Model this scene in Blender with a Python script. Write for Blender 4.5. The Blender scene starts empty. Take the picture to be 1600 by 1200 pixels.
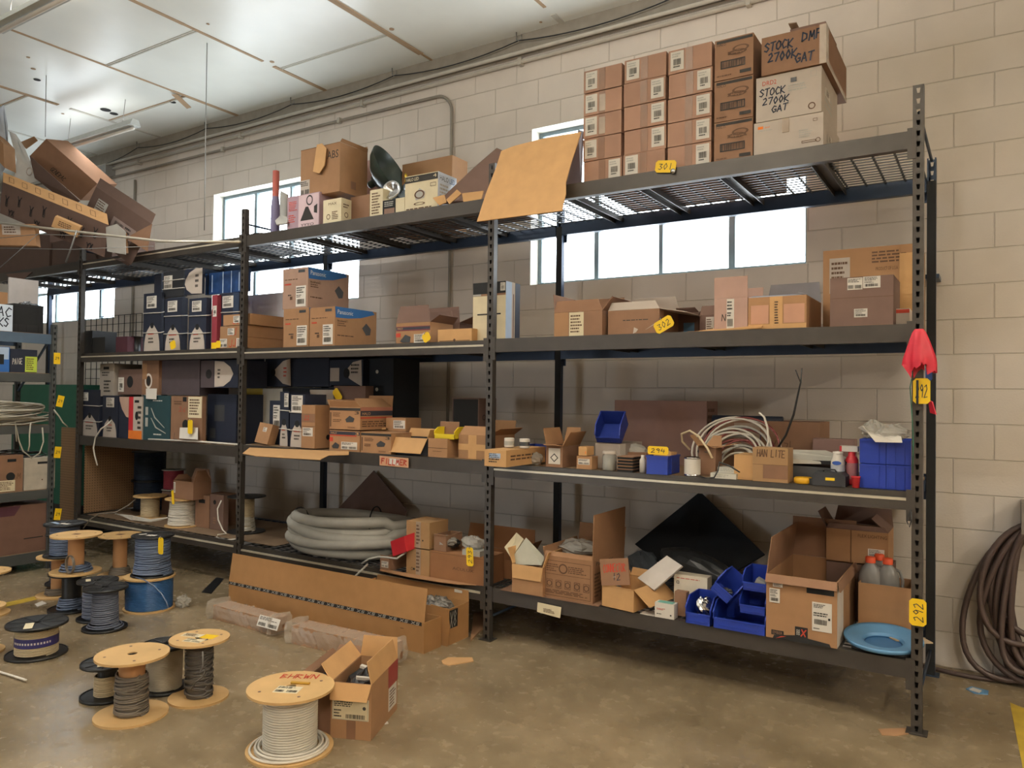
import bpy, math, random
import numpy as np
from mathutils import Vector, Matrix, Euler
random.seed(7)
scene = bpy.context.scene
COL = scene.collection

# ------------------------------------------------------------------ camera
CF, CH = 1193.19, 1.5499
_yaw, _pit, _rol = (math.radians(a) for a in (32.2812, .9528, .6928))
FW = Vector((-math.sin(_yaw)*math.cos(_pit), math.cos(_yaw)*math.cos(_pit), math.sin(_pit)))
_R = Vector((math.cos(_yaw), math.sin(_yaw), 0)); _U = _R.cross(FW)
RT = _R*math.cos(_rol)+_U*math.sin(_rol); UP = -_R*math.sin(_rol)+_U*math.cos(_rol)
CAM = Vector((0, 0, CH))
cd = bpy.data.cameras.new('camera'); cd.sensor_width = 36; cd.lens = CF*36/1600
cd.clip_start = .05; cd.clip_end = 200
cam = bpy.data.objects.new('camera', cd); COL.objects.link(cam)
cam.matrix_world = Matrix(((RT.x, UP.x, -FW.x, 0), (RT.y, UP.y, -FW.y, 0), (RT.z, UP.z, -FW.z, CH), (0, 0, 0, 1)))
scene.camera = cam

# ------------------------------------------------------------------ world, exposure
vs = scene.view_settings
vs.view_transform = 'Standard'; vs.look = 'None'; vs.gamma = 1; vs.use_curve_mapping = False
vs.exposure = 0.06
w = bpy.data.worlds.new('sky'); scene.world = w; w.use_nodes = True
bg = w.node_tree.nodes['Background']; bg.inputs[0].default_value = (.86, .94, 1.0, 1); bg.inputs[1].default_value = 10.5
scene.cycles.max_bounces = 7; scene.cycles.diffuse_bounces = 4; scene.cycles.glossy_bounces = 3
scene.cycles.transparent_max_bounces = 12; scene.cycles.caustics_reflective = False; scene.cycles.caustics_refractive = False
scene.cycles.sample_clamp_indirect = 6; scene.cycles.blur_glossy = 1.0
try: scene.cycles.use_denoising = True
except Exception: pass

CEIL = 4.42
def area(name, loc, size, power, color, portal=False, rot=(0, 0, 0)):
    l = bpy.data.lights.new(name, 'AREA'); l.shape = 'RECTANGLE'; l.size, l.size_y = size
    l.energy = power; l.color = color
    if portal: l.cycles.is_portal = True
    o = bpy.data.objects.new(name, l); COL.objects.link(o); o.location = loc; o.rotation_euler = rot
    return o
WARM = (1.0, .88, .72)
COOL = (.86, .94, 1.0)
LAMPH = (4.05, 3.5, 3.5, 3.6, 4.13, 4.13)  # unseen lamps are hung lower to spread light over the ceiling
LAMPS = [(1.6, -2.4, 150, WARM, 'y'), (-1.8, 1.6, 26, (1, .90, .78), 'x'), (-6.3, .4, 34, (1, .92, .82), 'x'),
         (3.6, 1.6, 95, WARM, 'y'), (-5.35, 2.6, 46, (1, .96, .9), 'x'), (-7.75, 4.25, 6, (1, .97, .92), 'x')]  # unseen lamps over the open floor and far right are added light
for i_, (lx, ly, pw, c, ax) in enumerate(LAMPS):
    hz = LAMPH[i_]
    area('ceiling_lamp_light', (lx, ly, hz-.07), (1.3, .16) if ax == 'x' else (.16, 1.3), pw, c)
    area('added_ceiling_uplight', (lx, ly, hz+.09), (1.3, .12) if ax == 'x' else (.12, 1.3), (280, 200, 15, 220, 3, 1.0)[i_], c, rot=(math.pi, 0, 0))  # upward light added on each fixture to brighten the ceiling
WIN = [(-3.1075, -1.024, 2.43, 3.677), (-7.07, -4.94, 2.43, 3.677), (-11.0, -8.9, 2.43, 3.677)]
YW = 5.165
for x0, x1, z0, z1 in WIN:
    area('window_portal', ((x0+x1)/2, YW+.19, (z0+z1)/2), (x1-x0, z1-z0), 1, (1, 1, 1), True, (-math.pi/2, 0, 0))
# unseen doorway behind the camera on the left, sized for cool daylight fill
area('door_portal', (-7.0, -5.95, 1.1), (1.6, 2.1), 1, (1, 1, 1), True, (math.pi/2, 0, 0))

# ------------------------------------------------------------------ picture measurements -> places
def at(u, v, x=None, y=None, z=None):
    d = FW + RT*((u-800)/CF) + UP*((600-v)/CF)
    if x is not None: k = x/d.x
    elif y is not None: k = y/d.y
    else: k = (z-CH)/d.z
    return CAM + d*k
def pxl(p):
    v = Vector(p)-CAM; d = v.dot(FW)
    return 800+CF*v.dot(RT)/d, 600-CF*v.dot(UP)/d

# ------------------------------------------------------------------ materials
def srgb(h):
    if isinstance(h, str):
        h = h.lstrip('#'); c = [int(h[i:i+2], 16)/255 for i in (0, 2, 4)]
    else: c = h
    return tuple((v/12.92 if v <= .04045 else ((v+.055)/1.055)**2.4) for v in c)+(1,)
MATS = {}
def mat(name, color, rough=.6, metal=0, noise=.06, scale=12, bump=0, spec=.5, alpha=1, trans=0, coat=0, rnd=0):
    if name in MATS: return MATS[name]
    m = bpy.data.materials.new(name); m.use_nodes = True; MATS[name] = m
    nt = m.node_tree; b = nt.nodes['Principled BSDF']
    c = srgb(color)
    b.inputs['Roughness'].default_value = rough; b.inputs['Metallic'].default_value = metal
    b.inputs['Specular IOR Level'].default_value = spec
    if coat: b.inputs['Coat Weight'].default_value = coat; b.inputs['Coat Roughness'].default_value = .15
    if trans: b.inputs['Transmission Weight'].default_value = trans
    if alpha < 1: b.inputs['Alpha'].default_value = alpha
    tc = nt.nodes.new('ShaderNodeTexCoord')
    n = nt.nodes.new('ShaderNodeTexNoise'); n.inputs['Scale'].default_value = scale; n.inputs['Detail'].default_value = 4
    nt.links.new(tc.outputs['Object'], n.inputs['Vector'])
    r = nt.nodes.new('ShaderNodeMapRange'); r.inputs[1].default_value = .3; r.inputs[2].default_value = .7
    r.inputs[3].default_value = 1-noise; r.inputs[4].default_value = 1+noise
    nt.links.new(n.outputs[0], r.inputs[0])
    mx = nt.nodes.new('ShaderNodeVectorMath'); mx.operation = 'SCALE'; mx.inputs[0].default_value = c[:3]
    nt.links.new(r.outputs[0], mx.inputs['Scale'])
    out = mx.outputs[0]
    if rnd:
        oi = nt.nodes.new('ShaderNodeObjectInfo')
        r2 = nt.nodes.new('ShaderNodeMapRange'); r2.inputs[3].default_value = 1-rnd; r2.inputs[4].default_value = 1+rnd
        nt.links.new(oi.outputs['Random'], r2.inputs[0])
        m2 = nt.nodes.new('ShaderNodeVectorMath'); m2.operation = 'SCALE'
        nt.links.new(out, m2.inputs[0]); nt.links.new(r2.outputs[0], m2.inputs['Scale']); out = m2.outputs[0]
    nt.links.new(out, b.inputs['Base Color'])
    if bump:
        bp = nt.nodes.new('ShaderNodeBump'); bp.inputs['Strength'].default_value = bump; bp.inputs['Distance'].default_value = .01
        nt.links.new(n.outputs[0], bp.inputs['Height']); nt.links.new(bp.outputs[0], b.inputs['Normal'])
    return m
KR = mat('kraft_cardboard', '#9f7855', .85, rnd=.10)
KL = mat('light_kraft_cardboard', '#c59a68', .85, rnd=.06)
KD = mat('brown_cardboard', '#87654d', .85, rnd=.10)
KT = mat('top_carton_cardboard', '#9e7a66', .85, rnd=.10)
KP = mat('dull_brown_cardboard', '#6d554b', .85, rnd=.08)
INK = mat('dark_ink', '#2a2724', .8)
INKR = mat('red_ink', '#b8402c', .8)
INKB = mat('brown_ink', '#5a3f2b', .8)
INKO = mat('orange_ink', '#e07828', .8)
MRK = mat('marker_ink', '#1d2638', .7)
WH = mat('white_paper', '#d6d0c6', .7, noise=.03)
WB = mat('white_carton', '#b9ada1', .75, noise=.04, rnd=.04)
CREAM = mat('cream_paper', '#dccfae', .75)
TAPE = mat('packing_tape_brown', '#7c5b45', .35, noise=.08)
CTAPE = mat('shiny_clear_tape', '#a39180', .15, noise=.1)
YEL = mat('yellow_tag_plastic', '#f2c81c', .5, noise=.03)
BLUE = mat('blue_bin_plastic', '#1b3596', .42, noise=.05)
BLUED = mat('dark_blue_plastic', '#1d2f7a', .4)
NAVY = mat('navy_carton', '#1a2133', .6, noise=.08, rnd=.1)
PBLUE = mat('printed_blue', '#1f5c96', .6)
BLK = mat('black_plastic', '#191a1c', .45, noise=.08)
BLKM = mat('matt_black', '#141516', .8)
DGREY = mat('dark_grey_plastic', '#3a3b3d', .5)
GREY = mat('light_grey_plastic', '#a9a79f', .5)
STEEL = mat('rack_grey_steel', '#443f3a', .42, metal=.35, noise=.1)
STEELB = mat('rack_dark_blue_steel', '#2b3a50', .4, metal=.3, noise=.1)
STRIP = mat('pale_edge', '#c9c0ac', .35, metal=.3, noise=.1)  # pale strip along the step of the front beams
GALV = mat('galvanised_wire', '#8f8f8c', .4, metal=.6)
PIPEW = mat('painted_conduit', '#b9b4a8', .5)
WOOD = mat('spool_plywood', '#cba670', .65, noise=.12, scale=6)
PART = mat('particle_board', '#8a6f52', .8, noise=.15, scale=30)
PEG = mat('pegboard_brown', '#9a7a54', .75)
RED = mat('red_plastic', '#c22a33', .45)
REDB = mat('red_bag', '#cf2a3e', .4, noise=.15, bump=.3)
GREEN = mat('green_paint', '#1f5a45', .6)
LGREEN = mat('shade_green_enamel', '#2d3b36', .3)
CONDG = mat('grey_flexible_conduit', '#a6a399', .55, noise=.06)
HOSE = mat('brown_rubber_hose', '#4a3b36', .5, noise=.1)
WIREW = mat('white_cable', '#d9d3c6', .5)
WIREG = mat('grey_cable', '#6f675d', .55)
WIREB = mat('blue_grey_cable', '#64728c', .5)
WIREC = mat('cream_cable', '#c9b795', .55)
WIRED = mat('dark_blue_cable', '#26364e', .5)
CHROME = mat('chrome', '#c8c8c8', .2, metal=1)
BRASS = mat('brass', '#b99a3c', .3, metal=1)
YBIN = mat('yellow_bin_plastic', '#e8d02a', .5)
LBLUE = mat('light_blue_plastic', '#5e8fb8', .45)
SKYB = mat('pale_blue_card', '#a9bdd6', .7)
PURP = mat('mauve_carton', '#a58a94', .75)
TEAL = mat('teal_carton', '#1f3f45', .6)
GBLK = mat('black_felt_board', '#161c24', .85)

def clear_mat(name, color, amount, rough=.25, bump=.6):
    m = bpy.data.materials.new(name); m.use_nodes = True; nt = m.node_tree
    b = nt.nodes['Principled BSDF']; b.inputs['Base Color'].default_value = srgb(color); b.inputs['Roughness'].default_value = rough
    t = nt.nodes.new('ShaderNodeBsdfTransparent'); mx = nt.nodes.new('ShaderNodeMixShader')
    mx.inputs[0].default_value = amount
    nt.links.new(t.outputs[0], mx.inputs[1]); nt.links.new(b.outputs[0], mx.inputs[2])
    nt.links.new(mx.outputs[0], nt.nodes['Material Output'].inputs[0])
    n = nt.nodes.new('ShaderNodeTexNoise'); n.inputs['Scale'].default_value = 45
    bp = nt.nodes.new('ShaderNodeBump'); bp.inputs['Strength'].default_value = bump
    nt.links.new(n.outputs[0], bp.inputs['Height']); nt.links.new(bp.outputs[0], b.inputs['Normal'])
    MATS[name] = m; return m
BAG = clear_mat('clear_plastic_bag', '#c9c6bd', .5)
WRAP = clear_mat('stretch_wrap', '#d8cdbd', .35, .18)
GLASS = clear_mat('window_glass', '#e8f2f5', .12, .1, .05)
JARM = clear_mat('jar_plastic', '#b9b8b0', .45, .15, .1)

# ------------------------------------------------------------------ mesh builder
class MB:
    def __init__(s): s.v = []; s.f = []; s.m = []; s.mats = []; s.sm = []; s.M = Matrix()
    def mi(s, m):
        if m not in s.mats: s.mats.append(m)
        return s.mats.index(m)
    def add(s, vs, fs, m, smooth=False):
        b = len(s.v); s.v += [tuple(s.M @ Vector(p)) for p in vs]
        k = s.mi(m)
        for f in fs: s.f.append([b+i for i in f]); s.m.append(k); s.sm.append(smooth)
    def box(s, x0, y0, z0, x1, y1, z1, m):
        s.add([(x0,y0,z0),(x1,y0,z0),(x1,y1,z0),(x0,y1,z0),(x0,y0,z1),(x1,y0,z1),(x1,y1,z1),(x0,y1,z1)],
              [(0,3,2,1),(4,5,6,7),(0,1,5,4),(1,2,6,5),(2,3,7,6),(3,0,4,7)], m)
    def plate(s, pts, vec, m):
        pts = [Vector(p) for p in pts]; vec = Vector(vec); n = len(pts)
        q = pts+[p+vec for p in pts]
        nrm = Vector((0,0,0))
        for i in range(1, n-1): nrm += (pts[i]-pts[0]).cross(pts[i+1]-pts[0])
        if nrm.dot(vec) > 0: fs = [tuple(range(n-1,-1,-1)), tuple(range(n,2*n))]+[(i,(i+1)%n,(i+1)%n+n,i+n) for i in range(n)]
        else: fs = [tuple(range(n)), tuple(range(2*n-1,n-1,-1))]+[(i,i+n,(i+1)%n+n,(i+1)%n) for i in range(n)]
        s.add(q, fs, m)
    def sheet(s, pts, t, m):
        pts = [Vector(p) for p in pts]
        n = Vector((0,0,0))
        for i in range(1, len(pts)-1): n += (pts[i]-pts[0]).cross(pts[i+1]-pts[0])
        n.normalize()
        if n.dot(CAM-pts[0]) > 0: n = -n
        s.plate(pts, n*t, m)
    def tube(s, pts, r, m, seg=8, closed=False, caps=True):
        pts = [Vector(p) for p in pts]; n = len(pts); rings = []
        t0 = (pts[1]-pts[0]).normalized()
        a = t0.orthogonal().normalized()
        for i in range(n):
            if closed: t = (pts[(i+1)%n]-pts[i-1])
            else: t = pts[min(i+1,n-1)]-pts[max(i-1,0)]
            if t.length < 1e-9: t = t0
            t.normalize(); a = (a-t*a.dot(t))
            if a.length < 1e-6: a = t.orthogonal()
            a.normalize(); b = t.cross(a)
            rr = r[i] if isinstance(r, (list, tuple)) else r
            rings.append([pts[i]+a*math.cos(2*math.pi*k/seg)*rr+b*math.sin(2*math.pi*k/seg)*rr for k in range(seg)])
        vs = [p for q in rings for p in q]; fs = []
        for i in range(n if closed else n-1):
            j = (i+1) % n
            for k in range(seg):
                l = (k+1) % seg
                fs.append((i*seg+k, i*seg+l, j*seg+l, j*seg+k))
        if not closed and caps: fs += [tuple(range(seg-1,-1,-1)), tuple((n-1)*seg+k for k in range(seg))]
        s.add(vs, fs, m, True)
    def lathe(s, prof, m, seg=32, c=(0,0,0), smooth=True):
        vs = []; fs = []; n = len(prof)
        for r, z in prof:
            for k in range(seg):
                a = 2*math.pi*k/seg; vs.append((c[0]+r*math.cos(a), c[1]+r*math.sin(a), c[2]+z))
        for i in range(n-1):
            for k in range(seg):
                l = (k+1) % seg; fs.append((i*seg+k, i*seg+l, (i+1)*seg+l, (i+1)*seg+k))
        s.add(vs, fs, m, smooth)
    def disc(s, c, r, h, m, seg=40, hole=0):
        x, y, z = c
        if hole: s.lathe([(hole,0),(r,0),(r,h),(hole,h),(hole,0)], m, seg, c, False)
        else:
            vs = [(x+r*math.cos(2*math.pi*k/seg), y+r*math.sin(2*math.pi*k/seg), z+q) for q in (0,h) for k in range(seg)]
            s.add(vs, [tuple(range(seg-1,-1,-1)), tuple(range(seg,2*seg))]+[(k,(k+1)%seg,(k+1)%seg+seg,k+seg) for k in range(seg)], m)
    def build(s, name, parent=None, loc=None, rot=None):
        me = bpy.data.meshes.new(name); me.from_pydata(s.v, [], s.f)
        for m in s.mats: me.materials.append(m)
        me.polygons.foreach_set('material_index', s.m); me.polygons.foreach_set('use_smooth', s.sm); me.update()
        o = bpy.data.objects.new(name, me); COL.objects.link(o)
        if parent: o.parent = parent
        if loc is not None: o.location = loc
        if rot is not None: o.rotation_euler = rot
        return o
def tag(o, label=None, cat=None, group=None, kind=None):
    if label: o['label'] = label
    if cat: o['category'] = cat
    if group: o['group'] = group
    if kind: o['kind'] = kind
    return o
def empty(name, loc, label=None, cat=None, group=None, rot=(0,0,0)):
    o = bpy.data.objects.new(name, None); COL.objects.link(o); o.location = loc; o.rotation_euler = rot
    return tag(o, label, cat, group)
def struct(o): o['kind'] = 'structure'; return o

# ------------------------------------------------------------------ lettering
_tc = {}
def text_mesh(st):
    if st not in _tc:
        cu = bpy.data.curves.new('lettering', 'FONT'); cu.body = st; cu.resolution_u = 2
        ob = bpy.data.objects.new('lettering', cu); COL.objects.link(ob)
        bpy.context.view_layer.update()
        me = bpy.data.meshes.new_from_object(ob.evaluated_get(bpy.context.evaluated_depsgraph_get()))
        vs = [v.co.copy() for v in me.vertices]; fs = [tuple(p.vertices) for p in me.polygons]
        bpy.data.objects.remove(ob); bpy.data.curves.remove(cu); bpy.data.meshes.remove(me)
        x0 = min(v.x for v in vs); x1 = max(v.x for v in vs); y0 = min(v.y for v in vs); y1 = max(v.y for v in vs)
        _tc[st] = ([((v.x-x0)/(x1-x0), (v.y-y0)/(y1-y0)) for v in vs], fs)
    return _tc[st]
HF = {'A':[[(0,0),(2,6),(4,0)],[(1,2),(3.3,2.2)]],'B':[[(0,0),(0,6),(3,5),(0,3.2),(3.6,1.5),(0,0)]],'C':[[(4,5),(2,6),(0,3),(1.6,0),(4,.8)]],
 'D':[[(.3,0),(.3,6),(3.4,4.4),(3.6,1.6),(.3,0)]],'E':[[(4,6),(0,6),(0,0),(4,0)],[(0,3),(3,3)]],'F':[[(4,6),(0,6),(0,0)],[(0,3.2),(3,3.2)]],
 'G':[[(4,5.2),(2,6),(0,3),(1.8,0),(4,1),(4,2.8),(2.4,2.6)]],'H':[[(0,0),(0,6)],[(4,0),(4,6)],[(0,3),(4,3)]],'I':[[(2,0),(2,6)]],
 'K':[[(0,0),(0,6)],[(4,6),(0,2.6),(4,0)]],'L':[[(0,6),(0,0),(3.6,0)]],'M':[[(0,0),(.6,6),(2,2),(3.4,6),(4,0)]],'N':[[(0,0),(0,6),(4,0),(4,6)]],
 'O':[[(2,6),(0,4),(.3,1),(2,0),(4,2),(3.6,5),(2,6)]],'P':[[(0,0),(0,6),(3.6,5),(3,3),(0,2.8)]],'R':[[(0,0),(0,6),(3.6,4.8),(0,3),(4,0)]],
 'S':[[(4,5),(2,6),(.2,4.6),(3.8,2),(2,0),(0,.8)]],'T':[[(0,5.8),(4.4,6.2)],[(2.2,6),(1.8,0)]],'U':[[(0,6),(.3,1),(2,0),(3.8,1),(4,6)]],
 'V':[[(0,6),(2,0),(4,6)]],'W':[[(0,6),(1,0),(2,4),(3,0),(4,6)]],'X':[[(0,0),(4,6)],[(0,6),(4,0)]],'Y':[[(0,6),(2,3),(4,6)],[(2,3),(2,0)]],
 '0':[[(2,6),(.2,3),(1.6,0),(3.8,3),(2,6)]],'1':[[(2,6),(2,0)]],'2':[[(.2,5),(2.4,6),(3.4,4),(0,0),(4,.4)]],'3':[[(0,5.6),(3.4,5.4),(1.4,3.2),(3.8,2),(2,0),(0,.8)]],
 '4':[[(1,6),(0,2.6),(4,2.6)],[(3,5),(3,0)]],'5':[[(3.8,6),(.6,6),(.4,3.4),(3.4,3),(3,.4),(0,.3)]],'7':[[(0,5.6),(4,6),(1.6,0)]],
 '8':[[(2,3.2),(.4,4.6),(2,6),(3.6,4.6),(2,3.2),(.2,1.5),(2,0),(3.8,1.5),(2,3.2)]],'9':[[(3.6,4.4),(2,6),(.3,4.4),(2,3),(3.6,4.4),(3,0)]],'-':[[(0,3),(3.5,3)]],
 ' ':[],'#':[[(1,0),(1.6,6)],[(2.6,0),(3.2,6)],[(0,2),(4,2)],[(0,4),(4,4)]],'J':[[(3.6,6),(3,.6),(1.4,0),(0,1)]],'Z':[[(0,6),(4,6),(0,0),(4,0)]],'6':[[(3.4,6),(.6,3),(.6,.8),(2.6,0),(3.6,1.8),(.8,2.6)]]}
class Face:
    """a rectangle in space that takes print: origin, unit axes, size, outward normal"""
    def __init__(s, o, ux, uy, w, h): s.o = Vector(o); s.ux = Vector(ux).normalized(); s.uy = Vector(uy).normalized(); s.w = w; s.h = h; s.n = s.ux.cross(s.uy); s.k = 0
    def P(s, x, y, e=0): return s.o+s.ux*(x*s.w)+s.uy*(y*s.h)+s.n*e
def ink(mb, F, item, rng, base=0):
    F.k += 1; e = base+.0006+.00025*F.k
    k = item[0]
    def quad(x0, y0, x1, y1, m, e=e): mb.add([F.P(x0,y0,e),F.P(x1,y0,e),F.P(x1,y1,e),F.P(x0,y1,e)], [(0,1,2,3)], m)
    if k == 'rect': quad(*item[1:5], item[5])
    elif k == 'poly': mb.add([F.P(x,y,e) for x, y in item[1]], [tuple(range(len(item[1])))], item[2])
    elif k == 'circ' or k == 'ring':
        cx, cy, r, m = item[1:5]; n = 22; ry = item[5] if len(item) > 5 else r
        out = [F.P(cx,cy,e)+F.ux*(r*math.cos(2*math.pi*i/n))+F.uy*(ry*math.sin(2*math.pi*i/n)) for i in range(n)]
        if k == 'circ': mb.add(out, [tuple(range(n))], m)
        else:
            inn = [F.P(cx,cy,e)+(p-F.P(cx,cy,e))*.72 for p in out]
            mb.add(out+inn, [(i,(i+1)%n,(i+1)%n+n,i+n) for i in range(n)], m)
    elif k == 'txt':
        x0, y0, x1, y1, st, m = item[1:7]; V, Fs = text_mesh(st)
        mb.add([F.P(x0+(x1-x0)*a, y0+(y1-y0)*b, e) for a, b in V], Fs, m)
    elif k == 'hand':
        x0, y0, x1, y1, st, m = item[1:7]; th = item[7] if len(item) > 7 else .006
        n = len(st); cw = (x1-x0)/n
        for i, ch in enumerate(st):
            j = rng.uniform(-.06, .06)
            for pl in HF.get(ch.upper(), []):
                pp = [F.P(x0+cw*(i+.08+a/4*.74)+b/6*cw*.12, y0+(y1-y0)*(b/6+j), e) for a, b in pl]
                for p, q in zip(pp, pp[1:]):
                    d = (q-p)
                    if d.length < 1e-6: continue
                    d.normalize(); s = F.n.cross(d)*th/2; p2 = p-d*th*.35; q2 = q+d*th*.35
                    mb.add([p2-s, q2-s, q2+s, p2+s], [(0,1,2,3)], m)
    elif k == 'lines':
        x0, y0, x1, y1, n, m = item[1:7]
        for i in range(n):
            ya = y1-(y1-y0)*(i+.15)/n; yb = y1-(y1-y0)*(i+.65)/n; x = x0
            end = x0+(x1-x0)*rng.uniform(.6, 1)
            while x < end:
                l = (x1-x0)*rng.uniform(.06, .2); quad(x, yb, min(x+l, end), ya, m); x += l+(x1-x0)*.03
    elif k == 'bar':
        x0, y0, x1, y1, m = item[1:6]; x = x0
        while x < x1:
            l = (x1-x0)*rng.choice((.015,.03,.045)); quad(x, y0, min(x+l,x1), y1, m); x += l+(x1-x0)*rng.choice((.02,.03,.04))
    elif k == 'frame':
        x0, y0, x1, y1, m = item[1:6]; t = item[6] if len(item) > 6 else .004
        a, b = t/F.w, t/F.h
        quad(x0,y0,x1,y0+b,m); quad(x0,y1-b,x1,y1,m); quad(x0,y0+b,x0+a,y1-b,m); quad(x1-a,y0+b,x1,y1-b,m)
def box_face(k, w, d, h):
    return {'F': lambda: Face((0,0,0),(1,0,0),(0,0,1),w,h), 'R': lambda: Face((w,0,0),(0,1,0),(0,0,1),d,h),
            'L': lambda: Face((0,d,0),(0,-1,0),(0,0,1),d,h), 'B': lambda: Face((w,d,0),(-1,0,0),(0,0,1),w,h),
            'T': lambda: Face((0,0,h),(1,0,0),(0,1,0),w,d)}[k]()
def sticker(parent, F, x0, y0, x1, y1, style='ship', m=None, name=None, rng=random):
    mb = MB(); t = .0009+F.k*.0003; F.k += 1
    a, b, c, d = F.P(x0,y0), F.P(x1,y0), F.P(x1,y1), F.P(x0,y1)
    mb.plate([a,b,c,d], F.n*t, m or (TAPE if style == 'tape' else WH))
    G = Face(F.P(x0,y0), F.ux, F.uy, (x1-x0)*F.w, (y1-y0)*F.h)
    if style == 'ship':
        for it in [('lines',.08,.62,.9,.94,3,INK),('lines',.08,.42,.7,.58,2,INK),('bar',.12,.12,.85,.36,INK)]: ink(mb, G, it, rng, t)
    elif style == 'bar':
        for it in [('bar',.22,.28,.8,.6,INK),('lines',.22,.12,.75,.24,1,INK),('lines',.1,.66,.8,.9,2,GREY)]: ink(mb, G, it, rng, t)
    elif style == 'lines': ink(mb, G, ('lines',.1,.1,.9,.9,6,INKB), rng, t)
    elif style == 'wide':
        for it in [('lines',.05,.6,.95,.92,3,INK),('bar',.06,.1,.4,.4,INK),('bar',.52,.1,.94,.4,INK)]: ink(mb, G, it, rng, t)
    elif isinstance(style, list):
        for it in style: ink(mb, G, it, rng, t)
    return mb.build(name or ('packing_tape' if style == 'tape' else 'paper_label'), parent)

# ------------------------------------------------------------------ cartons
def crate(name, label, cat, loc, w, d, h, m=None, rot=(0,0,0), group=None, op=None, prints=(), lab=(), inner=None, fl=None, fm=None, seed=0, seam=True, fskew=.012):
    """carton with its front-left-bottom corner at loc; op = {side: flap angle from upright, outwards positive}"""
    m = m or KR; rng = random.Random(hash((round(loc[0],3), round(loc[1],3), seed)) & 0xffff)
    mb = MB(); t = .005
    if op is None:
        mb.box(0,0,0,w,d,h,m)
        if seam and w > .1:
            ink(mb, box_face('T',w,d,h), ('rect',0,.49,1,.51,INKB), rng)
    else:
        im = inner or m
        mb.box(0,0,0,w,d,t,m); mb.box(0,0,t,w,t,h,m); mb.box(0,d-t,t,w,d,h,m); mb.box(0,t,t,t,d-t,h,m); mb.box(w-t,t,t,w,d-t,h,m)
    faces = {}
    for p in prints:
        k = p[0]
        if k not in faces: faces[k] = box_face(k, w, d, h)
        ink(mb, faces[k], p[1:], rng)
    o = mb.build(name, None, loc, rot); tag(o, label, cat, group)
    for L in lab:
        k = L[0]
        if k not in faces: faces[k] = box_face(k, w, d, h)
        sticker(o, faces[k], *L[1:5], **(L[5] if len(L) > 5 else {}), rng=rng)
    if op:
        for k, ang in op.items():
            ln = (min(w,d)/2 if fl is None else fl)
            if isinstance(ang, tuple): ang, ln = ang
            a = math.radians(ang); up = math.cos(a); ou = math.sin(a); sk = fskew
            if k == 'F': A, B, D = Vector((0,0,h)), Vector((w,0,h)), Vector((0,-ou,up))
            elif k == 'B': A, B, D = Vector((w,d,h)), Vector((0,d,h)), Vector((0,ou,up))
            elif k == 'L': A, B, D = Vector((0,d,h)), Vector((0,0,h)), Vector((-ou,0,up))
            else: A, B, D = Vector((w,0,h)), Vector((w,d,h)), Vector((ou,0,up))
            e = (B-A).normalized(); n = e.cross(D)
            f = MB(); f.plate([A+D*.001, B+D*.001, B+D*ln-e*sk, A+D*ln+e*sk*.6], -n*.004, fm or m)
            f.build('flap', o)
    return o
def carton(label, z, y, uL, uR, vT, uD=None, d=.3, rz=0, name='cardboard_box', cat='box', **kw):
    """carton standing at height z whose front spans the picture columns uL..uR at depth y"""
    vb = pxl(((at(uR, vT, y=y).x), y, z))[1]; vm = (vT+vb)/2
    a, b = at(uL, vm, y=y), at(uR, vm, y=y)
    h = at((uL+uR)/2, vT, y=y).z-z-.0012
    if uD is not None: d = at(uD, vm, x=b.x).y-y
    w = b.x-a.x
    c, s = math.cos(rz), math.sin(rz)
    loc = (b.x-w*c, y-w*s, z+.0012)
    return crate(name, label, cat, loc, w, d, h, rot=(0,0,rz), **kw)
def hexa(name, label, cat, front, vec, m, parent=None, extra=()):
    """block from the four points of one face pushed back by vec"""
    front = [Vector(p) for p in front]; front[3] = front[0]+front[2]-front[1]
    c = sum((Vector(p) for p in front), Vector())/4
    mb = MB(); mb.plate([Vector(p)-c for p in front], vec, m)
    f = [Vector(p)-c for p in front]
    F = Face(f[3], f[2]-f[3], f[0]-f[3], (f[2]-f[3]).length, (f[0]-f[3]).length)
    if F.n.dot(CAM-c) < 0: F.n = -F.n
    rng = random.Random(len(label))
    for it in extra: ink(mb, F, it, rng)
    o = mb.build(name, parent, c); tag(o, label, cat); return o
def hand_number(parent, w, h, st, rot=False):
    pass
def tagcard(u, v, y, wpx, hpx, st, label, ang=0, m=None, name='inventory_tag', cat='tag', vert=False, ink_m=None, clip=True, group=None):
    c = at(u, v, y=y); k = (c-CAM).dot(FW)/CF; w, h = wpx*k, hpx*k
    mb = MB(); mb.M = Matrix.Rotation(math.radians(-ang), 4, 'Y')
    r = min(w,h)*.18
    pts = [(-w/2+r,0,-h/2),(w/2-r,0,-h/2),(w/2,0,-h/2+r),(w/2,0,h/2-r),(w/2-r,0,h/2),(-w/2+r,0,h/2),(-w/2,0,h/2-r),(-w/2,0,-h/2+r)]
    mb.plate(pts, (0,.0015,0), m or YEL)
    if vert: F = Face((w*.3,0,-h*.36),(0,0,1),(-1,0,0),h*.72,w*.55); F.n = Vector((0,-1,0))
    else: F = Face((-w*.36,0,-h*.25),(1,0,0),(0,0,1),w*.72,h*.5)
    if st: ink(mb, F, ('hand',0,0,1,1,st,ink_m or MRK,.0035), random.Random(3))
    o = mb.build(name, None, c); tag(o, label, cat, group)
    if clip:
        q = MB(); q.M = mb.M; q.tube([(0,-.002,h/2-.008),(0,-.006,h/2+.004),(0,.002,h/2+.012),(0,.006,h/2)], .0018, CHROME, 6)
        q.build('wire_loop', o)
    return o

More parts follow.
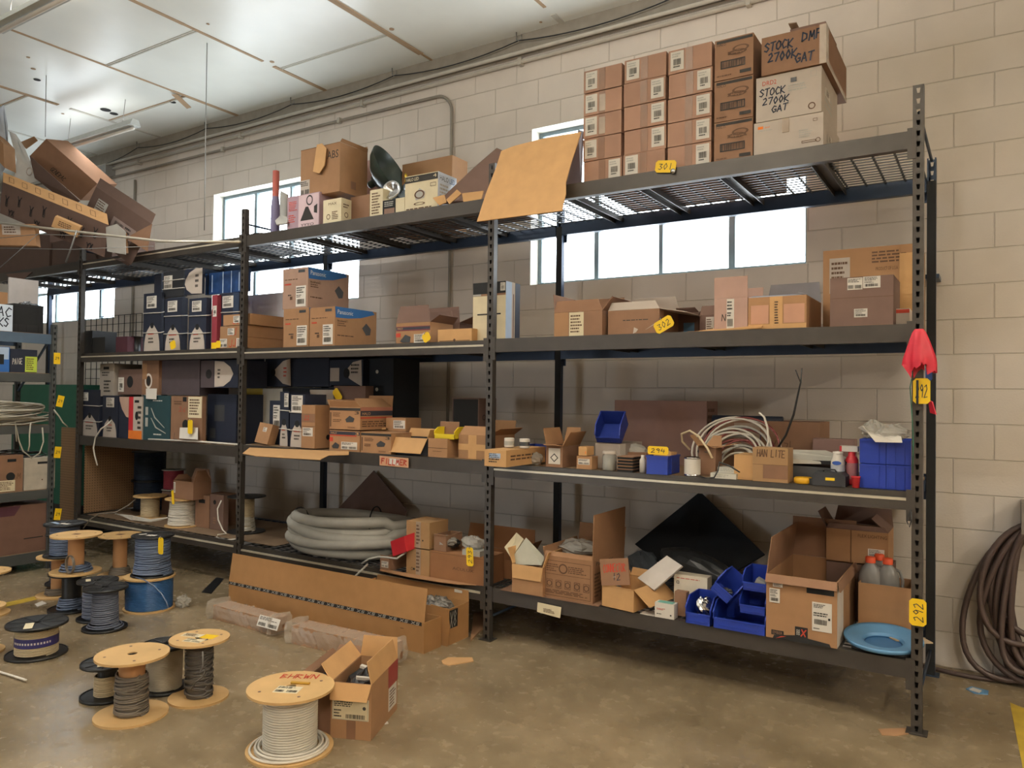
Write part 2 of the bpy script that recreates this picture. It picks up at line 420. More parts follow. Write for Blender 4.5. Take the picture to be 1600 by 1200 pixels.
# ================================================================== THE ROOM
def wall_mat():
    m = bpy.data.materials.new('painted_block'); m.use_nodes = True; nt = m.node_tree; b = nt.nodes['Principled BSDF']
    b.inputs['Roughness'].default_value = .62
    tc = nt.nodes.new('ShaderNodeTexCoord'); sp = nt.nodes.new('ShaderNodeSeparateXYZ'); cb = nt.nodes.new('ShaderNodeCombineXYZ')
    nt.links.new(tc.outputs['Object'], sp.inputs[0])
    ad = nt.nodes.new('ShaderNodeMath'); ad.operation = 'ADD'; nt.links.new(sp.outputs['X'], ad.inputs[0]); nt.links.new(sp.outputs['Y'], ad.inputs[1])
    ad2 = nt.nodes.new('ShaderNodeMath'); ad2.operation = 'ADD'; nt.links.new(ad.outputs[0], ad2.inputs[0]); ad2.inputs[1].default_value = 40.64+.205-YW
    nt.links.new(ad2.outputs[0], cb.inputs[0]); nt.links.new(sp.outputs['Z'], cb.inputs[1])
    br = nt.nodes.new('ShaderNodeTexBrick'); br.inputs['Scale'].default_value = 1
    br.inputs['Brick Width'].default_value = .4064; br.inputs['Row Height'].default_value = .2032; br.inputs['Mortar Size'].default_value = .0045
    br.inputs['Mortar Smooth'].default_value = .6; br.inputs['Bias'].default_value = 0
    br.inputs['Color1'].default_value = srgb('#d9d0c5'); br.inputs['Color2'].default_value = srgb('#d5ccc1'); br.inputs['Mortar'].default_value = srgb('#cac1b5')
    nt.links.new(cb.outputs[0], br.inputs['Vector'])
    n = nt.nodes.new('ShaderNodeTexNoise'); n.inputs['Scale'].default_value = 3; n.inputs['Detail'].default_value = 6; nt.links.new(tc.outputs['Object'], n.inputs['Vector'])
    r = nt.nodes.new('ShaderNodeMapRange'); r.inputs[1].default_value = .3; r.inputs[2].default_value = .7; r.inputs[3].default_value = .95; r.inputs[4].default_value = 1.05
    nt.links.new(n.outputs[0], r.inputs[0])
    mx = nt.nodes.new('ShaderNodeVectorMath'); mx.operation = 'SCALE'; nt.links.new(br.outputs['Color'], mx.inputs[0]); nt.links.new(r.outputs[0], mx.inputs['Scale'])
    nt.links.new(mx.outputs[0], b.inputs['Base Color'])
    n2 = nt.nodes.new('ShaderNodeTexNoise'); n2.inputs['Scale'].default_value = 90; n2.inputs['Detail'].default_value = 5; nt.links.new(tc.outputs['Object'], n2.inputs['Vector'])
    mm = nt.nodes.new('ShaderNodeMath'); mm.operation = 'MULTIPLY_ADD'; mm.inputs[1].default_value = -1.0
    nt.links.new(br.outputs['Fac'], mm.inputs[0]); sc = nt.nodes.new('ShaderNodeMath'); sc.operation = 'MULTIPLY'; sc.inputs[1].default_value = .22
    nt.links.new(n2.outputs[0], sc.inputs[0]); nt.links.new(sc.outputs[0], mm.inputs[2])
    bp = nt.nodes.new('ShaderNodeBump'); bp.inputs['Strength'].default_value = .8; bp.inputs['Distance'].default_value = .006
    nt.links.new(mm.outputs[0], bp.inputs['Height']); nt.links.new(bp.outputs[0], b.inputs['Normal'])
    return m
WALL = wall_mat()
def floor_mat():
    m = bpy.data.materials.new('worn_concrete'); m.use_nodes = True; nt = m.node_tree; b = nt.nodes['Principled BSDF']
    tc = nt.nodes.new('ShaderNodeTexCoord')
    n = nt.nodes.new('ShaderNodeTexNoise'); n.inputs['Scale'].default_value = 1.3; n.inputs['Detail'].default_value = 12; n.inputs['Roughness'].default_value = .62
    n2 = nt.nodes.new('ShaderNodeTexNoise'); n2.inputs['Scale'].default_value = 14; n2.inputs['Detail'].default_value = 6
    n3 = nt.nodes.new('ShaderNodeTexNoise'); n3.inputs['Scale'].default_value = 60; n3.inputs['Detail'].default_value = 3
    vo = nt.nodes.new('ShaderNodeTexVoronoi'); vo.feature = 'DISTANCE_TO_EDGE'; vo.inputs['Scale'].default_value = .8
    wv = nt.nodes.new('ShaderNodeVectorMath'); wv.operation = 'MULTIPLY_ADD'
    for q in (n, n2, n3): nt.links.new(tc.outputs['Object'], q.inputs['Vector'])
    nt.links.new(n2.outputs['Color'], wv.inputs[0]); wv.inputs[1].default_value = (.25,.25,0); nt.links.new(tc.outputs['Object'], wv.inputs[2]); nt.links.new(wv.outputs[0], vo.inputs['Vector'])
    cr = nt.nodes.new('ShaderNodeValToRGB'); e = cr.color_ramp.elements
    e[0].position = .32; e[0].color = srgb('#6b5d46'); e[1].position = .7; e[1].color = srgb('#a39276')
    x = e.new(.5); x.color = srgb('#89795f')
    nt.links.new(n.outputs[0], cr.inputs[0])
    r2 = nt.nodes.new('ShaderNodeMapRange'); r2.inputs[1].default_value = .3; r2.inputs[2].default_value = .75; r2.inputs[3].default_value = .93; r2.inputs[4].default_value = 1.07
    nt.links.new(n2.outputs[0], r2.inputs[0])
    mx = nt.nodes.new('ShaderNodeVectorMath'); mx.operation = 'SCALE'; nt.links.new(cr.outputs[0], mx.inputs[0]); nt.links.new(r2.outputs[0], mx.inputs['Scale'])
    ck = nt.nodes.new('ShaderNodeMapRange'); ck.inputs[1].default_value = 0; ck.inputs[2].default_value = .006; ck.inputs[3].default_value = .8; ck.inputs[4].default_value = 1
    nt.links.new(vo.outputs[0], ck.inputs[0])
    m2 = nt.nodes.new('ShaderNodeVectorMath'); m2.operation = 'SCALE'; nt.links.new(mx.outputs[0], m2.inputs[0]); nt.links.new(ck.outputs[0], m2.inputs['Scale'])
    nt.links.new(m2.outputs[0], b.inputs['Base Color'])
    rr = nt.nodes.new('ShaderNodeMapRange'); rr.inputs[3].default_value = .18; rr.inputs[4].default_value = .34; nt.links.new(n2.outputs[0], rr.inputs[0])
    nt.links.new(rr.outputs[0], b.inputs['Roughness'])
    bp = nt.nodes.new('ShaderNodeBump'); bp.inputs['Strength'].default_value = .12; bp.inputs['Distance'].default_value = .002
    nt.links.new(n3.outputs[0], bp.inputs['Height']); nt.links.new(bp.outputs[0], b.inputs['Normal'])
    return m
FLOORM = floor_mat()
CEILM = mat('ceiling_panel_white', '#e3e6e0', .30, noise=.05, scale=1.6, bump=.30, spec=.4)
XL, XR, YF0 = -14.0, 6.0, -6.0
mb = MB(); mb.box(XL-.2, YF0-.2, -.1, XR+.2, YW+.2, 0, FLOORM); struct(mb.build('floor'))
mb = MB(); mb.box(XL-.2, YF0-.2, CEIL, XR+.2, YW+.2, CEIL+.1, CEILM); struct(mb.build('ceiling'))
# back wall with its three window openings
mb = MB(); xs = XL
for x0, x1, z0, z1 in sorted(WIN):
    mb.box(xs, YW, 0, x0, YW+.2, CEIL, WALL); mb.box(x0, YW, 0, x1, YW+.2, z0, WALL); mb.box(x0, YW, z1, x1, YW+.2, CEIL, WALL); xs = x1
mb.box(xs, YW, 0, XR, YW+.2, CEIL, WALL); struct(mb.build('wall_back'))
mb = MB(); mb.box(XL-.2, YF0, 0, XL, YW, CEIL, WALL); struct(mb.build('wall_left'))
mb = MB(); mb.box(XR, YF0, 0, XR+.2, YW, CEIL, WALL); struct(mb.build('wall_right'))
mb = MB(); mb.box(XL, YF0-.2, 0, -7.8, YF0, CEIL, WALL); mb.box(-7.8, YF0-.2, 2.15, -6.2, YF0, CEIL, WALL); mb.box(-6.2, YF0-.2, 0, XR, YF0, CEIL, WALL); struct(mb.build('wall_front'))
# ceiling panel seams and torn tape
SEAM = mat('seam_brown', '#a88f72', .8); SEAML = mat('seam_white', '#c4c3ba', .6)
mb = MB()
zc = CEIL
for i, x in enumerate([-4.07, -5.34, -6.61, -7.93, -9.2, -2.8, -1.5, -.2]):
    y = -5.8; k = 0
    while y < YW:
        L = random.uniform(.7, 1.6); m = SEAM if random.random() < .55 else SEAML; ww = random.uniform(.010, .024)
        mb.box(x-ww, y, zc-.006, x+ww, min(y+L, YW-.02), zc, m); y += L+random.choice((0, 0, .12))
for x0, x1, y in [(-5.34,-4.07,4.55),(-6.61,-5.34,3.72),(-7.93,-6.61,4.5),(-9.2,-7.93,3.7),(-4.07,-2.8,3.4),(-5.34,-4.07,2.1),(-6.61,-5.34,1.3),(-7.93,-6.61,2.1),(-9.2,-7.93,1.3)]:
    mb.box(x0, y-.016, zc-.005, x1, y-.006, zc, SEAML if x0 > -7 else SEAM); mb.box(x0, y+.006, zc-.005, x1, y+.018, zc, SEAML)
mb.box(-4.095, 3.6, zc-.009, -4.045, 4.95, zc-.002, SEAM)
struct(mb.build('trim_1'))
mb = MB()
for u, v, r in [(58,125,.03),(52,108,.02),(165,172,.05),(178,178,.04),(325,38,.012),(98,178,.015),(44,90,.015),(425,97,.02),(845,35,.012),(612,46,.02),(270,160,.03)]:
    p = at(u, v, z=zc-.004); mb.disc(p, r, .003, BLKM if r > .025 else SEAM, 12)
struct(mb.build('trim_2'))
# hanging flap of torn seam tape
mb = MB(); mb.sheet([at(268,148,z=4.40), at(277,147,z=4.41), at(299,168,z=4.33), at(292,170,z=4.32)], .004, SEAM)
tag(mb.build('torn_seam_tape', None), 'short strip of torn tape hanging from the white ceiling panels', 'tape')
# ledger along the head of the back wall
LEDG = mat('ledger_grey', '#8f897e', .7, noise=.1)
mb = MB(); mb.box(XL, YW-.07, 4.29, XR, YW, CEIL, LEDG); struct(mb.build('trim_3'))

# windows: steel frames, four lights wide and two high
FRM = mat('window_steel_frame', '#7d8f98', .5); REV = mat('window_reveal_paint', '#d9d6ca', .6)
for n, (x0, x1, z0, z1) in enumerate(WIN):
    e = empty('window_%d' % (n+1), ((x0+x1)/2, YW+.1, z0)); e['kind'] = 'structure'
    W_, H_ = x1-x0, z1-z0
    mb = MB(); t = .035; yy = .02
    mb.box(-W_/2, yy, 0, W_/2, yy+.04, t, FRM); mb.box(-W_/2, yy, H_-t, W_/2, yy+.04, H_, FRM)
    mb.box(-W_/2, yy, t, -W_/2+t, yy+.04, H_-t, FRM); mb.box(W_/2-t, yy, t, W_/2, yy+.04, H_-t, FRM)
    for i, (q, tw) in enumerate([(.25,.018),(.5,.015),(.75,.022)]): mb.box(-W_/2+W_*q-tw, yy, t, -W_/2+W_*q+tw, yy+.04, H_-t, FRM)
    mb.box(-W_/2+t, yy+.002, .40, W_/2-t, yy+.038, .43, FRM)
    mb.build('window_frame', e)
    mb = MB(); mb.box(-W_/2+.02, yy+.018, .02, W_/2-.02, yy+.022, H_-.02, GLASS); mb.build('window_pane', e)
    mb = MB(); mb.box(-W_/2, -.1, -.0005, W_/2, yy, .004, REV); mb.box(-W_/2, -.1, H_-.004, W_/2, yy, H_, REV); mb.box(-W_/2,-.1,.004,-W_/2+.004,yy,H_-.004,REV); mb.box(W_/2-.004,-.1,.004,W_/2,yy,H_-.004,REV)
    mb.build('window_sill', e)

# conduits along the wall head
def pipe(pts, r, m, name, label, cat='pipe', parts=None, group=None):
    mb = MB(); mb.tube(pts, r, m, 10); o = mb.build(name); tag(o, label, cat, group)
    if parts:
        for p in parts:
            q = MB(); x, y, z = p; q.box(x-.015, y-r-.006, z-r-.012, x+.015, YW-.001, z+r+.012, PIPEW); q.build('pipe_clamp', o)
    return o
pipe([(-13.9, YW-.03, 4.222), (XR-.1, YW-.03, 4.222)], .017, PIPEW, 'conduit_pipe', 'long pale conduit running along the block wall just under the ledger', parts=[(x, YW-.03, 4.222) for x in (-12,-10.2,-8.4,-6.6,-4.9,-3.2,-1.4)])
pipe([(-13.9, YW-.1, 4.262), (XR-.1, YW-.1, 4.262)], .014, PIPEW, 'conduit_pipe', 'upper pale conduit fixed across the grey ledger below the ceiling')
cz = 4.115; cx = -3.885; pts = [(-13.9, YW-.022, 4.13), (-6.5, YW-.022, 4.125), (cx-.16, YW-.022, cz)]
pts += [(cx-.16+.16*math.sin(a), YW-.022, cz-.16+.16*math.cos(a)) for a in [math.pi/2*k/8 for k in range(1, 9)]]
pts += [(cx, YW-.022, 2.6), (cx, YW-.022, .95)]
pipe(pts, .0125, mat('conduit_grey','#8d877c',.5), 'conduit_pipe', 'thin grey conduit that bends down the wall between the two larger windows', parts=[(-6.9,YW-.022,4.128),(-5.2,YW-.022,4.12)])
x = at(210, 330, y=YW-.02).x
pipe([(x, YW-.02, 4.03), (x, YW-.02, .9)], .014, mat('conduit_grey','#8d877c',.5), 'conduit_pipe', 'short vertical conduit on the wall right of the far left window')
# junction box
p = at(160, 266, y=YW-.12); mb = MB(); mb.box(-.07,0,-.06,.07,.12,.06,mat('box_grey','#9c9c98',.5))
tag(mb.build('junction_box', None, (p.x, YW-.121, p.z)), 'small grey electrical junction box on the conduits at the far left', 'box')
# wires on hooks under the ceiling
hooks = [at(u, v, z=4.36) for u, v in [(222,232),(330,203),(462,165),(622,122),(812,66),(1060,0)]]
for i, h in enumerate(hooks):
    h.y = min(h.y, YW-.12)
    mb = MB(); mb.tube([(0,0,CEIL-h.z-.001),(0,0,0),(.02,0,-.015),(.045,0,0),(.045,0,.03)], .005, GALV, 6)
    tag(mb.build('ceiling_hook', None, h), ['far-left steel hook in the ceiling edge carrying a black wire','steel ceiling hook above the far end of the rack, second from left','steel ceiling hook above the brown ABS carton area, carrying a black wire','steel ceiling hook above the bend of the thin conduit','steel ceiling hook left of the carton wall','steel ceiling hook above the stacked cartons at the top edge'][i], 'hook', 'hooks carrying the ceiling wires')
pts = []
hk = [Vector((-9.5, YW-.1, 4.3))]+hooks+[Vector((0, YW-.14, 4.36))]
for a, b in zip(hk, hk[1:]):
    for k in range(8):
        t = k/8; p = a.lerp(b, t); p.z -= .05*4*t*(1-t)+.012; p.x += .02; pts.append(p)
mb = MB(); mb.tube(pts, .005, BLK, 6); tag(mb.build('ceiling_wire'), 'black wire swagged from hook to hook along the ceiling edge', 'wire')
# hanging wires
for u, v0, v1, y, lab in [(70, 70, 214, 3.55, 'thin white cord hanging straight down beside the ceiling fixture'), (318, 30, 360, 3.9, 'long thin wire hanging from the ceiling above the first post of the rack')]:
    a = at(u, v1, y=y); mb = MB(); mb.tube([(a.x, y, CEIL-.001), (a.x+.004, y, (CEIL+a.z)/2), (a.x+.01, y, a.z)], .0035, GALV, 6); tag(mb.build('hanging_cord'), lab, 'cord')

# fluorescent fixtures with the lights above
FIXW = mat('fixture_white', '#b9bcb8', .5)
for i, (lx, ly, pw, c, ax) in enumerate(LAMPS):
    lh = LAMPH[i]; e = empty('ceiling_light', (lx, ly, lh), ['bare strip light hung low at the right behind the viewer','unseen strip light added over the open floor to brighten the ceiling','unseen strip light added left of the viewer over the open floor','unseen strip light added far right of the room','strip light cutting across the top left corner of the picture','strip light hung on wires over the pile of cartons at the left'][i], 'light', 'strip lights', (0,0,0 if ax == 'x' else math.pi/2))
    L = .72
    mb = MB(); mb.plate([(-L,-.055,.0),(-L,.055,.0),(-L,.03,.06),(-L,-.03,.06)], (2*L,0,0), FIXW); mb.build('housing', e)
    mb = MB(); mb.tube([(-L+.03,0,-.02),(L-.03,0,-.02)], .016, WH, 10); mb.build('tube', e)
    mb = MB()
    for s in (-.5,.5):
        mb = MB(); mb.tube([(s,0,.06),(s+.04,0,CEIL-lh-.001)], .003, GALV, 5); mb.build('hanger_wire', e)

# ================================================================== THE RACK
RX = [-.305-2.4254*i for i in range(4)]; YF = 4.064; YR = 4.978
LV = {'A': (2.835, 1.918, 1.123, .334), 'B': (2.827, 1.912, 1.1355, .327), 'C': (2.830, 1.922, 1.118, .345)}
rack = empty('storage_rack', (RX[1], YF, 0), 'tall grey steel storage rack with teardrop posts along the block wall', 'shelving')
ro = Vector(rack.location)
def post(x, y, H, front, m, parent, ori):
    mb = MB(); X, Y = x-ori.x, y-ori.y; s = -1 if front else 1
    w = .0235; yf = Y+s*.015
    # front face with punched teardrops
    n = int(H/.0508)
    for k in range(n):
        z0 = k*.0508; z1 = z0+.0508; a, b = .0085, .005; h0, h1 = z0+.012, z0+.036
        last = k == n-1
        V = [(X-w,yf,z0),(X-b,yf,h0),(X-a,yf,h1),(X-w,yf,z1),(X+w,yf,z0),(X+b,yf,h0),(X+a,yf,h1),(X+w,yf,z1)]
        mb.add(V, [(0,1,2,3),(4,7,6,5),(0,4,5,1),(3,2,6,7)], m)
    H = n*.0508
    y2 = yf-s*.04
    mb.add([(X-w,yf,0),(X-w,y2,0),(X-w,y2,H),(X-w,yf,H),(X+w,yf,0),(X+w,y2,0),(X+w,y2,H),(X+w,yf,H),
            (X-w+.008,y2,0),(X-w+.008,y2,H),(X+w-.008,y2,0),(X+w-.008,y2,H)], [(0,1,2,3),(4,7,6,5),(1,8,9,2),(10,5,6,11)], m)
    mb.box(X-w+.001, y2-.004*s if s > 0 else y2, 0, X+w-.001, y2+.001*s if s > 0 else y2+.004, H*.955, BLKM)
    o = mb.build('post', parent)
    mb = MB(); mb.box(X-.045, yf-.02 if front else yf-.06, 0, X+.045, yf+.06 if front else yf+.02, .006, m); mb.build('footplate', o)
    return o
RXX = RX+[-10.0]
for i, x in enumerate(RXX):
    post(x, YF, 3.07, True, STEEL, rack, ro); post(x, YR, 2.96, False, STEELB, rack, ro)
    for z0 in (.14, 2.93):
        mb = MB(); mb.tube([(x-ro.x, .03, z0), (x-ro.x, YR-YF-.03, z0)], .009, STEELB, 6); mb.build('brace', rack)
def beam(xa, xb, y, z, front, step, m):
    """xa < xb; top at z"""
    mb = MB(); X0, X1, Y = xa+.026-ro.x, xb-.026-ro.x, y-ro.y; s = -1 if front else 1
    f = Y+s*.014 if s < 0 else Y+.014; bk = f-s*.045
    lo, hi = min(f, bk), max(f, bk)
    H = .085
    if not step: mb.box(X0, lo, z-H, X1, hi, z, m)
    else:
        mb.box(X0, f+.018 if front else f-.018-.02, z-.03, X1, bk if front else f-.018, z, m) if front else mb.box(X0, lo, z-.03, X1, hi-.018, z, m)
        mb.box(X0, lo, z-H, X1, hi, z-.03, m)
    o = mb.build('beam', rack)
    if step and front:
        q = MB(); q.box(X0+.01, f-.003, z-.041, X1-.01, f+.012, z-.0285, STRIP); q.build('edge_strip', o)
    for xx in (X0, X1):
        q = MB(); a = -.006; q.box(xx-.02 if xx == X1 else xx-.018, f+(-.005 if front else .001), z-H-.05, xx+.018, f+(-.001 if front else .005), z+.012, m)
        q.build('connector', o)
def wire_deck(xa, xb, z, m, nx=None):
    mb = MB(); X0, X1 = xa+.03-ro.x, xb-.03-ro.x; y0, y1 = .034, YR-YF-.034
    n = max(2, int((X1-X0)/.1))
    for k in range(n+1):
        x = X0+(X1-X0)*k/n; mb.box(x-.005, y0, z-.008, x+.005, y1, z, m)
    k = y0+.02
    while k < y1: mb.box(X0, k-.004, z-.013, X1, k+.004, z-.008, m); k += .052
    mb.build('wire_deck', rack)
def supports(xa, xb, z, n, m):
    for k in range(n):
        x = xa+(xb-xa)*(k+1)/(n+1)-ro.x
        mb = MB(); mb.box(x-.035, .033, z-.016, x+.035, YR-YF-.033, z-.011, m); mb.box(x-.035, .033, z-.045, x-.030, YR-YF-.033, z-.016, m); mb.box(x+.030, .033, z-.045, x+.035, YR-YF-.033, z-.016, m)
        mb.build('cross_support', rack)
B4_ = LV['B'][0]
DECKM = mat('deck_wire_grey', '#5f6164', .4, metal=.5)
for bay, (xb, xa) in {'A': (RX[0], RX[1]), 'B': (RX[1], RX[2]), 'C': (RX[2], RX[3])}.items():
    for lvl, z in enumerate(LV[bay]):
        step = (bay, lvl) in {('A',2),('B',1),('B',3),('C',1),('C',3),('C',0)}
        beam(xa, xb, YF, z, True, step, STEEL); beam(xa, xb, YR, z, False, False, STEELB)
        if lvl == 0 or (lvl == 3):
            wire_deck(xa, xb, z-(.007 if (bay, lvl) == ('B', 0) else 0), DECKM); supports(xa, xb, z, 4 if lvl == 0 else 3, STEEL)
        else:
            mb = MB(); mb.box(xa+.03-ro.x, .034 if not step else .012, z-.016, xb-.03-ro.x, YR-YF-.034, z-.001, PART); mb.build('shelf_board', rack)
            supports(xa, xb, z-.006, 3, STEEL)
q = MB(); q.box(-4.45-ro.x, .04, B4_-.006, RX[1]-.06-ro.x, YR-YF-.3, B4_-.001, KP); q.build('deck_lining', rack)
beam(-10.0, RX[3], YF, 2.83, True, False, STEEL); beam(-10.0, RX[3], YR, 2.83, False, False, STEELB); wire_deck(-10.0, RX[3], 2.829, DECKM); supports(-10.0, RX[3], 2.83, 4, STEEL)

LEVELS = [z for b in LV.values() for z in b]
# ================================================================== CARTON WALL ON THE TOP SHELF (right bay)
A4, A3, A2, A1 = LV['A']; B4, B3, B2, B1 = LV['B']; C4, C3, C2, C1 = LV['C']
BARL = dict(style='bar')
yb = 4.10
def colx(u, v=200): return at(u, v, y=yb).x
cols = [(911.5, 972), (974.5, 1041), (1043.5, 1113)]
tops = [at(941, 104, y=yb).z, at(1007, 86, y=yb).z, at(1078, 71, y=yb).z]
side = ['far left column', 'second column', 'third column']
rown = ['bottom', 'second from bottom', 'middle', 'second from top', 'top']
for c, (ua, ub) in enumerate(cols):
    x0, x1 = colx(ua), colx(ub); H = (tops[c]-A4)/5
    for r in range(5):
        left = (r != 0) if c == 0 else (r in (0, 4) if c == 1 else r == 4)
        lx = (.05, .36) if left else (.66, .96)
        lab = [('F', lx[0], .12, lx[1], .93, BARL), ('F', .40, .02, .57, .98, dict(style='tape'))]
        if c == 0 and r in (2, 3): lab.append(('F', .42, .1, .58, .85, dict(style='none', m=CTAPE, name='packing_tape')))
        dx = random.uniform(-.003, .003)
        crate('cardboard_box', 'small sealed kraft carton, %s of the %s in the carton wall' % (rown[r], side[c]), 'box',
              (x0+dx, yb+random.uniform(0,.008), A4+H*r), x1-x0-.006, .80, H-.005, KT, lab=lab, group='small kraft cartons stacked on the top shelf', seed=r)
x0, x1 = colx(1116), colx(1178); H = (at(1148, 56, y=yb).z-A4)/3
for r in range(3):
    pr = [('F','txt',.05,.83,.30,.93,'HALO',INK),('F','rect',.05,.9,.98,.97,INK),('F','rect',.05,.83,.32,.9,KD),('F','txt',.06,.84,.30,.9,'HALO',INK),
          ('F','ring',.68,.70,.045,INKB,.018),('F','ring',.6,.62,.05,INKB,.014),('F','lines',.35,.56,.9,.66,2,INKB),
          ('F','frame',.16,.26,.80,.46,INK,.006),('F','bar',.2,.29,.76,.43,INK),('F','rect',.66,.08,.95,.16,INK),('F','lines',.06,.06,.5,.12,1,INKB)]
    crate('cardboard_box', 'square kraft lighting carton with a black framed barcode, %s of its stack of three' % ['bottom','middle','top'][r], 'box',
          (x0, yb, A4+H*r), x1-x0-.006, .80, H-.005, KD, prints=pr, group='lighting cartons stacked three high on the top shelf', seed=r)
x0, x1 = colx(1181), colx(1283)
Z1 = at(1225, 184, y=yb).z; Z2 = at(1222, 114, y=yb).z
crate('cardboard_box', 'white carton with an orange logo standing on the top shelf under another white carton', 'box', (x0-.01, yb, A4), x1-x0+.02, .47, Z1-A4-.006, WB,
      prints=[('F','rect',.06,.80,.14,.88,INKO),('F','txt',.16,.81,.24,.86,'dmf',INKO),('F','lines',.06,.72,.36,.76,1,GREY),('F','lines',.66,.35,.86,.6,4,GREY),('F','frame',.7,.2,.9,.27,INKB,.003),('F','ring',.93,.24,.012,INKB),('F','frame',.86,.78,.92,.86,INKB,.002),('R','lines',.2,.2,.7,.5,3,GREY)],
      lab=[('F',.42,.6,.52,1,dict(style='tape',m=CTAPE)),('R',.3,.35,.5,.6,dict(style='lines'))])
crate('cardboard_box', 'white carton marked STOCK 2700K GAT in blue marker', 'box', (x0, yb+.002, Z1), x1-x0, .46, Z2-Z1-.002, WB,
      prints=[('F','txt',.10,.80,.32,.90,'DRD2',INKR),('F','hand',.05,.56,.46,.72,'STOCK',MRK,.006),('F','hand',.10,.36,.52,.51,'2700K',MRK,.006),('F','hand',.24,.17,.50,.31,'GAT',MRK,.006),
              ('F','rect',.54,.76,.63,.86,DGREY),('F','lines',.5,.55,.8,.72,3,GREY),('F','ring',.86,.16,.018,INKB),('F','frame',.84,.8,.93,.93,GREY,.002),('R','lines',.2,.2,.7,.6,3,GREY)],
      lab=[('R',.25,.5,.5,.7,dict(style='lines'))])
xa, xb = colx(1190), colx(1291); Z3 = at(1242, 50, y=yb).z
o = crate('cardboard_box', 'brown taped carton marked STOCK and 2700K, topmost at the right of the top shelf', 'box', (xa, yb-.01, Z2+.002), xb-xa, .62, Z3-Z2, KD,
      prints=[('F','hand',.04,.60,.50,.82,'STOCK',MRK,.008),('F','hand',.62,.68,.95,.90,'DMF',MRK,.008),('F','hand',.10,.32,.56,.54,'2700K',MRK,.008),('F','hand',.52,.16,.82,.38,'GAT',MRK,.008)],
      lab=[('F',.9,0,1,1,dict(style='none',m=CTAPE,name='packing_tape')),('R',.0,0,.10,1,dict(style='none',m=CTAPE,name='packing_tape')),('R',.0,0,1,.14,dict(style='none',m=CTAPE,name='packing_tape'))])
q = MB(); W3, H3 = xb-xa, Z3-Z2; q.plate([(W3*.45,.0,H3),(W3*.99,.0,H3),(W3*1.0,.30,H3),(W3*.5,.30,H3)], (0,0,.012), KP); q.plate([(W3*.44,-.03,H3+.03),(W3*.56,-.02,H3+.03),(W3*.58,.12,H3+.012),(W3*.46,.12,H3+.012)], (0,0,.004), CTAPE); q.build('flap', o)
tagcard(1040, 260, 4.038, 34, 19, '301', 'yellow tag numbered 301 hung on the beam under the small carton wall', ang=-8, clip=False, group='yellow inventory tags')
q = MB(); c = at(1052, 268, y=4.04); q.lathe([(0,0),(.014,.002),(.014,.010),(0,.012)], CHROME, 14); o = q.build('magnet_button', None, c, (math.pi/2,0,0)); tag(o, 'round steel magnet on the beam beside the tag numbered 301', 'magnet')

# ------------------------------------------------------------------ folded sheets leaning over the top beam
def leaf(name, label, cat, pts, m, t=.005, parent=None, zmin=None, plane=None):
    if plane:   # three (u, v, y) points give the plane the sheet lies in
        a, b, c = [at(*p[:2], y=p[2]) for p in plane]; n = (b-a).cross(c-a); P = []
        for p in pts: q = at(*p[:2], y=4.0); d = q-CAM; P.append(CAM+d*((a-CAM).dot(n)/d.dot(n)))
    else: P = [at(*p[:2], y=p[2]) for p in pts]
    if zmin is not None:
        for p in P: p.z = max(p.z, zmin)
    c = sum(P, Vector())/len(P)
    mb = MB(); d = [p-c for p in P]
    n = Vector()
    for i in range(1, len(d)-1): n += (d[i]-d[0]).cross(d[i+1]-d[0])
    n.normalize()
    if n.dot(CAM-P[0]) > 0: n = -n
    mb.plate(d, n*t, m); o = mb.build(name, parent, c if parent is None else c-parent.location); return tag(o, label, cat)
BS = leaf('cardboard_sheet', 'large flat tan cardboard sheet leaning out over the top beam at the middle post', 'cardboard', [(745,346),(878,329),(880,318),(884,303),(884,285),(893,252),(908,206),(850,216),(803,228),(783,236),(775,262),(760,300)], KL, .006, plane=[(745,346,3.86),(878,329,3.86),(908,206,4.05)])
leaf('cardboard_sheet', 'dark folded cardboard edge standing behind the large tan sheet at the carton wall', 'cardboard', [(884,291,4.10),(909,288,4.35),(912,205,4.40),(905,203,4.19)], KP, .006)
leaf('open_carton', 'big empty brown carton lying on its side left of the large tan sheet', 'box', [(684,316,4.12),(700,300,4.2),(740,262,4.45),(776,231,4.5),(790,237,4.5),(775,300,4.3),(757,312,4.13)], KP, .02, zmin=B4+.006)
for i, (pts, lab) in enumerate([([(676,309,4.09),(694,304,4.10),(697,316,4.09),(686,321,4.08)], 'small tan carton flap lying on the beam, left of the folded carton'),
     ([(697,312,4.07),(714,296,4.10),(721,302,4.10),(702,319,4.07)], 'narrow tan carton flap slanting up on the beam'),
     ([(722,302,4.06),(755,298,4.06),(751,314,4.055),(724,316,4.055)], 'tan carton flap lying flat against the large leaning sheet')]):
    leaf('carton_flap', lab, 'cardboard', pts, KL, .008)

